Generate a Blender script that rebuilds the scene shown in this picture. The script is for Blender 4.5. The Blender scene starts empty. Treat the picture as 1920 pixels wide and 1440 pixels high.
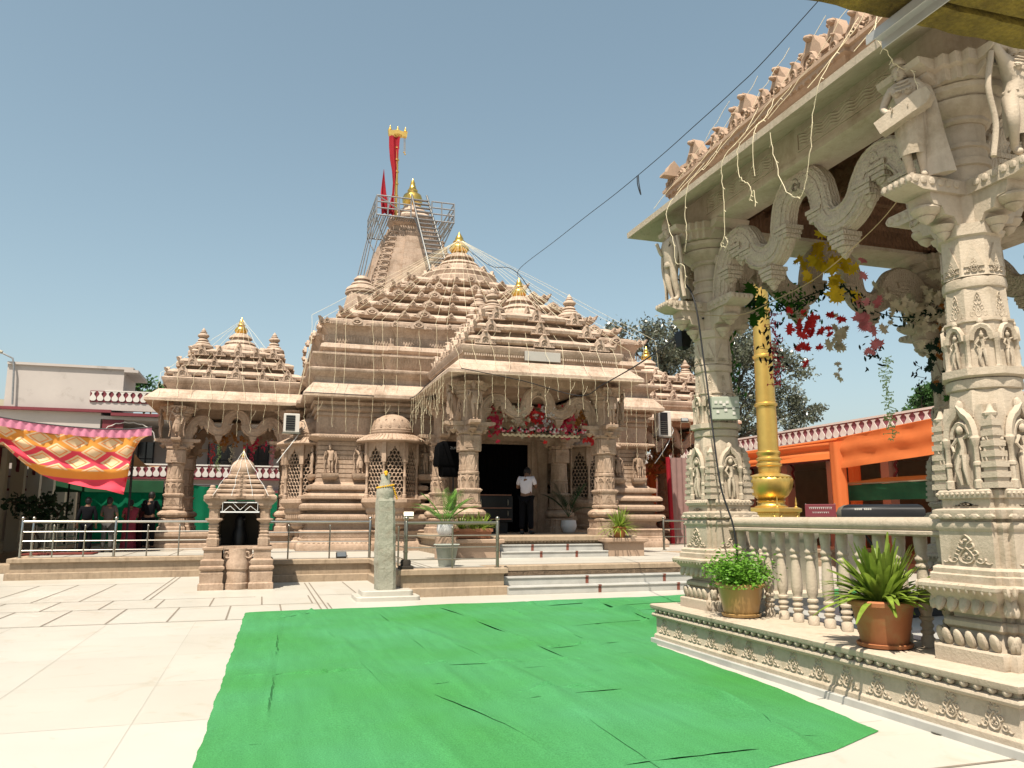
import bpy, math, random
import numpy as np
from mathutils import Vector, Matrix
R=math.radians; pi=math.pi
sc=bpy.context.scene
col=sc.collection
random.seed(7)
# ---------------------------------------------------------------- camera
cam_d=bpy.data.cameras.new("camera"); cam=bpy.data.objects.new("camera",cam_d); col.objects.link(cam)
cam_d.sensor_width=36; cam_d.lens=27.67; cam_d.clip_start=0.05; cam_d.clip_end=2000
cam.location=(0,0,1.6); cam.rotation_euler=(R(90+9.6),0,R(-17.4))
sc.camera=cam
# ---------------------------------------------------------------- light
SUN=Vector((-.31,-.42,1)).normalized()
sl=bpy.data.lights.new("sun",'SUN'); sl.energy=5.0; sl.angle=R(.53); sl.color=(1,.925,.80)
so=bpy.data.objects.new("sun",sl); col.objects.link(so); so.location=(-8,-10,40)
so.rotation_euler=(-SUN).to_track_quat('-Z','Y').to_euler()
w=bpy.data.worlds.new("World"); sc.world=w; w.use_nodes=True
nt=w.node_tree; nt.nodes.clear()
sky=nt.nodes.new('ShaderNodeTexSky'); sky.sky_type='NISHITA'; sky.sun_disc=False
sky.sun_elevation=math.asin(SUN.z); sky.sun_rotation=math.atan2(SUN.x,SUN.y)
sky.air_density=1.25; sky.dust_density=2.4; sky.ozone_density=1.3; sky.altitude=200
hs=nt.nodes.new('ShaderNodeHueSaturation'); hs.inputs['Saturation'].default_value=.76; hs.inputs['Hue'].default_value=.472
bg=nt.nodes.new('ShaderNodeBackground'); bg.inputs['Strength'].default_value=.082
wo=nt.nodes.new('ShaderNodeOutputWorld')
nt.links.new(sky.outputs[0],hs.inputs['Color']); nt.links.new(hs.outputs[0],bg.inputs['Color']); nt.links.new(bg.outputs[0],wo.inputs[0])
sc.view_settings.view_transform='Standard'; sc.view_settings.look='None'; sc.view_settings.exposure=.84; sc.view_settings.gamma=1
# ---------------------------------------------------------------- materials
def mat(name,base,rough=.8,metal=0,var=.12,vscale=2.0,bump=0,bscale=20,spec=.3,dark=None,darkamt=.0,dscale=1.5,carve=0,cscale=10,trans=0,fine=0,course=0,streak=0,slab=0):
    base=tuple(c*(.69 if not metal else .85) for c in base)
    if dark: dark=tuple(c*.62 for c in dark)
    m=bpy.data.materials.new(name); m.use_nodes=True; n=m.node_tree.nodes; l=m.node_tree.links
    b=n['Principled BSDF']; b.inputs['Roughness'].default_value=rough; b.inputs['Metallic'].default_value=metal
    b.inputs['Specular IOR Level'].default_value=spec
    tc=n.new('ShaderNodeTexCoord'); co=tc.outputs['Object']
    def noise(s,d=6,r=.6):
        t=n.new('ShaderNodeTexNoise'); t.inputs['Scale'].default_value=s; t.inputs['Detail'].default_value=d; t.inputs['Roughness'].default_value=r
        l.new(co,t.inputs['Vector']); return t.outputs['Fac']
    def mixc(f,a,c,mode='MIX'):
        x=n.new('ShaderNodeMix'); x.data_type='RGBA'; x.blend_type=mode
        if isinstance(f,float): x.inputs[0].default_value=f
        else: l.new(f,x.inputs[0])
        for k,v in ((6,a),(7,c)):
            if isinstance(v,tuple): x.inputs[k].default_value=(*v,1)
            else: l.new(v,x.inputs[k])
        return x.outputs[2]
    def ramp(f,a,c):
        x=n.new('ShaderNodeMapRange'); x.inputs[1].default_value=a; x.inputs[2].default_value=c; l.new(f,x.inputs[0]); return x.outputs[0]
    lo=tuple(max(0,c*(1-var)) for c in base); hi=tuple(min(1,c*(1+var)) for c in base)
    c=mixc(ramp(noise(vscale),.3,.7),lo,hi)
    if fine: c=mixc(ramp(noise(vscale*14,3),.35,.65),c,mixc(1.0,c,(1-fine,1-fine,1-fine),'MULTIPLY'))
    if dark:
        c=mixc(ramp(noise(dscale,8,.7),1-darkamt-.12,1-darkamt+.1),c,dark)
    if streak:
        mp=n.new('ShaderNodeMapping'); mp.inputs['Scale'].default_value=(5,5,.55); l.new(co,mp.inputs[0]); t=n.new('ShaderNodeTexNoise'); t.inputs['Scale'].default_value=1.6; t.inputs['Detail'].default_value=7; t.inputs['Roughness'].default_value=.68; l.new(mp.outputs[0],t.inputs[0])
        c=mixc(ramp(t.outputs['Fac'],.50,.74),c,mixc(1.0,c,(1-streak,1-streak*1.1,1-streak*1.25),'MULTIPLY'))
    if slab:
        bt=n.new('ShaderNodeTexBrick'); bt.offset=0; bt.inputs['Scale'].default_value=1; bt.inputs['Brick Width'].default_value=1.25; bt.inputs['Row Height'].default_value=1.65; bt.inputs['Mortar Size'].default_value=0; bt.inputs['Color1'].default_value=(1,1,1,1); bt.inputs['Color2'].default_value=(1-slab,1-slab*1.2,1-slab*1.5,1)
        mp=n.new('ShaderNodeMapping'); mp.inputs['Location'].default_value=(.9,-.5,0); l.new(co,mp.inputs[0]); l.new(mp.outputs[0],bt.inputs['Vector']); c=mixc(1.0,c,bt.outputs['Color'],'MULTIPLY')
        t=n.new('ShaderNodeTexNoise'); t.inputs['Scale'].default_value=1.1; t.inputs['Detail'].default_value=9; t.inputs['Distortion'].default_value=2.2; t.inputs['Roughness'].default_value=.7; l.new(co,t.inputs[0])
        c=mixc(ramp(t.outputs['Fac'],.56,.72),c,mixc(1.0,c,(.86,.82,.74),'MULTIPLY'))
    h=None
    if course:   # masonry courses : thin horizontal joints
        sx=n.new('ShaderNodeSeparateXYZ'); l.new(co,sx.inputs[0])
        md=n.new('ShaderNodeMath'); md.operation='PINGPONG'; l.new(sx.outputs[2],md.inputs[0]); md.inputs[1].default_value=course
        g=ramp(md.outputs[0],0,.012); c=mixc(g,mixc(1.0,c,(.72,.70,.68),'MULTIPLY'),c); h=g
    l.new(c,b.inputs['Base Color'])
    last=None
    def addbump(src,st,dist):
        nonlocal last
        bb=n.new('ShaderNodeBump'); bb.inputs['Strength'].default_value=st; bb.inputs['Distance'].default_value=dist
        l.new(src,bb.inputs['Height'])
        if last: l.new(last,bb.inputs['Normal'])
        last=bb.outputs[0]
    if bump: addbump(noise(bscale,8,.65),bump,.02)
    if carve:
        v=n.new('ShaderNodeTexVoronoi'); v.inputs['Scale'].default_value=cscale; v.feature='SMOOTH_F1'; l.new(co,v.inputs['Vector'])
        wv=n.new('ShaderNodeTexWave'); wv.inputs['Scale'].default_value=cscale*.35; wv.inputs['Distortion'].default_value=6; wv.inputs['Detail'].default_value=2; wv.inputs['Detail Scale'].default_value=2
        l.new(co,wv.inputs['Vector'])
        ad=n.new('ShaderNodeMath'); ad.operation='ADD'; l.new(v.outputs[0],ad.inputs[0]); l.new(wv.outputs['Fac'],ad.inputs[1])
        addbump(ad.outputs[0],carve,.03)
    if last: l.new(last,b.inputs['Normal'])
    if trans:
        tr=n.new('ShaderNodeBsdfTranslucent'); l.new(c,tr.inputs['Color']); ms=n.new('ShaderNodeMixShader'); ms.inputs[0].default_value=trans
        l.new(b.outputs[0],ms.inputs[1]); l.new(tr.outputs[0],ms.inputs[2]); l.new(ms.outputs[0],n['Material Output'].inputs['Surface'])
    return m
STONE=mat('pink_sandstone',(.56,.402,.29),.85,streak=.26,var=.13,vscale=1.2,bump=.55,bscale=22,dark=(.36,.235,.15),darkamt=.40,dscale=1.3,fine=.2)
STONEC=mat('carved_sandstone',(.50,.352,.235),.85,var=.12,vscale=1.6,bump=.25,bscale=30,carve=.32,cscale=9,fine=.14)
ROOFS=mat('roof_sandstone',(.64,.485,.37),.85,streak=.26,course=.19,var=.13,vscale=1.5,bump=.5,bscale=20,dark=(.36,.25,.17),darkamt=.40,dscale=1.6,fine=.2)
PLAT=mat('tan_platform_stone',(.46,.345,.235),.8,streak=.3,var=.14,vscale=.9,bump=.2,bscale=25,dark=(.22,.15,.10),darkamt=.33,dscale=.9,fine=.15)
CREAM=mat('cream_sandstone',(.60,.495,.375),.8,streak=.16,var=.09,vscale=1.6,bump=.4,bscale=45,dark=(.36,.28,.18),darkamt=.36,dscale=1.6,fine=.08)
CREAMC=mat('carved_cream_sandstone',(.59,.485,.365),.8,var=.08,vscale=2.4,bump=.2,bscale=45,carve=.5,cscale=26,fine=.1)
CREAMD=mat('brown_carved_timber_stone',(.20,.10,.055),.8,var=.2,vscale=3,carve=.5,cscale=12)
PEACH=mat('peach_sandstone',(.48,.335,.235),.85,var=.09,vscale=1.5,bump=.2,bscale=40,fine=.1)
MARB=mat('white_marble_floor',(.60,.565,.49),.38,slab=.07,var=.045,vscale=.7,bump=.03,bscale=60,spec=.35,dark=(.62,.54,.42),darkamt=.30,dscale=.5)
MSTEP=mat('grey_veined_marble',(.52,.505,.46),.35,var=.12,vscale=3,spec=.35,dark=(.48,.47,.45),darkamt=.34,dscale=2.2)
INLAY=mat('grey_inlay',(.26,.215,.165),.6,var=.2,vscale=5)
REDST=mat('red_stone_strip',(.22,.07,.045),.6,var=.2,vscale=5)
GOLD=mat('gold_paint',(.78,.50,.12),.28,metal=.9,var=.08,vscale=6,bump=.08,bscale=30)
GOLDP=mat('brushed_gold',(.72,.47,.13),.38,metal=.75,var=.10,vscale=4,bump=.05,bscale=50)
STEEL=mat('stainless_steel',(.44,.42,.37),.22,metal=1,var=.05,vscale=8)
STEELD=mat('tarnished_steel',(.30,.28,.22),.3,metal=.9,var=.1,vscale=8)
SCAFM=mat('scaffold_steel',(.30,.30,.30),.45,metal=.6,var=.2,vscale=9)
BLK=mat('black_cloth_and_doorway',(.0025,.0025,.003),.95,spec=.05,var=.2)  # cloth of the speaker cover, also the doorway's darkness put into black
BLKP=mat('black_plastic',(.012,.012,.013),.45,var=.2)
CABLE=mat('black_cable',(.02,.02,.022),.6)
BULB=mat('cream_light_wire',(.85,.74,.50),.5,var=.05)
WWIRE=mat('white_light_wire',(.85,.85,.82),.5,var=.05)
WHITEP=mat('white_paint',(.70,.66,.60),.7,var=.05,vscale=1,bump=.05,dark=(.42,.38,.33),darkamt=.25,dscale=1.2)
BUILDW=mat('weathered_white_wall',(.56,.50,.46),.85,var=.05,vscale=.8,bump=.1,dark=(.36,.32,.28),darkamt=.30,dscale=.9)
MAROON=mat('maroon_paint',(.20,.035,.045),.6,var=.08)
BEIGEW=mat('beige_wall',(.56,.50,.38),.85,var=.06,vscale=1)
PINKC=mat('pink_pillar_paint',(.66,.42,.36),.7,var=.05)
GLASSD=mat('dark_glass',(.02,.022,.025),.15,spec=.6)
DARKI=mat('shade_dark_interior',(.06,.048,.035),.9)  # shade of the interiors is put into this colour
POTG=mat('glazed_cream_pot',(.50,.30,.11),.35,var=.05,vscale=3,spec=.5)
POTT=mat('terracotta_pot',(.46,.17,.07),.6,var=.10,vscale=5,bump=.08,dark=(.45,.28,.12),darkamt=.38,dscale=5)
POTW=mat('white_pot',(.78,.76,.74),.4,var=.03)
POTC=mat('grey_cement_pot',(.40,.42,.36),.85,var=.12,vscale=4,bump=.2)
SOIL=mat('soil',(.05,.03,.02),1,bump=.5)
LEAF=mat('bush_leaf',(.16,.36,.035),.5,var=.45,vscale=9,trans=.35)
LEAFY=mat('strap_leaf',(.26,.36,.05),.45,var=.4,vscale=7,trans=.35)
PALM=mat('palm_leaf',(.14,.30,.05),.45,var=.35,vscale=6,trans=.3)
TREEL=mat('tree_leaf',(.125,.135,.085),.3,var=.5,vscale=2.2,trans=.15,spec=.7)
TREEG=mat('green_tree_leaf',(.05,.12,.025),.5,var=.5,vscale=.9,trans=.2)
BARK=mat('bark',(.12,.09,.065),.95,var=.25,vscale=6,bump=.5)
RED=mat('red_cloth',(.42,.012,.025),.8,var=.12,trans=.2)
ORANGE=mat('orange_cloth',(.98,.27,.075),.75,var=.07,vscale=1.2,bump=.1,bscale=6,trans=.42)
GREENT=mat('green_tarp',(.0,.22,.10),.7,var=.12,vscale=1.5,trans=.5)
GREEND=mat('dark_green_awning',(.015,.09,.035),.8,var=.2)
SKIN=mat('brown_skin',(.22,.11,.065),.6,var=.06)
HAIR=mat('black_hair',(.01,.008,.007),.6)
def plain(name,c,r=.7,**k): return mat(name,c,r,**k)
# ---------------------------------------------------------------- objects
def wm(o):
    m=o.matrix_basis.copy()
    if o.parent: m=wm(o.parent)@o.matrix_parent_inverse@m
    return m
def tag(o,label=None,cat=None,group=None,kind=None):
    if label: o['label']=label
    if cat: o['category']=cat
    if group: o['group']=group
    if kind: o['kind']=kind
    return o
def empty(name,loc=(0,0,0),label=None,cat=None,group=None,rz=0):
    o=bpy.data.objects.new(name,None); col.objects.link(o); o.location=loc; o.rotation_euler=(0,0,rz); o.empty_display_size=.1
    o.rotation_mode='XYZ'
    return tag(o,label,cat,group)
def setparent(o,p,world=True):
    o.parent=p
    if world: o.matrix_parent_inverse=wm(p).inverted()
def copy_tree(o,parent=None):
    c=o.copy(); col.objects.link(c)
    if parent: c.parent=parent; c.matrix_parent_inverse=o.matrix_parent_inverse.copy()
    for ch in list(o.children): copy_tree(ch,c)
    return c
def place(name_src,loc,rz=0,label=None,s=None,group=None):
    c=copy_tree(name_src); c.location=loc; c.rotation_euler=(0,0,rz)
    if s: c.scale=(s,s,s)
    tag(c,label,None,group); return c
class MB:
    def __init__(s,M=None): s.v=[];s.f=[];s.mi=[];s.n=0;s.M=M
    def add(s,T,M=None,mi=0):
        V,F=T
        if s.M is not None: M=s.M@M if M is not None else s.M
        if M is not None:
            A=np.array(M); V=V@A[:3,:3].T+A[:3,3]
        s.v.append(V); b=s.n
        s.f+= [tuple(i+b for i in f) for f in F]; s.mi+=[mi]*len(F); s.n+=len(V); return s
    def get(s): return (np.concatenate(s.v) if s.v else np.zeros((0,3)),s.f)
    def build(s,name,mats,parent=None,label=None,cat=None,group=None,kind=None,smooth=38,world=True,zmap=None):
        V,F=s.get()
        if zmap: V=V.copy(); V[:,2]=np.interp(V[:,2],zmap[0],zmap[1])
        me=bpy.data.meshes.new(name); me.from_pydata(V.tolist(),[],F)
        mats=mats if isinstance(mats,(list,tuple)) else [mats]
        for m in mats: me.materials.append(m)
        if len(mats)>1: me.polygons.foreach_set('material_index',s.mi)
        if smooth:
            me.polygons.foreach_set('use_smooth',[True]*len(me.polygons)); me.set_sharp_from_angle(angle=R(smooth))
        me.update()
        o=bpy.data.objects.new(name,me); col.objects.link(o)
        if parent: setparent(o,parent,world)
        return tag(o,label,cat,group,kind)
def Tm(x,y,z): return Matrix.Translation((x,y,z))
def Sm(x,y=None,z=None): 
    if y is None: y=z=x
    return Matrix.Diagonal((x,y,z,1))
def Rz(a): return Matrix.Rotation(a,4,'Z')
def Rx(a): return Matrix.Rotation(a,4,'X')
def Ry(a): return Matrix.Rotation(a,4,'Y')
def frame(o,r,u,n):   # local x->r, y->u, z->n
    m=Matrix.Identity(4)
    for i in range(3): m[i][0]=r[i];m[i][1]=u[i];m[i][2]=n[i];m[i][3]=o[i]
    return m
# ---------------------------------------------------------------- templates
def box(x0,x1,y0,y1,z0,z1):
    V=np.array([(x,y,z) for z in (z0,z1) for x,y in ((x0,y0),(x1,y0),(x1,y1),(x0,y1))],float)
    return V,[(3,2,1,0),(4,5,6,7),(0,1,5,4),(1,2,6,5),(2,3,7,6),(3,0,4,7)]
def bbox(x0,x1,y0,y1,z0,z1,b=.01):
    return sweep([(x0,y0),(x1,y0),(x1,y1),(x0,y1)],[(-b,z0),(0,z0+b),(0,z1-b),(-b,z1)])
def join(L):
    m=MB()
    for t in L: m.add(t)
    return m.get()
def rings(Rg,close=True,cap0=True,cap1=True):
    n=len(Rg[0]); V=np.array([p for r in Rg for p in r],float); F=[]
    for k in range(len(Rg)-1):
        for i in range(n if close else n-1):
            j=(i+1)%n; a=k*n; F.append((a+i,a+j,a+n+j,a+n+i))
    if cap0: F.append(tuple(range(n-1,-1,-1)))
    if cap1: F.append(tuple((len(Rg)-1)*n+i for i in range(n)))
    return V,F
def lathe(prof,n=16,flute=0,fa=0,cx=0,cy=0):
    Rg=[]
    for r,z in prof:
        Rg.append([(cx+r*(1+(fa*abs(math.sin(flute*2*pi*i/n/2)) if flute else 0))*math.cos(2*pi*i/n),cy+r*(1+(fa*abs(math.sin(flute*2*pi*i/n/2)) if flute else 0))*math.sin(2*pi*i/n),z) for i in range(n)])
    return rings(Rg)
def sphere(r=1,nu=12,nv=8,s=(1,1,1)):
    p=[(max(1e-4,r*math.sin(pi*k/nv)),-r*math.cos(pi*k/nv)) for k in range(nv+1)]
    V,F=lathe(p,nu); return V*np.array(s),F
def sweep(plan,prof,cap0=True,cap1=True):
    n=len(plan); ms=[]
    for i in range(n):
        a,b,c=plan[i-1],plan[i],plan[(i+1)%n]
        d1=Vector((b[0]-a[0],b[1]-a[1])).normalized(); d2=Vector((c[0]-b[0],c[1]-b[1])).normalized()
        n1=Vector((d1.y,-d1.x)); n2=Vector((d2.y,-d2.x)); k=1+n1.dot(n2)
        ms.append((n1+n2)/max(k,.2))
    return rings([[(p[0]+m.x*o,p[1]+m.y*o,z) for p,m in zip(plan,ms)] for o,z in prof],True,cap0,cap1)
def radial(unit,prof):
    return rings([[(x*r,y*r,z) for x,y in unit] for r,z in prof])
def tube(P,r,n=6,cap=True):
    P=[Vector(p) for p in P]; rr=r if isinstance(r,(list,tuple)) else [r]*len(P); Rg=[]
    up=None
    for i,p in enumerate(P):
        d=(P[min(i+1,len(P)-1)]-P[max(i-1,0)])
        if d.length<1e-9: d=Vector((0,0,1))
        d.normalize()
        if up is None:
            up=Vector((0,0,1)) if abs(d.z)<.9 else Vector((1,0,0))
        a=d.cross(up)
        if a.length<1e-4: a=d.cross(Vector((0,1,0)))
        a.normalize(); b=a.cross(d).normalized(); up=b
        Rg.append([tuple(p+(a*math.cos(2*pi*k/n)+b*math.sin(2*pi*k/n))*rr[i]) for k in range(n)])
    return rings(Rg,True,cap,cap)
def extrude(pts,z0,z1):
    return rings([[(x,y,z0) for x,y in pts],[(x,y,z1) for x,y in pts]])
def sweep_rect(P,w,d,nrm=(0,1,0)):
    # ribbon: rectangle of width w (in plane perpendicular to nrm) and depth d along nrm, swept along P
    P=[Vector(p) for p in P]; N=Vector(nrm); Rg=[]
    for i,p in enumerate(P):
        t=(P[min(i+1,len(P)-1)]-P[max(i-1,0)]).normalized(); s=N.cross(t).normalized()
        ww=w[i] if isinstance(w,list) else w
        Rg.append([tuple(p+s*a*ww/2+N*b*d/2) for a,b in ((-1,-.7),(-.8,-1),(.8,-1),(1,-.7),(1,.7),(.8,1),(-.8,1),(-1,.7))])
    return rings(Rg)
def cr(P,k=6):   # catmull-rom through points
    P=[Vector(p) for p in P]; Q=[P[0]*2-P[1]]+P+[P[-1]*2-P[-2]]; out=[]
    for i in range(1,len(Q)-2):
        a,b,c,d=Q[i-1:i+3]
        for j in range(k):
            t=j/k; out.append(.5*((2*b)+(c-a)*t+(2*a-5*b+4*c-d)*t*t+(3*b-a-3*c+d)*t**3))
    out.append(P[-1]); return out
SQ=[(-1,-1),(1,-1),(1,1),(-1,1)]
def notched(c=.72,e=.86):  # square with recessed corners (two steps)
    o=[]
    for k in range(4):
        a=k*pi/2; ca,sa=math.cos(a),math.sin(a)
        for x,y in ((-c,-1),(c,-1),(c,-e),(e,-e),(e,-c)): o.append((x*ca-y*sa,x*sa+y*ca))
    return o
NQ=notched(); OCT=[(math.cos(pi/8+k*pi/4)/math.cos(pi/8),math.sin(pi/8+k*pi/4)/math.cos(pi/8)) for k in range(8)]
def ratha(hx,hy,steps,cx=0,cy=0):
    def side(h):
        o=[(-h,0)]; dp=0
        for f,d in steps: o+=[(-f*h,dp),(-f*h,d)]; dp=d
        rev=[(f*h,d) for f,d in steps][::-1]; ds=[0]+[d for f,d in steps]
        for i,(s,d) in enumerate(rev): o+=[(s,d),(s,ds[len(steps)-1-i])]
        return o
    P=[(cx+s,cy-hy-d) for s,d in side(hx)]+[(cx+hx+d,cy+s) for s,d in side(hy)]
    P+=[(cx-s,cy+hy+d) for s,d in side(hx)]+[(cx-hx-d,cy-s) for s,d in side(hy)]
    return P
def spiral(cx,cy,r0,r1,a0,a1,n=12,z=0): return [(cx+(r0+(r1-r0)*i/n)*math.cos(a0+(a1-a0)*i/n),cy+(r0+(r1-r0)*i/n)*math.sin(a0+(a1-a0)*i/n),z) for i in range(n+1)]
def mirx(T): V,F=T; V=V.copy(); V[:,0]*=-1; return V,[f[::-1] for f in F]
# palmette motif in xy plane (x -.5..+.5, y 0..1), relief along +z
def motif():
    L=[]; t=.03
    for s in (0,1):
        g=[tube(spiral(.30,.16,.02,.13,0,2.2*pi,12),[t*.7]*9+[t]*4,5),
           tube(cr([(.42,.10,0),(.50,.05,0),(.56,.09,0)],3),[t*.8]*5+[t*.5]*2,5),
           tube(cr([(.0,.04,0),(.12,.10,0),(.17,.25,0),(.10,.42,0),(0,.55,0)],3),t,5),
           tube(cr([(.17,.30,0),(.26,.36,0),(.22,.46,0),(.15,.42,0)],3),t*.9,5),
           tube(cr([(.06,.50,0),(.17,.58,0),(.15,.70,0),(.07,.66,0)],3),t*.9,5),
           tube(cr([(.04,.68,0),(.12,.78,0),(.08,.88,0),(0,.97,0)],3),t*.9,5),
           tube(spiral(.05,.22,.02,.06,pi,-.8*pi,7),t*.7,5)]
        g=join(g); L.append(mirx(g) if s else g)
    V,F=sphere(.05,8,5); V=V+np.array([0,.8,0]); L.append((V,F))
    V,F=sphere(.04,8,5,(1,1.6,1)); V=V+np.array([0,.34,0]); L.append((V,F))
    return join(L)
MOTIF=motif()
def gavaksha():   # pointed arch dormer, x -.5...5, y 0..1, z outwards
    L=[extrude([(-.5,0),(.5,0),(.5,.34),(.27,.40),(.24,.62),(.13,.80),(.10,.92),(.0,1.02),(-.10,.92),(-.13,.80),(-.24,.62),(-.27,.40),(-.5,.34)],-.14,0)]
    arc=[(.17*math.cos(a),.30+.24*math.sin(a),.015) for a in [pi*k/8 for k in range(9)]]
    L.append(tube([(.17,.08,.015)]+arc+[(-.17,.08,.015)],.04,5))
    arc=[(.08*math.cos(a),.24+.12*math.sin(a),.015) for a in [pi*k/6 for k in range(7)]]
    L.append(tube(arc,.03,5))
    for s in (-1,1):
        for x,y in ((.31,.10),(.41,.10),(.36,.22),(.45,.24)):
            V,F=sphere(.035,6,4); L.append((V+np.array([s*x,y,.005]),F))
    V,F=sphere(.08,8,5); L.append((V+np.array([0,.90,.0]),F))
    L.append(tube([(-.5,.03,.02),(.5,.03,.02)],.03,5)); L.append(tube([(-.5,.35,.01),(-.27,.38,.01)],.02,4)); L.append(tube([(.5,.35,.01),(.27,.38,.01)],.02,4))
    return join(L)
GAV=gavaksha()
def volute():  # round eye with side scrolls (x -.5...5, y 0..0.6)
    L=[extrude([(-.5,0),(.5,0),(.48,.10),(.36,.14),(.28,.24),(.20,.44),(.08,.56),(0,.66),(-.08,.56),(-.20,.44),(-.28,.24),(-.36,.14),(-.48,.10)],-.12,0)]
    L.append(tube([(.15*math.cos(a),.25+.15*math.sin(a),.02) for a in [2*pi*k/12 for k in range(13)]],.04,5))
    V,F=sphere(.07,8,6); L.append((V+np.array([0,.25,.01]),F))
    for s in (0,1):
        g=tube(spiral(.36,.12,.02,.10,0,1.8*pi,9),.025,5); L.append(mirx(g) if s else g)
    return join(L)
VOL=volute()
def petal(l=1,w=.5,t=.25): V,F=sphere(.5,8,6,(w,t,l)); return V,F
PET=petal()
def bell(r,z0,h,n=20):  # amalaka-like roof bell
    return lathe([(r*.9,z0),(r,z0+.05*h),(r,z0+.12*h),(r*.9,z0+.16*h),(r*.97,z0+.2*h),(r*.93,z0+.32*h),(r*.72,z0+.45*h),(r*.6,z0+.5*h),(r*.66,z0+.54*h),(r*.6,z0+.62*h),(r*.42,z0+.70*h),(r*.40,z0+.78*h),(r*.5,z0+.8*h),(r*.46,z0+.88*h),(r*.3,z0+h)],n)
def kalash(r,z0,h,n=16,fl=0):
    return lathe([(r*.55,z0),(r*.7,z0+.03*h),(r*.55,z0+.07*h),(r*.8,z0+.12*h),(r,z0+.24*h),(r*.97,z0+.34*h),(r*.7,z0+.44*h),(r*.42,z0+.5*h),(r*.62,z0+.54*h),(r*.6,z0+.58*h),(r*.38,z0+.63*h),(r*.42,z0+.7*h),(r*.3,z0+.8*h),(r*.12,z0+.92*h),(r*.01,z0+h)],n,fl,.07 if fl else 0)
# ---------------------------------------------------------------- figures (skin modifier)
def skin(pts,edges,rad,sub=1):
    me=bpy.data.meshes.new('t'); me.from_pydata(pts,edges,[]); o=bpy.data.objects.new('t',me); col.objects.link(o)
    o.modifiers.new('s','SKIN')
    me.skin_vertices[0].data.foreach_set('radius',[c for r in rad for c in (r if isinstance(r,tuple) else (r,r))])
    me.skin_vertices[0].data[0].use_root=True
    if sub: q=o.modifiers.new('u','SUBSURF'); q.levels=sub; q.render_levels=sub
    dg=bpy.context.evaluated_depsgraph_get(); ev=o.evaluated_get(dg); m2=ev.to_mesh()
    V=np.empty(len(m2.vertices)*3); m2.vertices.foreach_get('co',V); F=[tuple(p.vertices) for p in m2.polygons]
    ev.to_mesh_clear(); bpy.data.objects.remove(o); bpy.data.meshes.remove(me)
    return V.reshape(-1,3),F
def body(J,k=1.0,female=False,fingers=True,fat=1.0):
    """J: joints dict (metres). returns skinned body template."""
    names=['pelvis','waist','chest','neck','head0','head1','shL','elL','wrL','haL','shR','elR','wrR','haR','hiL','knL','anL','toL','hiR','knR','anR','toR']
    P=[J[n] for n in names]; ix={n:i for i,n in enumerate(names)}
    E=[('pelvis','waist'),('waist','chest'),('chest','neck'),('neck','head0'),('head0','head1'),('chest','shL'),('shL','elL'),('elL','wrL'),('wrL','haL'),('chest','shR'),('shR','elR'),('elR','wrR'),('wrR','haR'),('pelvis','hiL'),('hiL','knL'),('knL','anL'),('anL','toL'),('pelvis','hiR'),('hiR','knR'),('knR','anR'),('anR','toR')]
    f=1.12 if female else 1
    rad={'pelvis':(.15*f,.115),'waist':(.115 if female else .135,.10),'chest':(.145,.115),'neck':.055,'head0':.075,'head1':.085,'shL':.06,'elL':.043,'wrL':.028,'haL':(.035,.018),'shR':.06,'elR':.043,'wrR':.028,'haR':(.035,.018),'hiL':.092,'knL':.06,'anL':.04,'toL':(.04,.028),'hiR':.092,'knR':.06,'anR':.04,'toR':(.04,.028)}
    T=skin(P,[(ix[a],ix[b]) for a,b in E],[tuple(c*k*(fat if n[:4]!='head' else 1) for c in (rad[n] if isinstance(rad[n],tuple) else (rad[n],rad[n]))) for n in names],1)
    L=[T]
    h=Vector(J['head1']); h0=Vector(J['head0']); fw=Vector(J.get('face',(0,-1,0))).normalized()
    V,F=sphere(.1,14,10,(.84,.98,1.15)); L.append((V*k+np.array(h*.6+h0*.4+Vector((0,0,.01*k))),F))
    c=h*.6+h0*.4; side=fw.cross(Vector((0,0,1)))
    V,F=sphere(.018,6,5,(1,1,1.4)); L.append((V*k+np.array(c+fw*.098*k-Vector((0,0,.01*k))),F))   # nose
    V,F=sphere(.02,6,4,(1.2,1,.45)); L.append((V*k+np.array(c+fw*.085*k-Vector((0,0,.05*k))),F))    # lips
    for s in (-1,1):
        V,F=sphere(.014,6,4,(1,1,.6)); L.append((V*k+np.array(c+fw*.085*k+side*s*.034*k+Vector((0,0,.018*k))),F))
        V,F=sphere(.026,6,5,(.5,.8,1.2)); L.append((V*k+np.array(c+side*s*.084*k),F))
    if fingers:
        for q in 'LR':
            wr,ha=Vector(J['wr'+q]),Vector(J['ha'+q]); d=(ha-wr).normalized(); a=d.cross(Vector((0,1,0)) if abs(d.y)<.8 else Vector((1,0,0))).normalized(); b=a.cross(d)
            for i in range(4):
                s=ha+a*(i-1.5)*.017*k+d*.02*k; ln=(.062,.075,.072,.055)[i]*k
                L.append(tube([s-d*.02*k,s+d*ln*.5,s+d*ln*.85-b*.02*k,s+d*ln-b*.035*k],[.0095*k,.009*k,.008*k,.006*k],5))
            s=wr+d*.03*k+a*.03*k; L.append(tube([s,s+a*.03*k+d*.02*k,s+a*.035*k+d*.05*k-b*.01*k],[.012*k,.01*k,.007*k],5))
    return join(L)
# ================================================================ GROUND
def strip(mb,x0,x1,y0,y1,z): mb.add((np.array([(x0,y0,z),(x1,y0,z),(x1,y1,z),(x0,y1,z)],float),[(0,1,2,3)]))
g=MB(); strip(g,-300,300,-200,600,0); g.build('ground',MARB,kind='structure')
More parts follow.
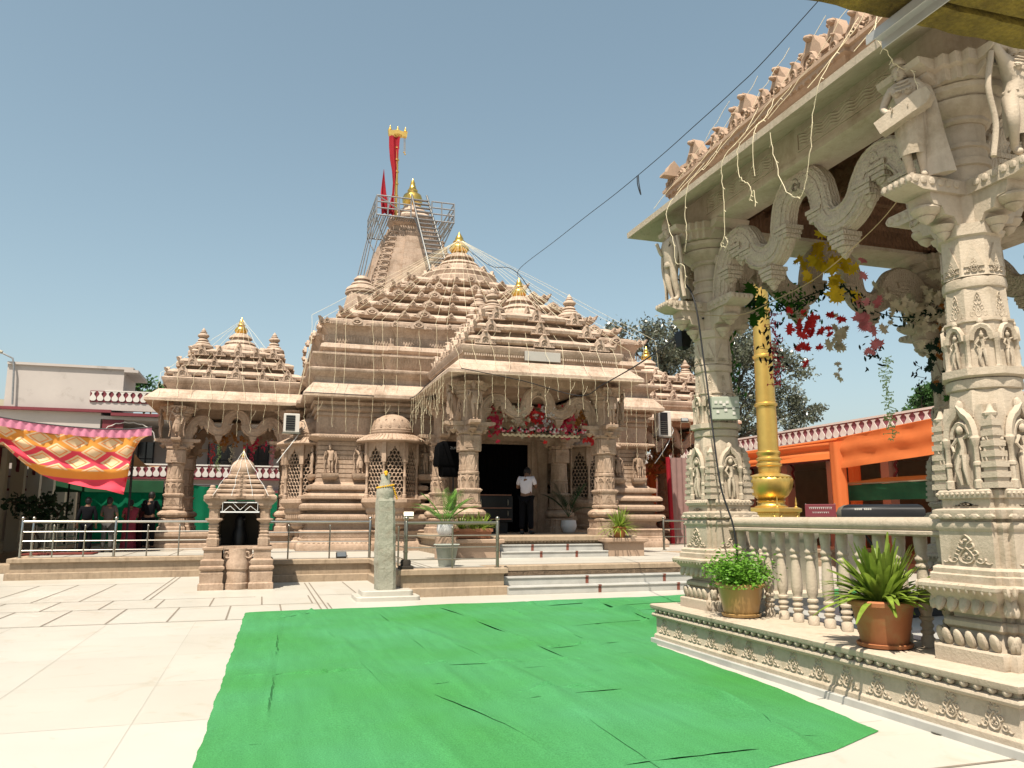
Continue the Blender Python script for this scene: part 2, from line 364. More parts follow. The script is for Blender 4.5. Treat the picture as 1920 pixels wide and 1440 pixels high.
# inlaid grey lines of the paving
g=MB(); z=.004; lw=.028
def XL(y,x0,x1,w=lw): strip(g,x0,x1,y-w/2,y+w/2,z)
def YL(x,y0,y1,w=lw): strip(g,x-w/2,x+w/2,y0,y1,z+.001)
XL(13.6,-30,4.8); XL(15.72,-30,1.05); XL(17.3,-30,-.05); XL(21.5,-30,-2.2)
for i in range(-24,2):
    YL(.4+.862*i,13.62,15.7); YL(.08+.91*i,15.74,17.28)
for i in range(-24,-2): YL(-1.62+.82*i+.82,17.32,21.48)
YL(-2.02,17.32,23.6); YL(-2.14,17.32,23.6)
YL(1.08,13.62,20.6); YL(1.19,13.62,20.6); XL(17.3,1.2,2.0); YL(2.0,17.3,20.6)
for i in range(8): YL(-.05+.0*i-.0,17.32,17.33)
XL(4.35,3.3,20); XL(4.0,2,20); YL(3.9,-4,4.35); YL(4.05,-4,4.3)
g.build('paving_inlay',INLAY,kind='structure')
g=MB()
for i in range(-12,4): strip(g,-.9+1.25*i,-.9+1.25*i+.007,-4,13.5,.003)
for i in range(9): strip(g,-14,4.8,.5+1.65*i,.5+1.65*i+.006,.0035)
g.build('paving_joint',mat('faint_joint',(.555,.515,.44),.6),kind='structure',smooth=0)
# ================================================================ GREEN CARPET
def carpet():
    m=bpy.data.materials.new('green_carpet_felt'); m.use_nodes=True; n=m.node_tree.nodes; l=m.node_tree.links; b=n['Principled BSDF']
    b.inputs['Roughness'].default_value=.95; b.inputs['Specular IOR Level'].default_value=.1
    tc=n.new('ShaderNodeTexCoord'); t=n.new('ShaderNodeTexNoise'); t.inputs['Scale'].default_value=.5; t.inputs['Detail'].default_value=5; l.new(tc.outputs['Object'],t.inputs[0])
    t2=n.new('ShaderNodeTexNoise'); t2.inputs['Scale'].default_value=90; t2.inputs['Detail'].default_value=8; l.new(tc.outputs['Object'],t2.inputs[0])
    mp=n.new('ShaderNodeMapping'); mp.inputs['Scale'].default_value=(7,.8,1); mp.inputs['Rotation'].default_value=(0,0,.22); l.new(tc.outputs['Object'],mp.inputs[0])
    t3=n.new('ShaderNodeTexNoise'); t3.inputs['Scale'].default_value=1.2; t3.inputs['Detail'].default_value=6; l.new(mp.outputs[0],t3.inputs[0])
    x=n.new('ShaderNodeMix'); x.data_type='RGBA'; x.inputs[6].default_value=(.034,.163,.031,1); x.inputs[7].default_value=(.052,.20,.088,1)
    mr=n.new('ShaderNodeMapRange'); mr.inputs[1].default_value=.2; mr.inputs[2].default_value=.8; l.new(t.outputs[0],mr.inputs[0]); l.new(mr.outputs[0],x.inputs[0])
    y=n.new('ShaderNodeMix'); y.data_type='RGBA'; y.blend_type='OVERLAY'; y.inputs[0].default_value=.18; l.new(x.outputs[2],y.inputs[6]); l.new(t3.outputs[0],y.inputs[7])
    q=n.new('ShaderNodeMix'); q.data_type='RGBA'; q.blend_type='OVERLAY'; q.inputs[0].default_value=.6; l.new(y.outputs[2],q.inputs[6]); l.new(t2.outputs[0],q.inputs[7])
    l.new(q.outputs[2],b.inputs['Base Color'])
    bp=n.new('ShaderNodeBump'); bp.inputs['Strength'].default_value=.3; bp.inputs['Distance'].default_value=.01; l.new(t3.outputs[0],bp.inputs['Height'])
    b2=n.new('ShaderNodeBump'); b2.inputs['Strength'].default_value=.15; b2.inputs['Distance'].default_value=.004; l.new(t2.outputs[0],b2.inputs['Height']); l.new(bp.outputs[0],b2.inputs['Normal']); l.new(b2.outputs[0],b.inputs['Normal'])
    rid=[([(.97,14.7),(2.15,11.6),(2.55,9.5),(2.62,7.2),(2.6,5.6),(2.5,4)],.10,.016,0),
         ([(3.1,14.3),(3.25,12.9),(3.42,8.0)],.022,.014,1),([(4.0,14.2),(4.15,12.2),(4.15,11.2),(4.13,8.9)],.03,.022,1),([(4.05,9.0),(4.0,7.4),(3.95,5.9),(3.7,4.8)],.06,.03,0),
         ([(5.9,14.4),(5.9,11.9),(5.45,10.1)],.06,.055,0),([(.9,14.6),(1.15,9.0),(1.3,5.2),(1.35,3.5)],.09,.008,0),([(.35,14.4),(.25,10),(.1,6.2)],.03,.009,1),([(1.9,14.5),(1.95,10),(1.9,6)],.07,.008,0),
         ([(-.2,8.75),(1.2,8.75)],.012,.008,1),([(1.9,8.8),(3.9,8.65)],.010,.007,1),([(2.3,7.25),(3.2,7.3)],.012,.012,1),([(.5,8.7),(.95,8.75)],.015,.012,1),([(3.3,9.5),(4.3,9.7)],.012,.01,1),([(1.7,8.9),(2.1,8.9)],.01,.01,1),
         ([(4.6,14.2),(5.9,14.3)],.03,.02,0),([(6,14.2),(8,14.4)],.02,.015,0),([(5.6,11.4),(6.4,11.6)],.02,.012,0),([(.3,13.6),(1.0,14.3)],.02,.02,1),([(5.4,12.8),(6.6,13.0)],.02,.012,1)]
    def h(X,Y):
        H=.012+.004*np.sin(X*3.1+Y*.9)*np.sin(Y*2.2-X*.7)+.003*np.sin(X*9+Y*2)*np.sin(Y*1.1)
        for pts,wd,am,sh in rid:
            best=np.full(X.shape,9.); tt=np.zeros(X.shape); sg=np.zeros(X.shape); tot=0; segs=[]
            for (ax,ay),(bx,by) in zip(pts[:-1],pts[1:]):
                L=math.hypot(bx-ax,by-ay); segs.append((ax,ay,bx,by,L,tot)); tot+=L
            for ax,ay,bx,by,L,t0 in segs:
                u=np.clip(((X-ax)*(bx-ax)+(Y-ay)*(by-ay))/L/L,0,1); d=np.hypot(X-ax-u*(bx-ax),Y-ay-u*(by-ay)); k=d<best
                best=np.where(k,d,best); tt=np.where(k,(t0+u*L)/tot,tt); sg=np.where(k,((bx-ax)*(Y-ay)-(by-ay)*(X-ax))*(1 if abs(by-ay)>abs(bx-ax) else -1),sg)
            am2=2.6*am*np.clip(np.minimum(tt,1-tt)*6,0,1)*(.6+.4*np.sin(tt*17+ax))
            H=H+(np.where(sg<=0,am2*1.35*np.exp(-best/(wd*4)),0) if sh else am2*np.exp(-(best/wd)**2))
        return H
    mb=MB()
    def grid(ys,xl,xr,nx):
        nonlocal mb
        Yg=np.repeat(ys[:,None],nx,1); t=np.linspace(0,1,nx)[None,:]
        a=np.array([xl(y) for y in ys])[:,None]; c=np.array([xr(y) for y in ys])[:,None]; X=a+(c-a)*t
        Yg=Yg+np.clip((Yg-13.9)/.6,0,1)*.055*(X+.2)+.02*np.sin(X*2.3)*np.clip((Yg-13.9)/.6,0,1)
        Hh=h(X,Yg); edge=np.minimum(np.minimum(t*60,(1-t)*60),1); Hh=.004+(Hh-.004)*np.clip(edge+.25,0,1)
        V=np.stack([X,Yg,Hh],-1).reshape(-1,3); F=[]
        for j in range(len(ys)-1):
            for i in range(nx-1): k=j*nx+i; F.append((k,k+1,k+nx+1,k+nx))
        mb.add((V,F))
    random.seed(3); wob=[random.uniform(-.015,.015) for _ in range(400)]
    f=lambda y:.008*math.sin(y*3.1)+.006*math.sin(y*7.7+1)+.004*math.sin(y*17)+wob[int(abs(y)*43)%400]*.18
    xr=lambda y: np.interp(y,[2.5,4.3,4.69,4.86,5.19,5.6,7,9.3,9.5,14.9],[2.9,3.0,3.21,3.84,4.54,4.60,4.76,4.84,4.92,4.92])+(f(y) if y<9.4 else 0)
    grid(np.linspace(3.6,14.5,520),lambda y:-.36+.018*(y-5)+f(y)*.7,xr,250)
    grid(np.linspace(9.68,14.5,170),lambda y:4.92,lambda y:12.5,220)
    def lip(P,ht,wl=.22,jit=.012,seed=1,horiz=False):
        r_=random.Random(seed); C=cr([(x,y,0) for x,y in P],7); n=len(C); Rg=[]
        for i,p in enumerate(C):
            t=i/(n-1); d=(C[min(i+1,n-1)]-C[max(i-1,0)]).normalized(); s=Vector((-d.y,d.x,0)) if not horiz else Vector((d.y,-d.x,0))
            if not horiz and s.x>0: s=-s       # raised on the +x side, drops towards -x
            if horiz and s.y>0: s=-s           # raised on the far side, drops towards the viewer
            k=ht*min(1,6*t,6*(1-t))*(.9+.15*math.sin(t*23+seed)); o=r_.uniform(-jit,jit); p=p+s*o
            Rg.append([tuple(p+s*a+Vector((0,0,.012+z))) for a,z in ((-wl,-.008),(-wl*.5,k*.25),(-wl*.18,k*.7),(0,k),(.022,k*.93),(.004,k*.6),(-.012,-.012))])
        mb.add(rings(Rg,False,False,False))
    lip([(3.1,14.3),(3.2,12.9),(3.32,10.5),(3.42,8.0)],.027,.16,.004,1); lip([(4.0,14.0),(4.15,12.2),(4.15,11.2),(4.13,8.9)],.020,.25,.012,2); lip([(4.1,8.8),(4.03,7.4),(3.97,5.9),(3.75,5.3)],.024,.38,.008,3)
    lip([(5.95,14.3),(5.92,12.6),(5.75,11.2),(5.45,10.1)],.065,.5,.010,4); lip([(.97,14.5),(1.8,12.6),(2.2,11.3),(2.5,9.5),(2.6,7.2),(2.55,5.4),(2.5,4)],.014,.30,.006,5)
    lip([(.36,14.3),(.30,12.4),(.16,9.5),(.02,6.2)],.017,.12,.006,6); lip([(.95,12.2),(1.15,9.0),(1.3,5.2)],.014,.2,.005,7); lip([(1.6,7.4),(1.9,6.2),(2.0,5.4)],.007,.12,.005,8); lip([(1.95,14.3),(1.98,11.5),(2.0,9)],.012,.2,.004,9)
    for i,(P,h_) in enumerate([([(-.2,8.72),(.5,8.8),(.95,8.76)],.03),([(1.9,8.8),(2.6,8.72),(3.0,8.74)],.022),([(2.4,8.35),(3.1,8.38)],.02),([(1.65,7.85),(2.0,7.9)],.022),([(2.3,7.0),(2.7,7.05),(3.3,7.12)],.035),([(3.3,9.45),(4.0,9.6),(4.6,9.7)],.022),([(4.5,11.3),(5.4,11.5),(6.4,11.6)],.03),([(5.0,13.9),(5.9,14.15)],.05),([(6.3,13.6),(8.0,13.9)],.04),([(6.0,12.7),(7.4,13.0)],.03),([(.35,13.5),(1.0,14.2)],.045),([(2.3,5.0),(2.9,5.02),(3.4,5.05)],.06)]): lip(P,h_*.23,.14,.003,20+i,True)
    mb.build('green_carpet',m,label='large green felt carpet spread wrinkled across the white marble courtyard',cat='carpet',smooth=40)
carpet()
# ================================================================ STATUE TEMPLATES
def Jf(k=1,**o):
    J=dict(pelvis=(0,0,.95),waist=(.03,0,1.1),chest=(.0,0,1.28),neck=(-.02,0,1.44),head0=(-.03,-.01,1.5),head1=(-.05,-.03,1.6),shL=(.16,0,1.38),elL=(.27,-.02,1.12),wrL=(.2,-.18,.98),haL=(.14,-.24,.97),
      shR=(-.19,0,1.38),elR=(-.30,-.05,1.14),wrR=(-.2,-.2,1.0),haR=(-.14,-.26,.98),hiL=(.1,0,.86),knL=(.12,-.05,.48),anL=(.13,.0,.09),toL=(.16,-.13,.03),hiR=(-.1,0,.86),knR=(-.06,-.1,.48),anR=(-.02,-.03,.09),toR=(-.05,-.16,.03))
    J.update(o); return {n:tuple(c*k for c in v) for n,v in J.items()}
def drape(k=1):
    P=cr([(.02,.07,1.68),(.10,.12,1.5),(.17,.12,1.25),(.2,.10,.95),(.22,.08,.6),(.26,.05,.25),(.28,.02,.02)],4)
    Rg=[]
    for i,p in enumerate(P):
        t=i/(len(P)-1); a=.10+.12*t; b=.05+.05*t
        Rg.append([tuple(k*c for c in (p.x+a*math.cos(q)*(1+.06*math.cos(5*q)),p.y+b*math.sin(q),p.z)) for q in [2*pi*j/16 for j in range(16)]])
    return rings(Rg)
def hair_bun(k,x=-.05,y=.0,z=1.6):
    V,F=sphere(.115,12,8,(.95,1,1.05)); A=(V*k+np.array([x*k,(y+.03)*k,(z+.03)*k]),F)
    V,F=sphere(.06,8,6); return join([A,(V*k+np.array([x*k,(y+.13)*k,(z+.06)*k]),F)])
def skirt(k):
    Rg=[]
    for j in range(9):
        t=j/8; z=.98-.62*t; Rg.append([(k*((.19+.02*math.sin(t*3)-.03*t)*math.cos(a)*(1+.035*math.sin(11*a))+.02),k*((.135+.03*math.sin(t*2.5))*math.sin(a)*(1+.035*math.sin(11*a))-.02*t),z*k) for a in [2*pi*i/44 for i in range(44)]])
    return [rings(Rg,True,False,False)]
def jewels(k):
    L=[]
    for r_,z,y in ((.075,1.43,-.045),(.10,1.37,-.06),(.13,1.30,-.075)): L.append(tube([(r_*k*math.cos(a),(y+r_*.62*math.sin(a)-.03)*k,(z-.03*abs(math.sin(a)))*k) for a in [pi+pi*i/10 for i in range(11)]],.011*k,5))
    for i in range(9): a=pi+pi*i/8; L.append((sphere(.016*k,5,4)[0]+np.array([.13*k*math.cos(a),(-.11+.08*math.sin(a))*k,1.265*k]),sphere(.016*k,5,4)[1]))
    for i in range(11): a=2*pi*i/11; V,F=sphere(.022*k,5,4); L.append((V+np.array([.19*k*math.cos(a)+.02*k,.15*k*math.sin(a),.95*k]),F))
    L.append(lathe([(.105*k,1.68*k),(.115*k,1.70*k),(.09*k,1.75*k),(.06*k,1.80*k)],12,cx=-.05*k,cy=-.01*k))
    return L
def statue_drum():
    k=.72; L=[body(Jf(k),k,True,True,1.28),drape(k)]
    bx=extrude([(-.27,-.07),(.20,-.08),(.27,-.03),(.27,.06),(.20,.09),(-.27,.07)],-.07,.07)
    m=MB(); m.add(bx,Tm(.02,-.22*k,.93*k)@Ry(-.38)@Rx(pi/2)); L.append(m.get())
    for s in (-1,1):
        V,F=sphere(.065*k,10,6); L.append((V+np.array([s*.075*k,-.10*k,1.27*k]),F))
    L+= [lathe([(.15*k,.80*k),(.175*k,.83*k),(.16*k,.86*k)],16)]
    for z in (.12,.16): L.append(lathe([(.05*k,z*k),(.056*k,z*k+.012),(.05*k,z*k+.024)],8,cx=-.02*k,cy=-.03*k)); L.append(lathe([(.05*k,z*k),(.056*k,z*k+.012),(.05*k,z*k+.024)],8,cx=.13*k))
    V,F=sphere(.03*k,8,6,(1,.5,1)); L.append((V+np.array([.04*k,-.02*k,1.56*k]),F)); L.append((V+np.array([-.14*k,-.02*k,1.56*k]),F))
    L.append(hair_bun(k)); L+=skirt(k)+jewels(k); return join(L)
def statue_dance():
    k=.72; J=Jf(k,elR=(-.34,-.02,1.55),wrR=(-.16,-.02,1.82),haR=(-.08,-.02,1.86),elL=(.33,-.04,1.2),wrL=(.27,-.08,.98),haL=(.25,-.1,.9),knR=(-.2,-.12,.52),anR=(-.03,.02,.2),toR=(-.05,-.1,.12))
    L=[body(J,k,True,True,1.3)]
    L.append(tube([tuple(k*c for c in p) for p in cr([(.34,.04,1.3),(.42,.02,.9),(.36,.0,.5),(.42,.0,.1)],4)],.035*k,6))
    L.append(tube([tuple(k*c for c in p) for p in cr([(-.34,.04,1.5),(-.44,.02,1.0),(-.36,.0,.5),(-.42,.0,.05)],4)],.04*k,6))
    for s in (-1,1):
        V,F=sphere(.06*k,8,6); L.append((V+np.array([s*.07*k,-.09*k,1.28*k]),F))
    L.append(lathe([(.15*k,.82*k),(.175*k,.85*k),(.16*k,.9*k)],14)); L.append(hair_bun(k)); L+=skirt(k)+jewels(k); return join(L)
def statue_stand():
    k=.72; J=Jf(k,elR=(-.28,-.06,1.12),wrR=(-.24,-.16,1.32),haR=(-.22,-.2,1.40),elL=(.30,.0,1.12),wrL=(.28,-.04,.88),haL=(.28,-.05,.8))
    L=[body(J,k,False,False,1.35)]
    L.append(tube([tuple(k*c for c in p) for p in cr([(.3,.02,1.4),(.40,.0,.9),(.34,.0,.4),(.38,.0,.05)],3)],.04*k,5))
    L.append(tube([tuple(k*c for c in p) for p in cr([(-.3,.02,1.4),(-.40,.0,.9),(-.34,.0,.4),(-.38,.0,.05)],3)],.04*k,5))
    L.append(lathe([(.12*k,1.64*k),(.11*k,1.74*k),(.07*k,1.84*k),(.03*k,1.92*k)],10,cx=-.05*k)); L.append(lathe([(.16*k,.78*k),(.18*k,.83*k),(.15*k,.9*k)],12)); return join(L)
ST_DRUM=statue_drum(); ST_DANCE=statue_dance(); ST_STAND=statue_stand()
# tiny relief figure (low poly) for columns
def mini():
    k=.3; L=[]
    for p,r in (([(0,0,.62),(.02,0,.50),(0,0,.40)],[.05,.035,.05]),([(-.03,0,.40),(-.07,-.03,.22),(-.04,0,.02)],[.045,.035,.022]),([(.03,0,.40),(.05,-.03,.22),(.06,0,.02)],[.045,.035,.022]),([(-.05,0,.62),(-.13,-.02,.52),(-.08,-.05,.44)],[.025,.022,.016]),([(.05,0,.62),(.14,-.02,.66),(.11,-.04,.78)],[.025,.022,.016])):
        L.append(tube(p,r,6))
    V,F=sphere(.048,8,6,(1,1,1.2)); L.append((V+np.array([0,-.01,.72]),F)); V,F=sphere(.03,6,5); L.append((V+np.array([0,0,.79]),F))
    return join(L)
MINI=mini()   # height .8, faces -y
# ================================================================ CARVED COLUMN
def faceM(a,r,z): # frame on face at angle a (outward dir) distance r height z : x right (seen from outside), y up, z out
    ox,oy=math.cos(a),math.sin(a); return frame((ox*r,oy*r,z),(-oy,ox,0),(0,0,1),(ox,oy,0))
def petals_sq(mb,half,z,n,w,l,tilt,c=.72,th=.5):
    for k in range(4):
        a=k*pi/2; m=faceM(a,half,z)
        for i in range(n):
            x=(i-(n-1)/2)/(n/2)*half*.98
            o=0 if abs(x)<c*half else -.14*half
            mb.add(PET,m@Tm(x,0,o)@Rx(tilt)@Sm(w/.5,l,l*th*2)@Matrix(((1,0,0,0),(0,0,1,0),(0,1,0,0),(0,0,0,1))))
def col_base(hi=True):
    b=MB()
    b.add(radial(NQ,[(.42,.48),(.43,.49),(.43,.60),(.42,.612)]))
    b.add(radial(NQ,[(.37,.612),(.35,.66),(.32,.74),(.335,.745),(.36,.765),(.36,.80),(.34,.82),(.30,.825),(.30,.858),(.33,.86),(.36,.90),(.40,.96),(.45,1.02),(.48,1.045),(.49,1.05),(.50,1.06),(.50,1.085),(.47,1.10)]))
    n=7 if hi else 6
    petals_sq(b,.385,.672,n,.088,.15,.34,th=.75)
    petals_sq(b,.405,.955,n,.10,.18,-.42,th=.7)
    petals_sq(b,.49,1.062,n*2 if hi else 8,.055*8/n*.5 if hi else .06,.075,-.1)
    b.add(radial(NQ,[(.42,1.10),(.42,1.155),(.40,1.165),(.40,1.20),(.37,1.22)]))
    return b
def col_shaft(hi=True):
    s=MB()
    s.add(radial(NQ,[(.345,1.22),(.345,1.49),(.35,1.495),(.362,1.515),(.362,1.545),(.35,1.565),(.33,1.57),(.33,1.585),(.37,1.59),(.375,1.61),(.375,1.655),(.35,1.665),(.31,1.67),(.31,1.74),(.33,1.745),(.335,1.76),(.335,1.80),(.32,1.815),(.265,1.82),(.265,2.40),(.25,2.48)]))
    for k in range(4):
        a=k*pi/2
        s.add(MOTIF,faceM(a,.345,1.235)@Sm(.40 if k%2==0 else .40,.235,.45))
        for x in (-.1,.1): s.add(VOL,faceM(a,.312,1.685)@Tm(x*0,0,0)@Sm(.24,.05,.3))
        for i in range(11 if hi else 0):
            V,F=sphere(.016,6,4); s.add((V,F),faceM(a,.335,1.78)@Tm((i-5)*.048,0,0))
        for i in range(5): # wavy leaf row on abacus
            s.add((sphere(.04,6,4,(1.4,.6,.4))),faceM(a,.372,1.605)@Tm((i-2)*.13,0,0))
        # niche : colonnettes, arch, figure
        m=faceM(a,.262,1.82)
        for x in (-.135,.135):
            V,F=lathe([(.034,0),(.034,.06),(.022,.07),(.022,.17),(.03,.18),(.03,.20),(.022,.21),(.022,.33),(.034,.35),(.04,.39),(.028,.41)],8)
            s.add((V,F),m@Tm(x,0,.035)@Rx(-pi/2)@Sm(1,-1,1) if False else m@Tm(x,0,.035)@Matrix(((1,0,0,0),(0,0,1,0),(0,-1,0,0),(0,0,0,1))))
        arc=[(.13*math.cos(t),.40+.20*math.sin(t)+(.05 if abs(t-pi/2)<.01 else 0),.03) for t in [pi*j/10 for j in range(11)]]
        s.add(tube(arc,.035,5),m); arc=[(.085*math.cos(t),.40+.12*math.sin(t),.03) for t in [pi*j/8 for j in range(9)]]; s.add(tube(arc,.02,5),m)
        s.add(sphere(.04,8,6,(1,1.5,.8)),m@Tm(0,.65,.02))
        s.add(MINI,m@Matrix(((1,0,0,0),(0,0,1,0),(0,-1,0,0),(0,0,0,1)))@Tm(0,-.03,.02)@Sm(.62))
        for x in (-.2,.2): s.add(MINI,m@Matrix(((1,0,0,0),(0,0,1,0),(0,-1,0,0),(0,0,0,1)))@Tm(x,-.02,.16)@Sm(.3))
        # corner stepped pilaster
        a2=a+pi/4; M=Rz(a2)@Tm(.335,0,0)@Rz(pi/4)
        zz=1.82
        for j in range(7):
            wq=.075-.004*j; s.add(box(-wq,wq,-wq,wq,zz,zz+.045),M); s.add(box(-wq*.78,wq*.78,-wq*.78,wq*.78,zz+.045,zz+.08),M); zz+=.08
        s.add(lathe([(.05,zz),(.055,zz+.02),(.03,zz+.04),(.012,zz+.09)],8),M)
    s.add(radial(OCT,[(.27,2.38),(.262,2.52),(.25,2.60)]))
    s.add(lathe([(.25,2.60),(.275,2.615),(.28,2.65),(.275,2.69),(.25,2.70)],24))
    s.add(radial(OCT,[(.27,2.70),(.295,2.715),(.295,2.775),(.245,2.78),(.24,3.0),(.235,3.15),(.25,3.16),(.25,3.175),(.225,3.18),(.215,3.44)]))
    for k in range(8):
        a=k*pi/4+0; m=faceM(a,.235,2.78)
        s.add(MINI,m@Matrix(((1,0,0,0),(0,0,1,0),(0,-1,0,0),(0,0,0,1)))@Tm(0,-.02,0)@Sm(.36))
        arc=[(.075*math.cos(t),.22+.12*math.sin(t),.02) for t in [pi*j/6 for j in range(7)]]; s.add(tube(arc,.026,5),m); s.add(sphere(.028,6,5,(1,1.4,.8)),m@Tm(0,.37,.01))
        V,F=lathe([(.03,0),(.022,.02),(.022,.2),(.034,.22),(.03,.27)],6); s.add((V,F),Rz(a+pi/8)@Tm(.262,0,2.78))
        s.add(MOTIF,faceM(a,.219,3.19)@Sm(.14,.22,.3))
        s.add(sphere(.1,6,6,(.9,.12,2.0)) if False else extrude([(-.075,0),(.075,0),(0,.20)],-.02,.012),faceM(a,.218,3.62)@Tm(0,0,0))
        if hi: s.add(MOTIF,faceM(a,.226,3.57)@Sm(.13,.12,.25))
    s.add(lathe([(.215,3.44),(.235,3.455),(.24,3.49),(.235,3.53),(.215,3.545)],24))
    s.add(radial(OCT,[(.225,3.545),(.22,3.56),(.212,3.88),(.235,3.895),(.24,3.99),(.21,4.0),(.21,4.36)]))
    s.add(lathe([(.20,4.36),(.205,4.5),(.225,4.51),(.225,4.57),(.20,4.58),(.20,4.66),(.22,4.67),(.22,4.7),(.195,4.71),(.20,4.9),(.22,4.92)],20))
    return s
def col_cap(hi=True):
    c=MB(); c0=c
    c.add(lathe([(.21,4.88),(.235,4.90),(.235,4.93),(.26,4.95),(.34,5.02),(.35,5.05),(.32,5.06),(.36,5.08),(.40,5.11),(.41,5.15),(.38,5.17)],24,10,.03))
    d=MB()
    for k in range(4):
        M=Rz(k*pi/2)
        # corbel arm  (profile in x(out)-z, extruded across y)
        P=[(.10,3.98),(.24,3.99),(.27,4.05),(.36,4.06),(.39,4.13),(.47,4.14),(.50,4.20),(.62,4.215),(.70,4.24),(.72,4.30),(.71,4.375),(.10,4.375)]
        A=Matrix(((1,0,0,0),(0,0,-1,0),(0,1,0,0),(0,0,0,1)))
        d.add(extrude(P[:7]+[(.5,4.26),(.1,4.26)],-.12,.12),M@A)
        d.add(extrude([(.1,4.24),(.60,4.24),(.72,4.28),(.73,4.345),(.70,4.36),(.1,4.36)],-.15,.15),M@A)
        for y in ((0,) if not hi else (0,)):
            d.add(lathe([(.005,4.00),(.05,4.03),(.07,4.06),(.06,4.065),(.10,4.09),(.12,4.12),(.115,4.14)],14,cx=.44,cy=y),M)
            d.add(lathe([(.005,3.88),(.04,3.91),(.055,3.94),(.05,3.945),(.08,3.97),(.095,4.0)],14,cx=.27,cy=y),M)
        for i in range(5 if hi else 0): d.add(sphere(.035,6,4,(.6,1,1)),M@Tm(.725,(i-2)*.065,4.315))
        for i in range(6 if hi else 0):
            for y in (-.152,.152): d.add(sphere(.035,6,4,(1,.5,1)),M@Tm(.25+i*.085,y,4.315))
        # upper cruciform bracket
        c.add(extrude([(.1,5.15),(.36,5.15),(.42,5.18),(.50,5.24),(.50,5.27),(.1,5.27)],-.20,.20),M@A)
        c.add(extrude([(.1,5.27),(.52,5.27),(.60,5.31),(.62,5.36),(.1,5.36)],-.24,.24),M@A)
        c.add(MOTIF,M@frame((.52,0,5.19),(0,1,0),(0,0,1),(1,0,0))@Sm(.3,.09,.3))
    c.add(radial(NQ,[(.40,5.16),(.42,5.25),(.46,5.27),(.46,5.36)]))
    return c,d
MKPROTO=[]
def porch_shaft():
    s=MB()
    s.add(radial(NQ,[(.43,1.10),(.43,1.26),(.41,1.28),(.38,1.30),(.38,1.48),(.40,1.50),(.40,1.54),(.34,1.57)])); s.add(radial(OCT,[(.34,1.57),(.43,1.62),(.46,1.68),(.45,1.74),(.38,1.80),(.28,1.84)]))
    s.add(radial(NQ,[(.28,1.84),(.31,1.87),(.31,1.92),(.28,1.94),(.28,2.26),(.30,2.28),(.31,2.30),(.31,2.36),(.28,2.38)])); s.add(radial(OCT,[(.27,2.38),(.265,2.74),(.26,2.76)]))
    s.add(lathe([(.26,2.75),(.29,2.77),(.29,2.83),(.26,2.85)],20)); s.add(radial(OCT,[(.25,2.85),(.24,3.30)])); s.add(lathe([(.24,3.28),(.27,3.30),(.27,3.36),(.25,3.38)],20))
    s.add(radial(NQ,[(.28,3.38),(.30,3.40),(.30,3.80),(.28,3.82),(.26,3.84),(.32,3.88),(.32,3.94)])); s.add(radial(OCT,[(.22,3.9),(.21,4.8)]))
    for k in range(4):
        a=k*pi/2; s.add(MOTIF,faceM(a,.282,1.97)@Sm(.42,.27,.4)); s.add(VOL,faceM(a,.302,3.60)@Sm(.34,.22,.25)); s.add(box(-.16,.16,.0,.05,0,.02),faceM(a,.30,3.48)); s.add(box(-.10,.10,.0,.04,0,.02),faceM(a,.30,3.42)); s.add(MOTIF,faceM(a,.38,1.31)@Sm(.4,.16,.3))
        for i in range(9): s.add(sphere(.02,5,4),faceM(a,.31,2.33)@Tm((i-4)*.065,0,0))
    for k in range(8):
        m=faceM(k*pi/4,.266,2.40); s.add(MINI,m@Matrix(((1,0,0,0),(0,0,1,0),(0,-1,0,0),(0,0,0,1)))@Tm(0,-.01,0)@Sm(.34)); s.add(tube([(.07*math.cos(t),.2+.1*math.sin(t),.01) for t in [pi*j/6 for j in range(7)]],.018,4),m)
        s.add(extrude([(-.08,.44),(.08,.44),(0,.16)],-.01,.014),faceM(k*pi/4,.246,2.85)); s.add(extrude([(-.07,0),(.07,0),(0,.14)],-.01,.016),faceM(k*pi/4,.249,2.87))
    return s
def make_column(parent,x,y,stat,mats,zmap=None,hi=True,s=1.0,proto=[{}]):
    """stat : list of (direction index, template)"""
    key=(hi,zmap is None)
    P=proto[0]
    if key not in P:
        cc=col_cap(hi); P[key]=[(col_shaft(hi).build('column',mats[0],zmap=zmap,smooth=32) if zmap is None else porch_shaft().build('column',mats[0],smooth=32)),cc[1].build('corbel_bracket',mats[0],zmap=zmap,smooth=32),cc[0].build('capital',mats[0],zmap=zmap,smooth=32)]
        if zmap is None: P[key].insert(1,col_base(hi).build('column_base',mats[0]))
        for o in P[key]: MKPROTO.append(o)
    o=P[key][0].copy(); col.objects.link(o); o.location=(x,y,0); setparent(o,parent)
    for q in P[key][1:]:
        c=q.copy(); col.objects.link(c); c.parent=o
    for k,T in stat:
        m=MB(); z0=4.365 if zmap is None else float(np.interp(4.365,*zmap))
        hs=1.0 if zmap is None else .92
        m.add(T,Rz(k*pi/2)@Tm(.52,0,z0)@Rz(pi/2+(.5 if T is ST_DRUM else 0))@Rx(.07)@Sm(.85*hs*1.0)); 
        ob=m.build('bracket_statue',mats[1],smooth=60); ob.parent=o
    return o
TOR=[(-1,4.2),(-.98,4.45),(-.95,4.68),(-.87,4.93),(-.76,5.03),(-.65,5.01),(-.575,4.88),(-.52,4.73),(-.45,4.645),(-.36,4.61),(-.275,4.65),(-.225,4.77),(-.205,4.94),(-.17,5.12),(-.09,5.25),(0,5.29)]
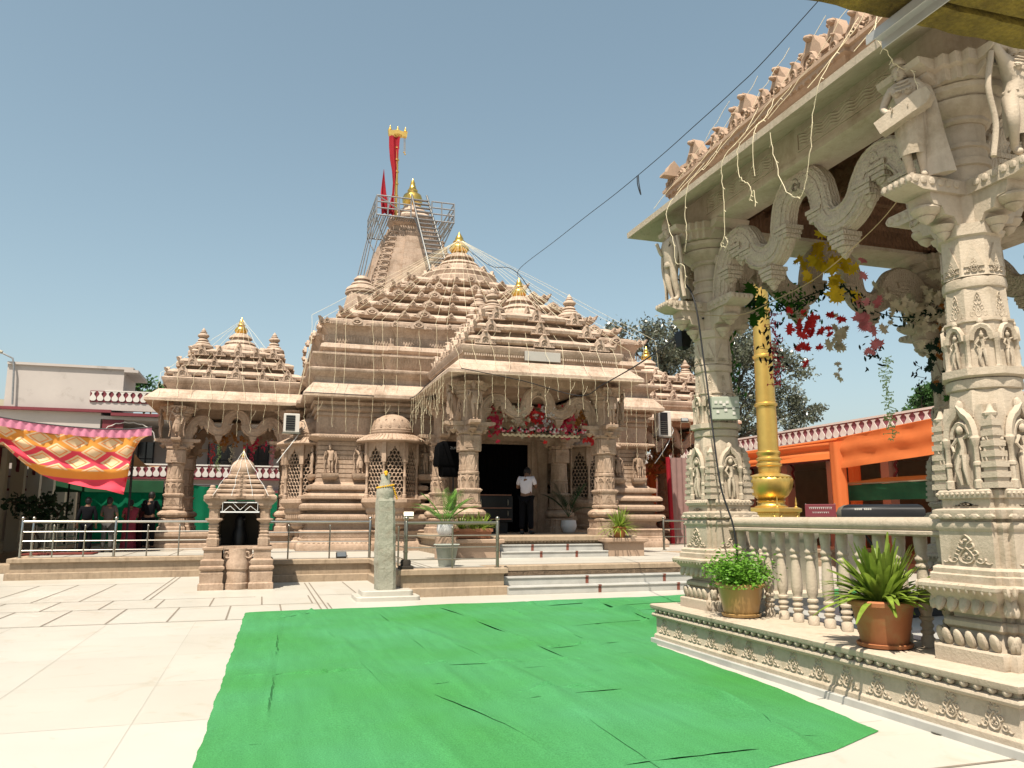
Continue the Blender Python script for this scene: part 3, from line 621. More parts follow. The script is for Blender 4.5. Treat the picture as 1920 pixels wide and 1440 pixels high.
def torana(mb,L,M,zf=lambda z:z,dep=.17,hi=True):
    P=[(x*L,0,zf(z)) for x,z in TOR]; P=P+[(-a,b,c) for a,b,c in P[-2::-1]]
    C=cr(P,4); n=len(C)
    mb.add(sweep_rect(C,.31,dep),M)
    mb.add(sweep_rect([c+Vector((0,-dep/2,0)) for c in C],.10,.03),M)
    for sgn in (-.115,.115):
        Q=[]
        for i,p in enumerate(C):
            t=(C[min(i+1,n-1)]-C[max(i-1,0)]).normalized(); Q.append(p+Vector((0,1,0)).cross(t)*sgn+Vector((0,-dep/2-.002,0)))
        mb.add(tube(Q,.016,4),M)
        if hi:
            for q in Q[2:-2:3]: mb.add(sphere(.017,5,4),M@Tm(q.x+.0,q.y,q.z))
    for s in (-1,1):
        for x_,z_ in ((.70,5.0),(0,5.22)): mb.add(tube(spiral(0,0,.015,.085,0,2.6*pi,14),.013,4),M@frame((s*x_*L,-dep/2-.01,zf(z_)),(1,0,0),(0,0,1),(0,-1,0)))
        mb.add(sweep_rect(cr([(s*L,0,zf(4.2)),(s*(L-.02),0,zf(4.55)),(s*(L-.12),0,zf(4.75)),(s*(L+.05),0,zf(4.95))],4),.12,dep*.8),M)
        for x,z in ((.88,4.78),(.60,4.90),(.36,4.46),(.17,4.9),(.72,5.0)):
            X=s*x*L; w=.12
            if x in (.36,): zb=z
            else: zb=z-.05
            for i in range(3): mb.add(box(X-w+.015*i,X+w-.015*i,-dep/2-.03+.01*i,dep/2+.03-.01*i,zf(zb)-.05*i-.045,zf(zb)-.05*i),M)
            mb.add(lathe([(.003,zf(zb)-.27),(.035,zf(zb)-.24),(.05,zf(zb)-.21),(.045,zf(zb)-.205),(.075,zf(zb)-.18),(.085,zf(zb)-.15),(.05,zf(zb)-.145)],10,cx=X,cy=0),M)
    mb.add(sphere(.1,8,6,(1.2,.9,.9)),M@Tm(0,0,zf(5.42)))
# ================================================================ RIGHT PAVILION
CX,CY=7.52,6.93; HS=1.965
PAV=empty('pavilion',(CX,CY,0),'cream stone pavilion with carved columns and sloping eave right of the green carpet','pavilion')
m=MB(); m.add(sweep(ratha(2.57,2.6,[],CX,CY),[(.0,0),(.06,0.0),(.06,.058),(.055,.064),(0,.066)],False,False)); m.build('plinth_curb',MSTEP,PAV)
m=MB(); m.add(sweep(ratha(2.57,2.6,[],CX,CY),[(.025,.02),(.025,.105),(.015,.118),(.002,.125),(0,.13),(0,.325),(.022,.327),(.04,.338),(.047,.355),(.04,.372),(.022,.383),(.0,.385),(0,.425),(.05,.428),(.055,.44),(.06,.475),(.05,.487),(.035,.492)],False,True))
X0=CX-2.57;Y0=CY-2.6;Y1=CY+2.6;X1=CX+2.57
for side in range(3):
    L=5.2 if side==0 else 5.14
    for i in range(int(L/.118)):
        t=.06+.118*i
        T=sphere(.034,8,6,(.9,1,.85))
        if side==0: p=Tm(X0-.022,Y0+t,.413)
        elif side==1: p=Tm(X0+t,Y0-.022,.413)
        else: p=Tm(X0+t,Y1+.022,.413)
        m.add(T,p)
    for i in range(14):
        t=.2+.368*i
        if side==0: M=frame((X0,Y0+t,.135),(0,-1,0),(0,0,1),(-1,0,0))
        elif side==1: M=frame((X0+t,Y0,.135),(1,0,0),(0,0,1),(0,-1,0))
        else: M=frame((X0+t,Y1,.135),(-1,0,0),(0,0,1),(0,1,0))
        m.add(MOTIF,M@Sm(.26,.235,.42))
m.build('plinth',CREAM,PAV,smooth=35)
m=MB(); strip(m,CX-1.75,CX+1.75,CY-1.75,CY+1.75,.497); m.build('marble_floor',MSTEP,PAV,smooth=0)
for sx,sy,st in ((-1,1,[(2,ST_STAND),(1,ST_DANCE)]),(-1,-1,[(2,ST_DRUM),(3,ST_DANCE)]),(1,1,[(0,ST_DANCE),(1,ST_STAND)]),(1,-1,[(0,ST_DANCE)])):
    make_column(PAV,CX+sx*HS+(.05 if (sx,sy)==(-1,-1) else 0),CY+sy*HS-(.04 if (sx,sy)==(-1,-1) else 0),st,(CREAM,CREAM))
for k in range(4):
    m=MB(Tm(CX,CY,0)@Rz(k*pi/2)@Tm(0,-HS,0)); torana(m,HS-.30,Matrix.Identity(4)); m.build('torana_arch',CREAMC,PAV,smooth=35)
# beams
m=MB(); b=.19
m.add(sweep(ratha(HS,HS,[],CX,CY),[(-b,5.36),(b,5.36),(b+.03,5.38),(b+.03,5.43),(b,5.44),(b,5.80),(-b,5.80)],False,False))
V,F=sweep(ratha(HS,HS,[],CX,CY),[(-b,5.80),(-b,5.36)],False,False); m.add((V,F)); m.build('beam',CREAM,PAV)
m=MB()
for k in range(4):
    M=Tm(CX,CY,0)@Rz(k*pi/2)@Tm(0,-HS-b,0)
    for c in (-.93,.93):
        F0=M@frame((c,0,0),(1,0,0),(0,0,1),(0,-1,0))
        m.add(box(-.72,.72,5.50,5.52,0,.014),F0); m.add(box(-.72,.72,5.70,5.72,0,.014),F0); m.add(box(-.72,-.70,5.52,5.70,0,.014),F0); m.add(box(.70,.72,5.52,5.70,0,.014),F0)
        for q in (0,.035,.07,.105):
            P=[(x/10*.68,5.565+q+.022*math.sin(x/10*16),.004) for x in range(-10,11)]
            P=[(x/30*.68,5.555+q+.018*math.sin(x/30*18),.003) for x in range(-30,31)]
            m.add(tube(P,.010,4),F0)
m.build('carved_beam_panel',CREAM,PAV,smooth=60)
m=MB(); m.add(sweep(ratha(HS,HS,[],CX,CY),[(-.19,5.805),(.19,5.80),(.79,5.50),(.80,5.50),(.805,5.575),(.60,5.69),(.2,5.90),(-.2,5.95)],True,True)); m.build('eave',CREAM,PAV)
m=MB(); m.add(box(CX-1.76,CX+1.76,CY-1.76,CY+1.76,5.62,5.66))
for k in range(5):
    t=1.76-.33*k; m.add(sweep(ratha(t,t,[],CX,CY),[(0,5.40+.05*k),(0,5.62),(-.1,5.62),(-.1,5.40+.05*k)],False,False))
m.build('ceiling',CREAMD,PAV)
m=MB(); RP=ratha(2.36,2.36,[(.55,.06)],CX,CY)
m.add(sweep(RP,[(-.35,5.86),(-.30,5.89),(-.12,5.93),(-.05,5.98),(-.04,6.0),(.0,6.01),(.0,6.05),(.03,6.06),(.03,6.10),(.0,6.12),(-.3,6.16)],True,True))
for k in range(4):
    for i in range(44):
        m.add(extrude([(-.03,0),(.03,0),(0,-.045)],-.01,.012),Tm(CX,CY,0)@Rz(k*pi/2)@frame((-2.3+i*.107,-2.35-(.06 if 10<i<33 else 0),6.02),(1,0,0),(0,0,1),(0,-1,0)))

for k in range(4):
    for i in range(17): m.add(VOL if i%2 else GAV,Tm(CX,CY,0)@Rz(k*pi/2)@frame((-2.2+i*.275,-2.36-(.06 if 4<i<12 else 0),6.11),(1,0,0),(0,0,1),(0,-1,0))@Sm(.27,.22,.5))
m.build('cornice',PEACH,PAV)
for t in range(4):
    m=MB(); hw=2.12-.42*t; z=6.14+.36*t
    m.add(sweep(ratha(hw,hw,[(.5,.05)],CX,CY),[(-.12,z-.06),(-.12,z+.02),(.02,z+.06),(.05,z+.12),(.03,z+.19),(-.06,z+.25),(-.35,z+.29)],True,True))
    n=(7,7,5,3)[t]
    for k in range(4):
        for i in range(n):
            x=(i-(n-1)/2)*(hw*{7:.29,5:.42,3:.78}[n])
            m.add(GAV,Tm(CX,CY,0)@Rz(k*pi/2)@frame((x,-hw-.09-(0.03 if abs(x)<.5*hw else 0),z+.0),(1,0,0),(0,0,1),(0,-1,0))@Sm((.62 if i%2==0 else .46)-.05*t,.50 if i%2==0 else .38,1))
            for dx in ((-.5,.5) if n>1 and t<2 else ()): m.add(VOL,Tm(CX,CY,0)@Rz(k*pi/2)@frame((x+dx*hw*.5,-hw-.06,z+.05),(1,0,0),(0,0,1),(0,-1,0))@Sm(.34,.34,1))
        m.add(extrude([(0,0),(.2,0),(.14,.16),(.04,.2)],-.04,.04),Tm(CX,CY,z+.1)@Rz(k*pi/2)@Rz(-3*pi/4)@frame((hw*1.40,0,0),(1,0,0),(0,0,1),(0,1,0)))
    m.build('roof_tier',PEACH,PAV)
m=MB(); m.add(bell(.75,7.5,.8,28),Tm(CX,CY,0)); m.build('roof_bell',PEACH,PAV)
m=MB(); m.add(kalash(.3,8.3,.8),Tm(CX,CY,0)); m.build('finial',GOLD,PAV)
# balustrade (only on the carpet side)
BR=MB(); xr_=CX-HS
P=[(-.085,1.435),(.085,1.435),(.10,1.45),(.10,1.475),(.075,1.485),(.095,1.51),(.10,1.54),(.09,1.575),(.06,1.60),(-.06,1.60),(-.09,1.575),(-.10,1.54),(-.095,1.51),(-.075,1.485),(-.10,1.475),(-.10,1.45)]
BR.add(extrude(P,CY-HS+.33,CY+HS-.33),Tm(xr_,0,0)@Matrix(((1,0,0,0),(0,0,1,0),(0,1,0,0),(0,0,0,1))))
BR=BR.build('handrail',CREAM,PAV)
bp=[(.055,.495),(.056,.57),(.046,.58),(.043,.60),(.055,.61),(.055,.63),(.042,.64),(.042,.655),(.055,.665),(.055,.685),(.043,.695),(.043,.715),(.057,.725),(.057,.745),(.044,.755),(.044,.775),(.055,.80),(.060,.86),(.058,.95),(.052,1.06),(.046,1.14),(.046,1.155),(.056,1.165),(.056,1.185),(.044,1.195),(.044,1.215),(.056,1.225),(.056,1.245),(.044,1.26),(.050,1.32),(.056,1.38),(.056,1.436)]
m=MB(); m.add(lathe(bp,16)); bal=m.build('baluster',CREAM,smooth=50)
for i in range(13):
    c=bal if i==0 else bal.copy()
    if i: col.objects.link(c)
    c.location=(xr_,CY-1.50+i*.25,0); c.parent=PAV; c.matrix_parent_inverse=Tm(-CX,-CY,0)
# ================================================================ TERRACE (platform of the temple)
def wallprof(o=0): return [(.09,0),(.09,.165),(.075,.18),(.0,.182),(.0,.42),(.02,.43),(.07,.44),(.07,.535),(.05,.55)]
TP=[(2.75,16.3),(4.93,16.3),(4.93,16.95),(12.2,16.95),(12.2,22.4),(20,22.4),(20,60),(-6.1,60),(-6.1,23.55),(-.6,23.75),(-.6,20.95),(2.75,20.95)]
m=MB(); m.add(sweep(TP,wallprof(),False,True)); m.build('terrace_wall',PLAT,kind='structure')
m=MB(); V=np.array([(x,y,.554) for x,y in TP]); V2=sweep([(x,y) for x,y in TP],[(-.30,.554)],False,True); m.add(V2); m.build('terrace_paving',MARB,kind='structure',smooth=0)
m=MB()
for y in (18.2,20.0,24.2,25.0): strip(m,3.1,12,y,y+.025,.558)
for x in (3.3,3.45,11.2): strip(m,x,x+.025,16.7,25,.559)
for x in (-5,-3.6,-2.4): strip(m,x,x+.03,23.9,34,.559)
strip(m,-6,-.7,24.9,24.93,.558); strip(m,-6,-.7,26.6,26.63,.558); m.build('terrace_inlay',INLAY,kind='structure',smooth=0)
# lower marble steps + dark carved riser
def steps(name,x0,x1,y0,z0,n,rise,run,ybk,xs,label):
    e=empty(name,((x0+x1)/2,y0,z0),label,'steps')
    for i in range(n):
        m=MB(); y=y0+run*i; m.add(bbox(x0,x1,y+.012,ybk,z0+rise*i,z0+rise*(i+1)-.03,.004)); m.add(bbox(x0-.0,x1+.0,y-.01,ybk,z0+rise*(i+1)-.03,z0+rise*(i+1),.006)); m.build('marble_step',MSTEP,e)
        m=MB()
        for x in xs:
            xx=x-.13*i
            m.add(box(xx,xx+.07,y+.006,y+.02,z0+rise*i+.002,z0+rise*(i+1)-.032)); m.add(box(xx,xx+.07,y-.014,y+.05,z0+rise*(i+1)-.028,z0+rise*(i+1)+.003))
        m.build('red_stone_inset',REDST,e)
    return e
steps('courtyard_steps',4.97,12.1,16.1,0,2,.165,.40,16.93,(7.0,8.9,10.8),'lower broad white marble steps with red insets rising from the courtyard')
m=MB()
for i in range(150): m.add(sphere(.02,5,4),Tm(4.97+.048*i,16.945,.37))
m.add(box(4.95,12.15,16.86,16.9395,.335,.42)); m.build('terrace_carved_riser',mat('dark_carved_stone',(.20,.14,.09),.9,var=.35,vscale=8,carve=.6,cscale=30),kind='structure')
# ================================================================ TEMPLE
TX,TY=7.4,31.1
TE=empty('temple',(TX,TY,.55),'large pink sandstone temple with stepped roofs, pillared porches and a tall tower','temple')
HX,HY=5.8,5.2
W=ratha(HX,HY,[(.62,.12)],TX,TY)
# --- base mouldings
prof=[(.55,.55),(.56,.60),(.56,.74),(.50,.84),(.46,.86),(.46,.92),(.40,.94),(.40,1.10),(.42,1.13),(.44,1.16),(.40,1.19),(.30,1.21),(.26,1.25),(.22,1.36),(.24,1.43),(.36,1.47),(.44,1.49),(.48,1.55),(.48,1.62),(.44,1.68),(.30,1.71),(.22,1.73),(.22,1.78),(.30,1.80),(.42,1.82),(.47,1.88),(.47,1.96),(.42,2.02),(.20,2.05),(.18,2.12),(.30,2.15),(.42,2.18),(.42,2.26),(.34,2.33),(.14,2.36),(.14,2.42),(.26,2.46),(.28,2.52),(.26,2.60),(.10,2.64),(.04,2.70)]
WB=ratha(HX,HY,[(.62,.12),(.44,-.56)],TX,TY)
m=MB(); m.add(sweep(WB,prof,False,True))
def row(mb,T,x0,x1,y,z,d,S,nrm=(0,-1,0)):
    n=int(abs(x1-x0)/d)
    for i in range(n): mb.add(T,frame((x0+(x1-x0)*(i+.5)/n,y,z),(1,0,0),(0,0,1),nrm)@S)
TOOTH=extrude([(-.04,-.045),(.04,-.045),(.04,.03),(0,.05),(-.04,.03)],0,.022)
ZIG=join([tube([(-.5,0,0),(0,.8,0),(.5,0,0)],.12,4),sphere(.13,6,4)])
for xa,xb,dy in ((TX-HX-.4,TX-HX*.62,0),(TX-HX*.62,TX-2.9,.12),(TX+2.9,TX+HX*.62,.12),(TX+HX*.62,TX+HX+.4,0)):
    yb=TY-HY-dy
    row(m,ZIG,xa,xb,yb-.53,.77,.14,Sm(.13,.07,.06)); row(m,ZIG,xa,xb,yb-.405,.98,.12,Sm(.12,.09,.06))
    row(m,TOOTH,xa,xb,yb-.475,1.59,.065,Sm(.45,1.1,1)); row(m,TOOTH,xa,xb,yb-.465,1.92,.065,Sm(.45,1.1,1)); row(m,TOOTH,xa,xb,yb-.41,2.22,.08,Sm(.6,1,1))
m.build('base_moulding',STONE,TE)
# --- wall
prof=[(.04,2.70)]; z=2.70
for i in range(9): prof+=[(0,z+.01),(0,z+.125),(-.03,z+.13),(-.03,z+.145)]; z+=.147
prof+=[(0,z),(.10,z+.04),(.22,z+.08),(.27,z+.13),(.25,z+.18),(.10,z+.21),(.03,z+.23),(.03,4.82),(.09,4.84),(.09,4.93),(.06,4.94),(.06,4.98),(.15,5.0),(.17,5.06),(.15,5.12),(.10,5.13),(.10,5.18),(.20,5.20),(.22,5.28),(.20,5.32),(.16,5.34),(.16,5.42)]
m=MB(); m.add(sweep(W,prof,False,True)); zc=z+.13
for xa,xb,dy in ((TX-HX,TX-HX*.62,0),(TX-HX*.62,TX-2.9,.12),(TX+2.9,TX+HX*.62,.12),(TX+HX*.62,TX+HX,0)):
    row(m,TOOTH,xa,xb,TY-HY-dy-.265,zc,.085,Sm(.7,.9,1)); row(m,TOOTH,xa,xb,TY-HY-dy-.165,5.06,.08,Sm(.6,.8,1))
    row(m,GAV,xa+.1,xb-.1,TY-HY-dy-.04,4.25,.62,Sm(.6,.35,.25))
m.build('wall',STONE,TE)
# --- eave and entablature above
m=MB(); m.add(sweep(W,[(.14,5.40),(.50,5.37),(.55,5.40),(.55,5.50),(.24,5.88),(.20,5.92),(.10,5.93)],True,True)); m.build('eave',ROOFS,TE)
m=MB(); m.add(sweep(W,[(.16,5.90),(.17,6.05),(.24,6.14),(.38,6.22),(.42,6.28),(.42,6.34),(.30,6.38),(.12,6.40),(.12,6.45),(.28,6.80),(.31,6.82),(.31,6.88),(-.05,6.94),(-.05,7.0),(.02,7.03),(.06,7.10),(.02,7.22),(-.12,7.28),(-.22,7.30),(-.22,7.36),(-.22,7.58),(-.14,7.78),(-.02,7.90),(-.0,7.93),(-.0,8.03),(-.14,8.07)],True,True))
SLAT=box(-.018,.018,0,.36,0,.02)
for xa,xb,dy in ((TX-HX,TX-HX*.62,0),(TX-HX*.62,TX+HX*.62,.12),(TX+HX*.62,TX+HX,0)):
    n=int((xb-xa)/.09)
    for i in range(n):
        x=xa+(xb-xa)*(i+.5)/n
        m.add(SLAT,Tm(x,TY-HY-dy-.125,6.46)@Rx(pi/2+.43)); 
        m.add(box(-.02,.02,0,.2,0,.015),frame((x,TY-HY-dy+.215,7.36),(1,0,0),(0,0,1),(0,-1,0)))
m.build('entablature',ROOFS,TE)
# --- main roof tiers
for k in range(6):
    off=-.69*k; z=8.03+.57*k
    Wk=ratha(HX+off,HY+off,[(.62,.14),(.30,.26)],TX,TY); m=MB()
    if k==0: pr=[(-.16,8.03),(-.16,8.12),(-.4,8.2)]
    else: pr=[(-.36,z-.50),(-.36,z-.27),(-.30,z-.25),(-.04,z-.235),(.02,z-.20),(.03,z-.10),(.0,z-.07),(-.26,z+.07),(-.8 if k<5 else -.5,z+.12)]
    m.add(sweep(Wk,pr,True,True))
    hx=HX+off; hy=HY+off
    for side in range(4):
        h,hh=(hx,hy) if side%2==0 else (hy,hx)
        if side==2: continue
        M=Tm(TX,TY,0)@Rz(side*pi/2)
        for s in (-.81,-.46,0,.46,.81):
            if k==5 and s!=0: continue
            d=.26 if abs(s)<.3 else .14 if abs(s)<.62 else 0
            m.add(VOL,M@frame((s*h,-hh-d-.10,z-.16),(1,0,0),(0,0,1),(0,-1,0))@Sm(.92 if k<4 else .7,.46,.8))
        for s,d in ((-.62,.14),(.62,.14),(-.30,.26),(.30,.26),(-1,0),(1,0)):
            m.add(VOL,M@frame((s*h-.13*(1 if s>0 else -1),-hh-d-.07,z-.14),(1,0,0),(0,0,1),(0,-1,0))@Sm(.38,.34,.8))
        m.add(extrude([(-.1,0),(.12,.02),(.20,.18),(.08,.14),(0,.08)],-.05,.05),M@Tm(-h,-hh,z-.1)@Rz(-pi*.75)@Matrix(((1,0,0,0),(0,0,-1,0),(0,1,0,0),(0,0,0,1))))
    m.build('roof_tier',ROOFS,TE,smooth=24)
m=MB(); m.add(lathe([(1.75,10.9),(1.75,11.15),(1.55,11.25),(1.6,11.4),(1.5,11.5)],32),Tm(TX,TY,0)); m.add(bell(1.32,11.35,1.15,36),Tm(TX,TY,0))
for k in range(12): m.add(VOL,Tm(TX,TY,0)@Rz(k*pi/6)@frame((0,-1.5,11.25),(1,0,0),(0,0,1),(0,-1,0))@Sm(.7,.7,1))
m.build('roof_bell',ROOFS,TE)
m=MB(); m.add(kalash(.40,12.5,1.05,20,10),Tm(TX,TY,0)); m.build('finial',GOLD,TE,smooth=60)
# small bells standing on the corners of the roof
for x,y,z in ((TX-.05,TY-3.5,9.30),):
    m=MB(); m.add(bell(.34,0,.36,18)); m.add(kalash(.17,.34,.42,14)); m.build('roof_pot',ROOFS,TE,world=False).location=(x-TX,y-TY,z-.55)
# --- porches
PZ=([.48,.49,1.22,1.82,2.6,3.55,4.0,4.375,4.9,5.36],[1.10,1.12,1.75,2.10,2.75,3.5,3.88,4.22,4.78,5.28])
zf=lambda z: float(np.interp(z,[4.0,5.5],[3.92,5.35]))
def porch(M,front=False,name='porch'):
    # local: front eave lip y=0 , back y=5.3 , x centred; hx=2.87
    parts=[]
    m=MB(M); pl=ratha(2.55,2.55,[],0,2.95)
    m.add(sweep([(x,y) for x,y in pl],[(.06,.55),(.06,.72),(.0,.76),(-.03,.78),(-.03,.92),(.02,.95),(.10,.98),(.10,1.08),(.08,1.10)],False,True))
    for i in range(48): m.add(sphere(.035,6,4,(1,.8,.9)),Tm(-2.4+i*.102,.36,.955))
    m.build('porch_floor',PLAT if front else STONE,TE)
    for sx in (-1,1):
        for yy,hi in ((1.05,True),(4.75,False)):
            st=[(3,ST_STAND)] if hi else []
            if hi: st.append((2 if sx<0 else 0,ST_DANCE))
            o=make_column(TE,0,0,st,(STONE,STONE),zmap=PZ,hi=False)
            o.matrix_basis=M@Tm(sx*2.03,yy,0)
    for k,(a,L) in enumerate(((0,1.72),(-pi/2,1.55),(pi/2,1.55))):
        MM=M@(Tm(0,1.05,0) if k==0 else Tm(-2.03 if k==1 else 2.03,2.9,0)@Rz(a))
        m=MB(MM); torana(m,L,Matrix.Identity(4),zf,.16); m.build('torana_arch',STONE,TE,smooth=35)
    m=MB(M); bp_=[(-2.03,1.05),(2.03,1.05),(2.03,5.0),(-2.03,5.0)]
    m.add(sweep(bp_,[(-.2,5.26),(.2,5.26),(.2,5.5),(-.2,5.5)],False,False)); m.add(box(-1.85,1.85,1.23,5.0,5.38,5.42)); m.build('porch_beam',STONE,TE)
    m=MB(M); eave=[(-2.87,0),(2.87,0),(2.87,5.5),(-2.87,5.5)]
    m.add(sweep(eave,[(-.75,5.50),(-.05,5.39),(0,5.41),(0,5.50),(-.36,5.83),(-.42,5.86),(-.6,5.87)],True,True)); m.build('porch_eave',ROOFS,TE)
    m=MB(M); RB=[(-2.87,0),(2.87,0),(2.87,5.6),(-2.87,5.6)]
    m.add(sweep(RB,[(-.62,5.86),(-.60,5.98),(-.50,6.08),(-.44,6.20),(-.43,6.27),(-.50,6.31),(-.8,6.35)],False,True)); 
    for i in range(70): m.add(TOOTH,frame((-2.3+i*.067,.51,6.03),(1,0,0),(0,0,1),(0,-1,0))@Sm(.5,.7,1))
    for i in range(60): m.add(TOOTH,frame((-2.37,.5+i*.075,6.10),(0,-1,0),(0,0,1),(-1,0,0))@Sm(.6,.9,1))
    m.build('porch_cornice',ROOFS,TE)
    for t in range(3):
        o=-.66-.33*t; z=6.5+.45*t; m=MB(M); hw=2.87+o; yc=2.8
        plan=ratha(hw,hw,[(.55,.05)],0,yc)
        m.add(sweep(plan,[(-.26,z-.28),(-.26,z-.13),(-.03,z-.12),(.04,z-.08),(.06,z+.0),(.04,z+.03),(-.16,z+.13),(-.4,z+.18)],False,True))
        for side in range(4):
            if side==2: continue
            MM=Tm(0,yc,0)@Rz(side*pi/2)
            for s in (-.78,0,.78): m.add(GAV,MM@frame((s*hw,-hw-.10-(.04 if abs(s)<.5 else 0),z-.17),(1,0,0),(0,0,1),(0,-1,0))@Sm(.60-.05*t,.40,.8))
            m.add(extrude([(-.1,0),(.08,.02),(.13,.14),(.04,.11),(0,.07)],-.04,.04),MM@Tm(-hw,-hw,z-.02)@Rz(-pi*.75)@Matrix(((1,0,0,0),(0,0,-1,0),(0,1,0,0),(0,0,0,1))))
            if side in (1,3):
                for s in (-.4,.4): m.add(GAV,MM@frame((s*hw,-hw-.10,z-.17),(1,0,0),(0,0,1),(0,-1,0))@Sm(.42,.38,1))
        m.build('porch_roof_tier',ROOFS,TE,smooth=24)
    m=MB(M@Tm(0,2.8,0)); m.add(bell(.86,7.52,.9,28))
    for k in range(4): m.add(GAV,Rz(k*pi/2)@frame((0,-.86,7.5),(1,0,0),(0,0,1),(0,-1,0))@Sm(.4,.45,1))
    m.build('roof_bell',ROOFS,TE)
    m=MB(M@Tm(0,2.8,0)); m.add(kalash(.23,8.38,.72,18,10)); m.build('finial',GOLD,TE,smooth=60)
    for sx in (-1,1):
        for sy in (-1,1):
            m=MB(M@Tm(sx*1.22,2.8+sy*1.22,0)); m.add(bell(.38,7.5,.42,18)); m.add(kalash(.20,7.9,.42,12)); m.build('roof_pot',ROOFS,TE)
PF=Tm(TX,20.08,0); PL=Tm(TX-5.75-5.55,TY-.25,0)@Rz(-pi/2); PR=Tm(TX+5.75+5.55,TY-.25,0)@Rz(pi/2)
porch(PF,True); porch(PL); porch(PR)
# --- figures on the wall
def wallfig(x,y,z,T,s=.62,rz=0):
    m=MB(Tm(x,y,z)@Rz(rz)); m.add(T,Sm(s)); m.add(sweep([(-.26,-.16),(.26,-.16),(.26,.1),(-.26,.1)],[(-.08,-.20),(-.02,-.14),(0,-.02),(0,0)])); m.build('wall_statue',STONE,TE,smooth=60)
yw=TY-HY-.10
for x,T in ((2.0,ST_STAND),(2.95,ST_DANCE),(5.05,ST_STAND),(9.85,ST_DANCE),(12.05,ST_DANCE),(12.85,ST_STAND)): wallfig(x,yw-(.12 if abs(x-TX)<3.6 else 0),2.98,T,.70)
wallfig(TX-HX-.1,TY-4.3,2.98,ST_STAND,.7,-pi/2)
# door + surround
m=MB(); xd0,xd1=6.25,8.60
m.add(box(xd0-.30,xd0-.1,yw-.30,yw,1.1,4.15)); m.add(box(xd1+.1,xd1+.30,yw-.30,yw,1.1,4.15)); m.add(box(xd0-.34,xd1+.34,yw-.34,yw,4.15,4.4)); m.add(box(xd0-.1,xd0,yw-.2,yw,1.1,4.05)); m.add(box(xd1,xd1+.1,yw-.2,yw,1.1,4.05)); m.add(box(xd0-.1,xd1+.1,yw-.2,yw,4.05,4.15))
m.build('door_surround',STONE,TE)
for x in (9.05,9.75,5.75):
    m=MB(Tm(x,yw-.36,0)); m.add(radial(NQ,[(.20,1.1),(.20,1.5),(.17,1.55),(.17,2.2),(.19,2.25),(.19,2.35),(.15,2.4),(.15,3.4),(.18,3.45),(.18,3.6),(.22,3.7),(.22,4.6)])); m.build('pilaster',STONE,TE)
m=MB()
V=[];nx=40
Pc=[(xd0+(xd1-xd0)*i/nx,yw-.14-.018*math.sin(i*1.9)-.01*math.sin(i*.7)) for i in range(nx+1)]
m.add(rings([[(x,y,z) for x,y in Pc] for z in (1.12,2.0,3.0,4.04)],False,False,False)); bc=m.build('dark_doorway_sheet',BLK,label='flat black sheet standing for the dark temple doorway, behind the man in white',cat='curtain')  # folded black sheet in place of the unlit door opening
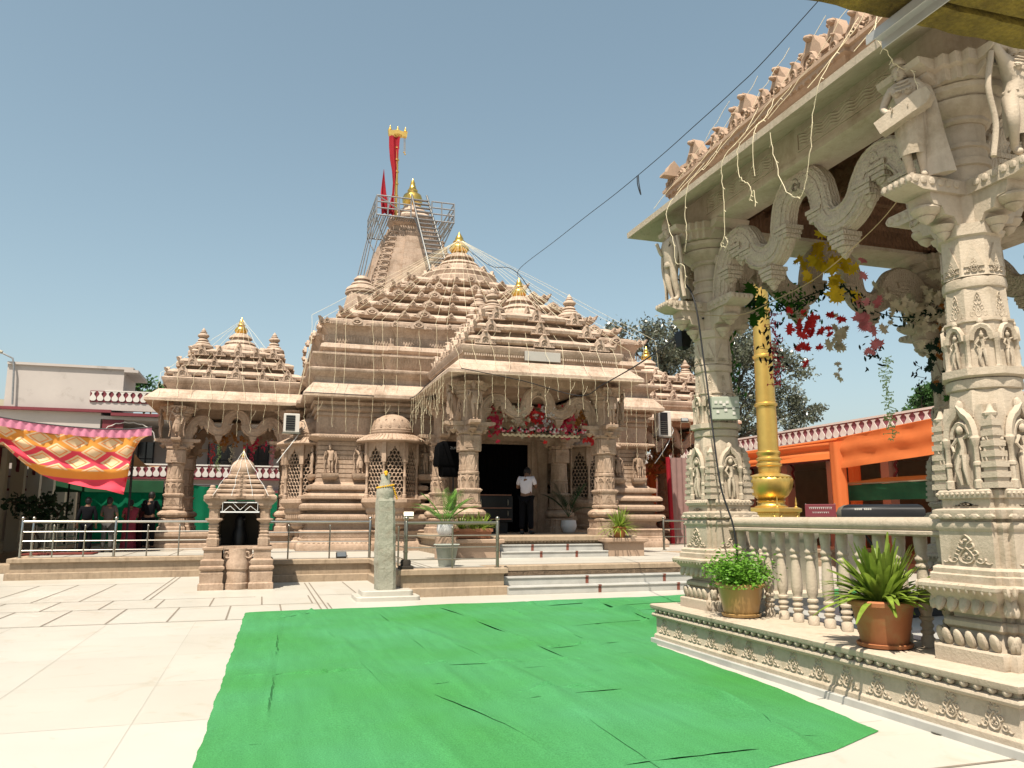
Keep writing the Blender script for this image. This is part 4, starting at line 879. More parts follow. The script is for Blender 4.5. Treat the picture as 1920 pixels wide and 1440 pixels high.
# --- chhatri balconies
def balcony(M,label=None):
    m=MB(M)
    hx=[(math.cos(a),math.sin(a)) for a in [pi/8+k*pi/4 for k in range(8)]]
    R8=lambda pr: radial(hx,pr)
    m.add(R8([(.25,1.0),(.42,1.1),(.40,1.16),(.62,1.32),(.60,1.38),(.66,1.42),(.80,1.58),(.80,1.72),(.84,1.75),(.86,1.82),(.84,1.90),(.92,1.98),(1.02,2.08),(1.02,2.18),(.98,2.2)]))
    for k in range(8):
        for i in range(7): m.add(box(-.02,.02,0,.12,0,.015),Rz(k*pi/4)@frame((.75,(i-3)*.09,1.58),(0,1,0),(0,0,1),(1,0,0)))
    m.build('balcony_base',STONE,TE)
    for k in range(8):
        a=pi/8+k*pi/4
        if math.sin(a)>.5: continue
        m=MB(M@Rz(a)@Tm(.86,0,0)); m.add(lathe([(.075,2.2),(.075,2.32),(.05,2.34),(.06,2.4),(.045,2.44),(.042,2.85),(.055,2.87),(.055,2.92),(.042,2.94),(.04,3.25),(.06,3.28),(.06,3.34),(.045,3.36)],10)); m.add(box(-.07,.07,-.07,.07,3.34,3.98)); m.build('balcony_column',STONE,TE)
    # lattice
    m=MB(M)
    for k in range(8):
        a=k*pi/4
        if math.sin(a)>.5: continue
        F0=Rz(a)@frame((.76,0,0),(0,1,0),(0,0,1),(1,0,0)); wd=.29
        for r in range(14):
            for c in range(5):
                x=(c-2+(.5 if r%2 else 0))*.125; zz=2.22+r*.118
                if abs(x)>wd: continue
                m.add(tube([(x+.060*math.cos(t),zz+.085*math.sin(t),0) for t in [pi*j/6 for j in range(7)]],.017,4),F0)
        for z in (2.21,3.85): m.add(box(-.34,.34,z,z+.05,-.03,.03),F0)
        # cusped arch head
        m.add(extrude([(-.33,3.3),(-.28,3.3),(-.24,3.5),(-.17,3.52),(-.15,3.68),(-.08,3.70),(0,3.86),(.08,3.70),(.15,3.68),(.17,3.52),(.24,3.5),(.28,3.3),(.33,3.3),(.33,3.98),(-.33,3.98)],.01,.06),F0)
    m.build('balcony_lattice',STONE,TE,smooth=60)
    m=MB(M); m.add(R8([(.60,2.2),(.60,3.98)])); m.build('balcony_shade_core',DARKI,TE)  # dark core added for the unlit inside behind the lattice
    m=MB(M); m.add(lathe([(.7,3.95),(1.12,4.0),(1.14,4.02),(1.13,4.05),(.95,4.14),(.78,4.22),(.72,4.26),(.74,4.29),(.74,4.34),(.68,4.36),(.70,4.38),(.70,4.42),(.66,4.44)],40))
    for k in range(48): m.add(tube([(1.13,0,4.05),(.94,0,4.155),(.78,0,4.235)],.02,4),Rz(2*pi*k/48))
    m.build('balcony_eave',STONE,TE)
    m=MB(M); m.add(lathe([(.66,4.42),(.655,4.52),(.61,4.66),(.52,4.78),(.40,4.87),(.25,4.93),(.12,4.96),(.14,4.98),(.10,5.0),(.04,5.05),(.06,5.08),(.01,5.22)],32))
    for k in range(14):
        for r_,z in ((.655,4.50),(.585,4.70)):
            m.add(tube(spiral(0,0,.02,.05,0,1.7*pi,6),.014,4),Rz(2*pi*(k+(.5 if z>4.6 else 0))/14)@frame((r_,0,z),(0,1,0),(-.3,0,.95),(1,0,.3)))
    m.build('balcony_dome',STONE,TE)
balcony(Tm(3.92,TY-HY-.18,-.02)); balcony(Tm(2*TX-3.92,TY-HY-.18,-.02))
balcony(Tm(TX-HX-.1,TY-3.4,-.02)@Rz(-pi/2))
# --- tower (shikhara)
SX,SY=7.3,42.3
def tw(z): return float(np.interp(z,[6,9,11,12.5,13.5,14.3,15.2,16,16.8,17.4],[3.6,3.45,3.2,2.95,2.72,2.5,2.2,1.88,1.5,1.2]))
m=MB(); Z=[6+.38*i for i in range(31)]
SPl=ratha(1,1,[(.72,.10),(.42,.20)])
m.add(radial(SPl,[(tw(z)*.86+o,z+dz) for z in Z if z<17.3 for o,dz in ((0,0),(0,.34),(-.04,.345),(-.04,.375))]))
for k in range(4):
    Mk=Tm(0,0,0)@Rz(k*pi/2)
    for z in Z:
        if z>17: continue
        r=tw(z)*.86
        for s in (-1,1):   # stacked arched blocks near each corner
            m.add(tube([(.2*math.cos(t),.13+.12*math.sin(t),0) for t in [2*pi*j/8 for j in range(9)]],.035,4),Mk@frame((s*r*.86,-r-.02,z),(1,0,0),(0,0,1),(0,-1,0)))
            m.add(box(-.22,.22,.28,.35,0,.06),Mk@frame((s*r*.86,-r-.0,z),(1,0,0),(0,0,1),(0,-1,0)))
m2=MB(Tm(SX,SY,0)); m2.add(m.get()); m2.build('tower',ROOFS,TE,smooth=30)
for sx,sy in ((-1,-1),(1,-1)):
    m=MB(Tm(SX+sx*2.95,SY+sy*2.4,0)); m.add(radial(SPl,[(.75,6),(.75,11.5),(.7,12.4),(.6,12.9)])); m.add(bell(.85,12.9,1.0,20)); m.build('corner_turret',ROOFS,TE)
m=MB(Tm(SX,SY,0)); m.add(lathe([(1.0,17.3),(.85,17.5),(1.2,17.75),(1.35,17.95),(1.35,18.1),(1.2,18.25),(.8,18.35),(.85,18.45),(.95,18.5),(.9,18.62),(.6,18.75),(.5,18.95)],32,24,.06)); m.build('tower_bell',ROOFS,TE)
m=MB(Tm(SX,SY,0)); m.add(lathe([(.35,18.9),(.42,18.95),(.55,19.2),(.58,19.45),(.50,19.7),(.30,19.85),(.28,19.95),(.3,20.0),(.22,20.1),(.13,20.4),(.14,20.45),(.02,20.75)],24)); m.build('finial',GOLD,TE,smooth=60)
# upper steps and pedestals of the front porch
steps('porch_steps',5.95,8.95,19.88,.55,2,.165,.33,20.5,(7.0,8.0),'upper short veined marble steps with red insets at the temple porch')
for x0,x1,lb in ((4.45,5.92,'sandstone pedestal block left of the porch steps, a terracotta planter on it'),(8.98,10.05,'sandstone pedestal block right of the porch steps, holding the small terracotta pot')):
    m=MB(); m.add(sweep([(x0,19.95),(x1,19.95),(x1,20.4),(x0,20.4)],[(0,.552),(.0,.90),(.03,.92),(.10,.95),(.10,1.02),(.08,1.04)],False,True))
    for i in range(int((x1-x0)/.07)): m.add(sphere(.025,5,4),Tm(x0+.03+i*.07,19.93,.905))
    m.build('pedestal',PEACH,label=lb,cat='pedestal')
# ================================================================ LEFT BUILDINGS
def pear(w=.15,h=.5):
    P=[(.45,0),(.85,.08),(1.05,.24),(.95,.40),(.60,.54),(.32,.68),(.34,.82),(.75,.95),(.85,1.0)]
    P=[(x*w,y*h) for x,y in P]; return extrude(P+[(-x,y) for x,y in reversed(P)],0,.03)
def pears(mb,F,n,d,w=.15,h=.5):
    T=pear(w,h)
    for i in range(n): mb.add(T,F@Tm(i*d,0,0))
def scallop(mb,F,x0,x1,ztop,rise,n=12):
    """thin white scalloped arch line"""
    P=[]
    for i in range(n*6+1):
        t=i/(n*6); a=pi*t; x=(x0+x1)/2-(x1-x0)/2*math.cos(a); y=ztop-rise+rise*math.sin(a)**.7; P.append((x,y-.05*abs(math.sin(pi*i/6)),0))
    mb.add(tube(P,.025,4),F)
LB=empty('white_building',(-6,46,0),'two-storey white building with maroon trim and stained stair room beyond the left porch','building')
m=MB(); m.add(box(-14,-8.4,46,52,3.3,7.05)); m.add(box(-12.95,-7.45,46.02,50,7.2,9.42)); m.add(box(-8.4,2,46,46.3,7.2,7.62)); m.add(box(-8.4,2,46,52,6.72,6.9))
m.add(box(-14,2,46.02,46.25,3.05,3.6)); m.add(box(-8.4,2,50,50.3,.2,6.72)); m.add(box(-8.4,2,46,52,3.0,3.2)); m.add(box(-14,-13.5,46,52,0,3.1)); m.add(box(-14,2,52,52.3,0,7.2))
m.build('wall',BUILDW,LB)
m=MB(); m.add(box(-13.3,-7.9,45.75,46,7.05,7.2)); m.add(box(-7.9,2,45.75,46,6.9,7.06)); m.add(box(-7.9,2,45.8,46.3,6.9,6.98)); m.add(box(-14,2,45.7,46.02,2.92,3.03)); m.add(box(-14,2,45.6,46.02,3.6,3.66)); m.add(box(-9,2,45.98,46.015,7.62,8.22)); m.add(box(-8.4,2,46.0,46.03,3.66,4.36)); m.add(box(-8.3,-7.3,45.99,46.2,5.4,6.7))
m.build('maroon_trim',MAROON,LB)
m=MB(); F=lambda x,z,y=45.96: frame((x,y,z),(1,0,0),(0,0,1),(0,-1,0)); pears(m,F(-8.85,7.68),31,.35,.15,.5); pears(m,F(-8.3,3.74),29,.35,.15,.52); m.add(box(-8.3,2,45.95,46.1,8.2,8.27)); m.add(box(-8.4,2,45.95,46.05,4.34,4.42)); m.build('parapet_pattern',WHITEP,LB)
m=MB(); m.add(box(-12.95,-7.0,45.9,50,9.42,9.55)); m.add(box(-7.45,-6.75,45.9,49.5,9.28,9.42)); m.build('stair_room_roof',BUILDW,LB)
m=MB(); scallop(m,F(-8.3,0,45.94),0,2.6,6.6,1.0,9); 
for i in range(3): scallop(m,F(-8.3+i*3.4,0,45.6),0,3.3,2.85,.5,12)
m.build('scalloped_arch_line',WHITEP,LB)
for x0,x1 in ((-7.0,-6.2),(-3.2,-1.9),(-1.0,.2)):
    m=MB(); m.add(box(x0,x1,49.9,49.99,3.9,5.9)); f=m.build('window',GLASSD,LB); m=MB()
    for a in (x0,(x0+x1)/2,x1): m.add(box(a-.04,a+.04,49.85,49.9,3.9,5.9))
    m.add(box(x0,x1,49.86,49.9,4.9,4.96)); q=m.build('frame',BLKP,f,world=True)
LC=empty('colonnade',(-10,36,0),'dim long colonnade of pale pillars along the left edge behind the hanging cloth','building')
m=MB(); m.add(box(-13,-8.75,24,45.7,4.3,4.75)); m.add(box(-13.2,-13,24,45.7,0,4.3)); m.build('roof_slab',BEIGEW,LC)
m=MB(); m.add(box(-13,-8.6,24,45.7,0,.35)); m.build('floor',PLAT,LC)
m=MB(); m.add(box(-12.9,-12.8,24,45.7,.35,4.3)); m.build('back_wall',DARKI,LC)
pc=MB(); pc.add(box(-.22,.22,-.18,.18,.35,4.3)); pc.add(box(-.28,.28,-.24,.24,.35,.7)); pc=pc.build('pillar',BEIGEW,LC,world=False)
br=MB(); br.add(extrude([(0,0),(.10,.1),(.02,.3),(.14,.5),(.06,.7),(.3,.95),(0,.95)],-.05,.05),Tm(0,-.2,3.3)@Rz(-pi/2)@Matrix(((1,0,0,0),(0,0,-1,0),(0,1,0,0),(0,0,0,1)))); br=br.build('bracket',MAROON,world=False); br.parent=pc
for i in range(9):
    c=pc if i==0 else copy_tree(pc,LC); c.location=(-9+10,25.5+2.3*i-36,0)
# wall at far left, low and brown in the shade
m=MB(); m.add(bbox(-14,-6.6,26.4,27.4,0,.25)); m.build('side_steps',PLAT,label='low tan stone step at the far left edge below the colonnade',cat='step')
# street lamp peeking over the roof
e=empty('street_lamp',(-12.6,45.7,7.2),'grey arm street lamp fixed to the corner of the white stair room','lamp')
m=MB(); m.add(tube([(-12.5,45.8,7.3),(-12.6,45.8,9.2),(-12.7,45.8,9.7),(-13.3,45.8,10.0)],.05,6)); m.build('arm',SCAFM,e); m=MB(); m.add(tube([(-13.2,45.8,9.98),(-13.8,45.8,10.2)],[.09,.12],6)); m.build('lamp_head',STEELD,e)
# ---- hanging patterned cloth
def pattern_cloth():
    m=bpy.data.materials.new('patterned_cloth'); m.use_nodes=True; n=m.node_tree.nodes; l=m.node_tree.links; b=n['Principled BSDF']; b.inputs['Roughness'].default_value=.8
    uv=n.new('ShaderNodeUVMap'); sx=n.new('ShaderNodeSeparateXYZ'); l.new(uv.outputs[0],sx.inputs[0])
    def M(op,a,c=None,d=None):
        x=n.new('ShaderNodeMath'); x.operation=op
        for i,v in enumerate((a,c,d)):
            if v is None: continue
            if isinstance(v,(int,float)): x.inputs[i].default_value=v
            else: l.new(v,x.inputs[i])
        return x.outputs[0]
    U,Vv=sx.outputs[0],sx.outputs[1]
    p=M('FRACT',M('ADD',U,Vv)); q=M('FRACT',M('SUBTRACT',U,Vv))
    dp=M('ABSOLUTE',M('SUBTRACT',p,.5)); dq=M('ABSOLUTE',M('SUBTRACT',q,.5)); d=M('MAXIMUM',dp,dq)   # 0 centre of diamond .. .5 at lines
    def mx(f,a,c):
        x=n.new('ShaderNodeMix'); x.data_type='RGBA'; l.new(f,x.inputs[0])
        for k,v in ((6,a),(7,c)):
            if isinstance(v,tuple): x.inputs[k].default_value=(*v,1)
            else: l.new(v,x.inputs[k])
        return x.outputs[2]
    band=M('ADD',M('LESS_THAN',Vv,.95),M('MULTIPLY',M('GREATER_THAN',Vv,1.85),M('LESS_THAN',Vv,2.35)))
    line=mx(band,(.80,.06,.10),(.82,.32,.05)); tex=n.new('ShaderNodeTexNoise'); tex.inputs['Scale'].default_value=9; l.new(uv.outputs[0],tex.inputs[0])
    cream=mx(tex.outputs[0],(.80,.52,.26),(.88,.68,.44))
    ring=M('MULTIPLY',M('GREATER_THAN',d,.22),M('LESS_THAN',d,.28)); inner=mx(ring,cream,(.85,.30,.10))
    c=mx(M('MAXIMUM',M('GREATER_THAN',d,.37),M('GREATER_THAN',Vv,1.95)),inner,line)
    c=mx(M('GREATER_THAN',Vv,3.2),c,(.82,.06,.09))
    l.new(c,b.inputs['Base Color']); tr=n.new('ShaderNodeBsdfTranslucent'); l.new(c,tr.inputs[0]); ms=n.new('ShaderNodeMixShader'); ms.inputs[0].default_value=.33; l.new(b.outputs[0],ms.inputs[1]); l.new(tr.outputs[0],ms.inputs[2]); l.new(ms.outputs[0],n['Material Output'].inputs['Surface'])
    return m
def cloth(name,pts,mat_,uvs=None,parent=None,**k):
    nv=len(pts); nu=len(pts[0]); V=[p for r in pts for p in r]; F=[(j*nu+i,j*nu+i+1,(j+1)*nu+i+1,(j+1)*nu+i) for j in range(nv-1) for i in range(nu-1)]
    me=bpy.data.meshes.new(name); me.from_pydata(V,[],F); me.materials.append(mat_); me.polygons.foreach_set('use_smooth',[True]*len(F))
    if uvs:
        ul=me.uv_layers.new(name='UVMap'); fl=[c for r in uvs for c in r]
        for lp in me.loops: ul.data[lp.index].uv=fl[lp.vertex_index]
    o=bpy.data.objects.new(name,me); col.objects.link(o)
    if parent: setparent(o,parent)
    return tag(o,**k)
SH=empty('hanging_cloth',(-7,26,2.3),'pink, orange and cream diamond patterned cloth canopy sagging on a rope at left','canopy')
xs=[-12+8.68*i/70 for i in range(71)]
top=lambda x: float(np.interp(x,[-12,-7.37,-6.54,-5.7,-4.85,-3.98,-3.32],[5.4,4.44,4.31,4.23,4.18,4.19,4.28]))
bot=lambda x: float(np.interp(x,[-12,-9,-7.29,-6.7,-6.3,-5.85,-5.3,-4.85,-4.42,-3.9,-3.76,-3.7,-3.51,-3.32],[4.6,4.2,3.66,3.12,2.85,2.66,2.54,2.44,2.40,2.28,2.26,3.35,3.82,4.02]))
pts=[];uvs=[]
for j in range(31):
    t=j/30; r=[];u=[]
    for i,x in enumerate(xs):
        zt=top(x)-.22; zb=min(bot(x),zt-.02); z=zt+(zb-zt)*t
        y=26+.25*t+.09*math.sin(t*16+x*1.2)*t+.05*math.sin(x*7+t*3); r.append((x-.22*t*max(0,(x+4.6)),y,z)); u.append(((x+12)*1.05+.05*math.sin(t*9),(top(x)-z)*1.75+.25*math.sin((x+12)*.7)))
    pts.append(r);uvs.append(u)
PCM=pattern_cloth()
cloth('patterned_drape',pts,PCM,uvs,SH)
xs2=[-12+8.68*i/260 for i in range(261)]
pts=[[(x,25.97+.035*math.sin(x*26)*(.4+.6*j/4),top(x)-.24*j/4) for x in xs2] for j in range(5)]
cloth('pink_pleated_border',pts,mat('pink_cloth',(.98,.36,.52),.7,var=.12,vscale=8,trans=.4),None,SH)
pts=[[(x,26+9.5*j/12,top(x)-.26-.35*math.sin(pi*j/12)-.02*j) for x in xs if x<-3.95] for j in range(13)]
uv=[[((x+12)*.85,9.5*j/12*.8) for x in xs if x<-3.95] for j in range(13)]
cloth('canopy_roof',pts,mat('brownish_canopy_cloth',(.36,.20,.10),.9,var=.1,trans=.05),uv,SH)
m=MB(); m.add(tube([(x,25.96,top(x)+.015) for x in xs],.018,5)); m.build('rope',CABLE,SH)
for x,y in ((-3.93,27.0),(-7.4,35.5),(-3.6,35.5)):
    m=MB(); m.add(tube([(x,y,.55),(x,y,4.2)],.035,8)); m.build('canopy_pole',BLKP,label='thin black canopy pole at the corner of the patterned cloth by the porch' if y<30 else ('thin black canopy pole far back at the left below the patterned cloth' if x<-5 else 'thin black canopy pole far back at the right below the patterned cloth'),cat='pole')
# green screens
def screen(name,x0,x1,y0,y1,z0,z1,lb,n=24):
    e=empty(name,((x0+x1)/2,(y0+y1)/2,z0),lb,'screen')
    pts=[[(x0+(x1-x0)*i/n,y0+(y1-y0)*i/n+.05*math.sin(i*1.3)+.02*math.sin(j*2+i),z0+(z1-z0)*j/6+.03*math.sin(i*.8)*(j==6)) for i in range(n+1)] for j in range(7)]
    cloth('green_cloth',pts,GREENT,None,e); m=MB(); m.add(tube([(x0,y0,z0),(x0,y0,z1+.05),(x1,y1,z1+.05),(x1,y1,z0)],.03,6)); m.build('frame',BLKP,e)
screen('green_screen',-7.1,-4.0,36.2,36.2,.55,2.75,'left bright green cloth screen behind the men standing in the shade')
screen('green_screen',-4.1,-1.2,37.4,37.4,.55,2.95,'middle green cloth screen partly hidden by the left porch column')
screen('green_screen',-1.1,1.2,37.0,37.0,.55,2.6,'right green cloth screen seen between the porch columns and the small shrine')
m=MB(); m.add(bbox(-8,-4,36.05,36.15,2.6,3.1)); m.build('screen_header',GREEND,label='dark green cloth header band above the left green screen',cat='cloth')
m=MB(); m.add(bbox(-6.3,-4.5,25.2,26,.555,.60)); m.build('red_mat',mat('dull_red_mat',(.16,.03,.02),.9,var=.2,vscale=8),label='dull red mat on the terrace floor behind the left railing',cat='mat')
# ================================================================ RIGHT BUILDING
RBd=empty('arcade_building',(24,30,0),'long low arcade building with maroon and white pear-pattern parapet at right behind the orange canopy','building')
m=MB(); m.add(box(22,22.25,12,60,3.9,4.72)); m.add(box(22.1,28,12,60,4.0,4.3)); m.add(box(27,27.2,12,60,0,4)); m.build('wall',BEIGEW,RBd)
m=MB(); m.add(box(21.985,22.1,12,60,4.72,5.32)); m.add(box(21.9,22.0,12,60,4.55,4.64)); m.add(box(21.9,22.0,12,60,3.86,3.92)); m.build('maroon_trim',mat('dull_maroon_paint',(.28,.10,.12),.6,var=.08),RBd)
m=MB(); pears(m,frame((21.98,59.5,4.76),(0,-1,0),(0,0,1),(-1,0,0)),112,.42,.17,.5); m.add(box(21.93,22.1,12,60,5.3,5.38)); m.add(box(21.85,22.0,12,60,4.64,4.74)); m.build('parapet_pattern',WHITEP,RBd)
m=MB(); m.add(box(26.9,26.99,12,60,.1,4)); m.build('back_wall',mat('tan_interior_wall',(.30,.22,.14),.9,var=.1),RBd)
m=MB(); m.add(box(21.6,27,12,60,0,.3)); m.build('floor',PLAT,RBd)
pl=MB(); pl.add(box(-.2,.2,-.2,.2,.3,3.95)); pl=pl.build('pillar',PINKC,RBd,world=False)
bk=MB(); bk.add(tube(cr([(0,.24,3.9),(0,.42,3.7),(0,.30,3.5),(0,.40,3.3),(0,.26,3.1),(0,.33,2.9)],4),.05,5)); bk.add(tube(cr([(0,-.24,3.9),(0,-.42,3.7),(0,-.30,3.5),(0,-.40,3.3),(0,-.26,3.1),(0,-.33,2.9)],4),.05,5)); bk=bk.build('bracket',MAROON,world=False); bk.parent=pl
for i in range(15):
    c=pl if i==0 else copy_tree(pl,RBd); c.location=(22.3-24,15.0+3.0*i-30,0)
# orange canopy
OC=empty('orange_canopy',(18,19,0),'bright orange cloth canopy with draped corner posts in front of the arcade','canopy')
def ftop(y): return float(np.interp(y,[12,16.5,20.5,26,40],[4.45,4.20,4.02,3.98,4.1]))
ys=[12+28*i/110 for i in range(111)]
pts=[[(17+.03*math.sin(j*1.1+y*.35)+.012*math.sin(y*5+j),y,ftop(y)-j/10*(.95 if y<20.6 else .44)) for y in ys if y<20.6] for j in range(11)]
cloth('front_valance',pts,ORANGE,None,OC)
pts=[[(17.05+.06*math.sin(j*1.1+y*.4),y,ftop(y)-.02-j/8*(.46+.05*math.sin(y*.8))) for y in ys if y>20.3] for j in range(9)]
cloth('side_valance',pts,ORANGE,None,OC)
pts=[[(21.75-.5*j/6+.03*math.sin(y*.8+j),y,4.60-j/6*(.62+.10*abs(math.sin(y*.35)))) for y in [12+.4*i for i in range(120)]] for j in range(7)]
cloth('rear_valance',pts,ORANGE,None,OC)
pts=[[(17+5*j/8,y,ftop(y)+.02-.28*math.sin(pi*j/8)) for y in ys] for j in range(9)]; cloth('canopy_roof',pts,ORANGE,None,OC)
def post(x,y,z0,z1,w=.22):
    m=MB(); Rg=[]
    for j in range(12):
        t=j/11; z=z0+(z1-z0)*t; r=w*(.8+.35*(1-t)*.6+.25*t*t); Rg.append([(x+r*(1+.12*math.sin(5*a+j*.2))*math.cos(a),y+r*(1+.12*math.sin(5*a+j*.2))*math.sin(a),z) for a in [2*pi*k/20 for k in range(20)]])
    m.add(rings(Rg)); m.build('draped_post',ORANGE,OC,smooth=60)
post(17.05,20.4,0.02,3.9); post(20.4,23.6,.02,3.9,.2); post(17.1,12.6,.02,4.1); post(17.1,33,.02,3.9,.2)
pts=[[(15.3+.28*i/12*1.0,27.5+.02*math.sin(i*1.7)+.3*i/12,.55+3.2*j/8) for i in range(13)] for j in range(9)]
m=MB(); m.add(tube([(15.05,27.45,.55),(14.95,27.45,3.9)],.09,8)); m.build('red_cloth_post',RED,label='upright post wrapped in bright red cloth right of the temple wall',cat='post')
cloth('pale_curtain',[[(15.15+1.0*i/16,27.6+.05*math.sin(i*1.6),.6+3.3*j/8) for i in range(17)] for j in range(9)],mat('dusty_pink_curtain',(.42,.26,.23),.85,trans=.3),None,None,label='dusty pink curtain hanging beside the red wrapped post',cat='curtain')
# green awning stall
e=empty('stall_awning',(18.4,17.5,0),'dark green stall awning with cream top edge below the orange canopy','awning')
cloth('green_valance',[[(17.5+.03*math.sin(y*3+j),y,2.58-.48*j/5) for y in [12+9.3*i/50 for i in range(51)]] for j in range(6)],GREEND,None,e)
m=MB(); m.add(rings([[(17.48,12,2.58),(17.48,21.3,2.60),(19.6,21.3,2.86),(19.6,12,2.84)],[(17.48,12,2.61),(17.48,21.3,2.63),(19.6,21.3,2.89),(19.6,12,2.87)]])); m.build('cream_top',mat('cream_canvas',(.34,.30,.20),.9,var=.1),e)
for y in (12.4,16.8,21.1):
    m=MB(); m.add(tube([(17.6,y,0),(17.6,y,2.58)],.03,6)); m.build('pole',STEELD,e)
# covered keyboard / equipment, sign, covered figures beyond the balustrade
e=empty('covered_keyboard',(11.7,12.9,0),'long black covered keyboard case on a stand beyond the balustrade','case')
m=MB(); m.add(sweep([(-.75,-.18),(.75,-.18),(.75,.18),(-.75,.18)],[(-.06,1.42),(0,1.48),(0,1.74),(-.05,1.82),(-.12,1.85)]),Tm(11.75,12.9,0)@Rz(-.75)); m.build('case',BLKP,e)
m=MB(); M=Tm(11.75,12.9,0)@Rz(-.75)
m.add(tube([(-.4,-.15,0),(.4,.15,1.34)],.03,6),M); m.add(tube([(.4,-.15,0),(-.4,.15,1.34)],.03,6),M); m.build('stand',BLKP,e)
def text(body,size,M,mt,parent=None,name='lettering',depth=.003):
    c=bpy.data.curves.new(name,'FONT'); c.body=body; c.size=size; c.extrude=depth; c.align_x='CENTER'; c.align_y='CENTER'
    t=bpy.data.objects.new('tmp',c); col.objects.link(t); dg=bpy.context.evaluated_depsgraph_get(); me=bpy.data.meshes.new_from_object(t.evaluated_get(dg)); bpy.data.objects.remove(t)
    me.transform(M); me.materials.clear(); me.materials.append(mt); o=bpy.data.objects.new(name,me); col.objects.link(o)
    if parent: setparent(o,parent)
    return o
m=MB(); [m.add(box(-.50+.035*i,-.476+.035*i,-.184,-.181,1.74,1.775),M) for i in range(9) if i!=4]; m.build('pale_print',WHITEP,e)
e=empty('notice_board',(13.3,16.6,0),'small maroon notice board with pale lettering beyond the balustrade','sign')
M=Tm(13.35,16.75,0)@Rz(-.62)
m=MB(); m.add(bbox(-.36,.36,-.02,.02,1.60,1.92),M); m.build('board',MAROON,e); m=MB(); m.add(tube([(-.34,0.035,0),(-.34,.035,1.94)],.015,6),M); m.add(tube([(.34,.035,0),(.34,.035,1.94)],.015,6),M); m.build('frame',STEEL,e)
m=MB(); rnd=random.Random(5)
for row_,(w_,h_) in enumerate(((.27,.05),(.2,.032))):   # rows of small headline strokes (Devanagari-like line with hanging strokes)
    zc=1.82-.11*row_; m.add(box(-w_,w_,-.026,-.021,zc+h_*.45,zc+h_*.60),M); x=-w_+.02
    while x<w_-.02:
        k=rnd.choice((0,1,2)); m.add(box(x,x+.008,-.026,-.021,zc-h_*.5,zc+h_*.5),M)
        if k: m.add(tube([(x+.01+.014*math.cos(a),-.023,zc+.010*math.sin(a)*(1+k*.3)) for a in [pi*.3+j*.9 for j in range(5)]],.004,4),M)
        x+=.045
m.build('lettering',WHITEP,e)
for x,y,s,lb in ((13.2,15.6,1.0,'grey stone stump with rounded head left of the maroon notice board'),(12.6,12.2,.95,'grey rounded stone bollard right of the covered keyboard')):
    m=MB(Tm(x,y,0)); m.add(lathe([(.34*s,0),(.34*s,.9),(.30*s,1.3),(.20*s,1.45),(.18*s,1.5),(.24*s,1.58),(.26*s,1.70),(.2*s,1.82),(.08*s,1.88)],20)); m.build('stone_bollard',mat('dark_grey_stone',(.13,.115,.09),.9,var=.15,vscale=6,bump=.3),label=lb,cat='bollard')
for i,(x,y) in enumerate(((9.1,8.2),)):
    e=empty('equipment_case',(7.0,7.7,.5),'black flight case lying on the pavilion floor behind the balusters','case')
    m=MB(Tm(7.0,7.6,.50)@Rz(.1)); m.add(sweep([(-.55,-.3),(.55,-.3),(.55,.3),(-.55,.3)],[(-.01,0),(0,.01),(0,.20),(-.01,.21)])); m.build('body',BLKP,e)
    m=MB(Tm(7.0,7.6,.50)@Rz(.1)); m.add(tube([(-.15,-.31,.10),(-.12,-.34,.12),(.12,-.34,.12),(.15,-.31,.10)],.012,6)); m.build('handle',STEELD,e)
# ================================================================ GOLDEN POLE
e=empty('golden_flagstaff',(9.25,13.0,0),'tall golden ringed ceremonial pole with fluted pot base seen through the pavilion','pole')
M=Tm(9.25,13.0,0)
m=MB(M); m.add(sweep([(-.55,-.55),(.55,-.55),(.55,.55),(-.55,.55)],[(.12,0),(.12,.25),(.0,.3),(0,1.2),(.06,1.28),(.06,1.38),(0,1.4)])); m.build('pedestal',CREAM,e)
m=MB(M@Rz(.4)); m.add(radial(SQ,[(.40,1.4),(.40,1.47),(.37,1.49),(.37,1.68),(.40,1.70),(.40,1.76),(.36,1.78)]))
for k in range(4):
    for s in (-.28,.28): m.add(tube(spiral(0,0,.02,.06,0,1.8*pi,8),.014,5),faceM(k*pi/2,.375,1.59)@Tm(s,0,.01))
    for i in range(12): m.add(sphere(.012,5,4),faceM(k*pi/2,.375,1.66)@Tm((i-5.5)*.05,0,.005))
    m.add(lathe([(.03,0),(.035,.03),(.015,.05),(.022,.09),(.01,.14),(.012,.16),(.002,.22)],8),Rz(k*pi/2+pi/4)@Tm(.46,0,1.76))
m.build('square_base',GOLDP,e)
m=MB(M); m.add(lathe([(.30,1.77),(.31,1.80),(.26,1.82),(.25,1.88),(.27,1.90),(.24,1.93)],24)); m.add(lathe([(.22,1.93),(.30,2.0),(.37,2.12),(.40,2.24),(.40,2.30),(.38,2.34),(.30,2.38),(.22,2.41)],48,24,.06)); m.add(lathe([(.37,2.31),(.40,2.33),(.40,2.36),(.34,2.39),(.22,2.42)],32)); m.build('fluted_pot',GOLDP,e,smooth=60)
m=MB(M); pr=[(.20,2.40),(.20,2.44),(.21,2.48),(.21,2.55),(.24,2.57),(.24,2.60),(.21,2.62),(.21,2.66),(.235,2.68),(.235,2.71),(.205,2.73),(.205,2.78),(.225,2.80),(.225,2.83),(.195,2.85)]
z=2.85
while z<7.6:
    r=.195-.012*(z-2.85); pr+=[(r,z),(r-.008,z+.86),(r+.022,z+.88),(r+.022,z+.92),(r-.012,z+.94)]; z+=.95
m.add(lathe(pr,28)); m.build('pole',GOLDP,e,smooth=50)
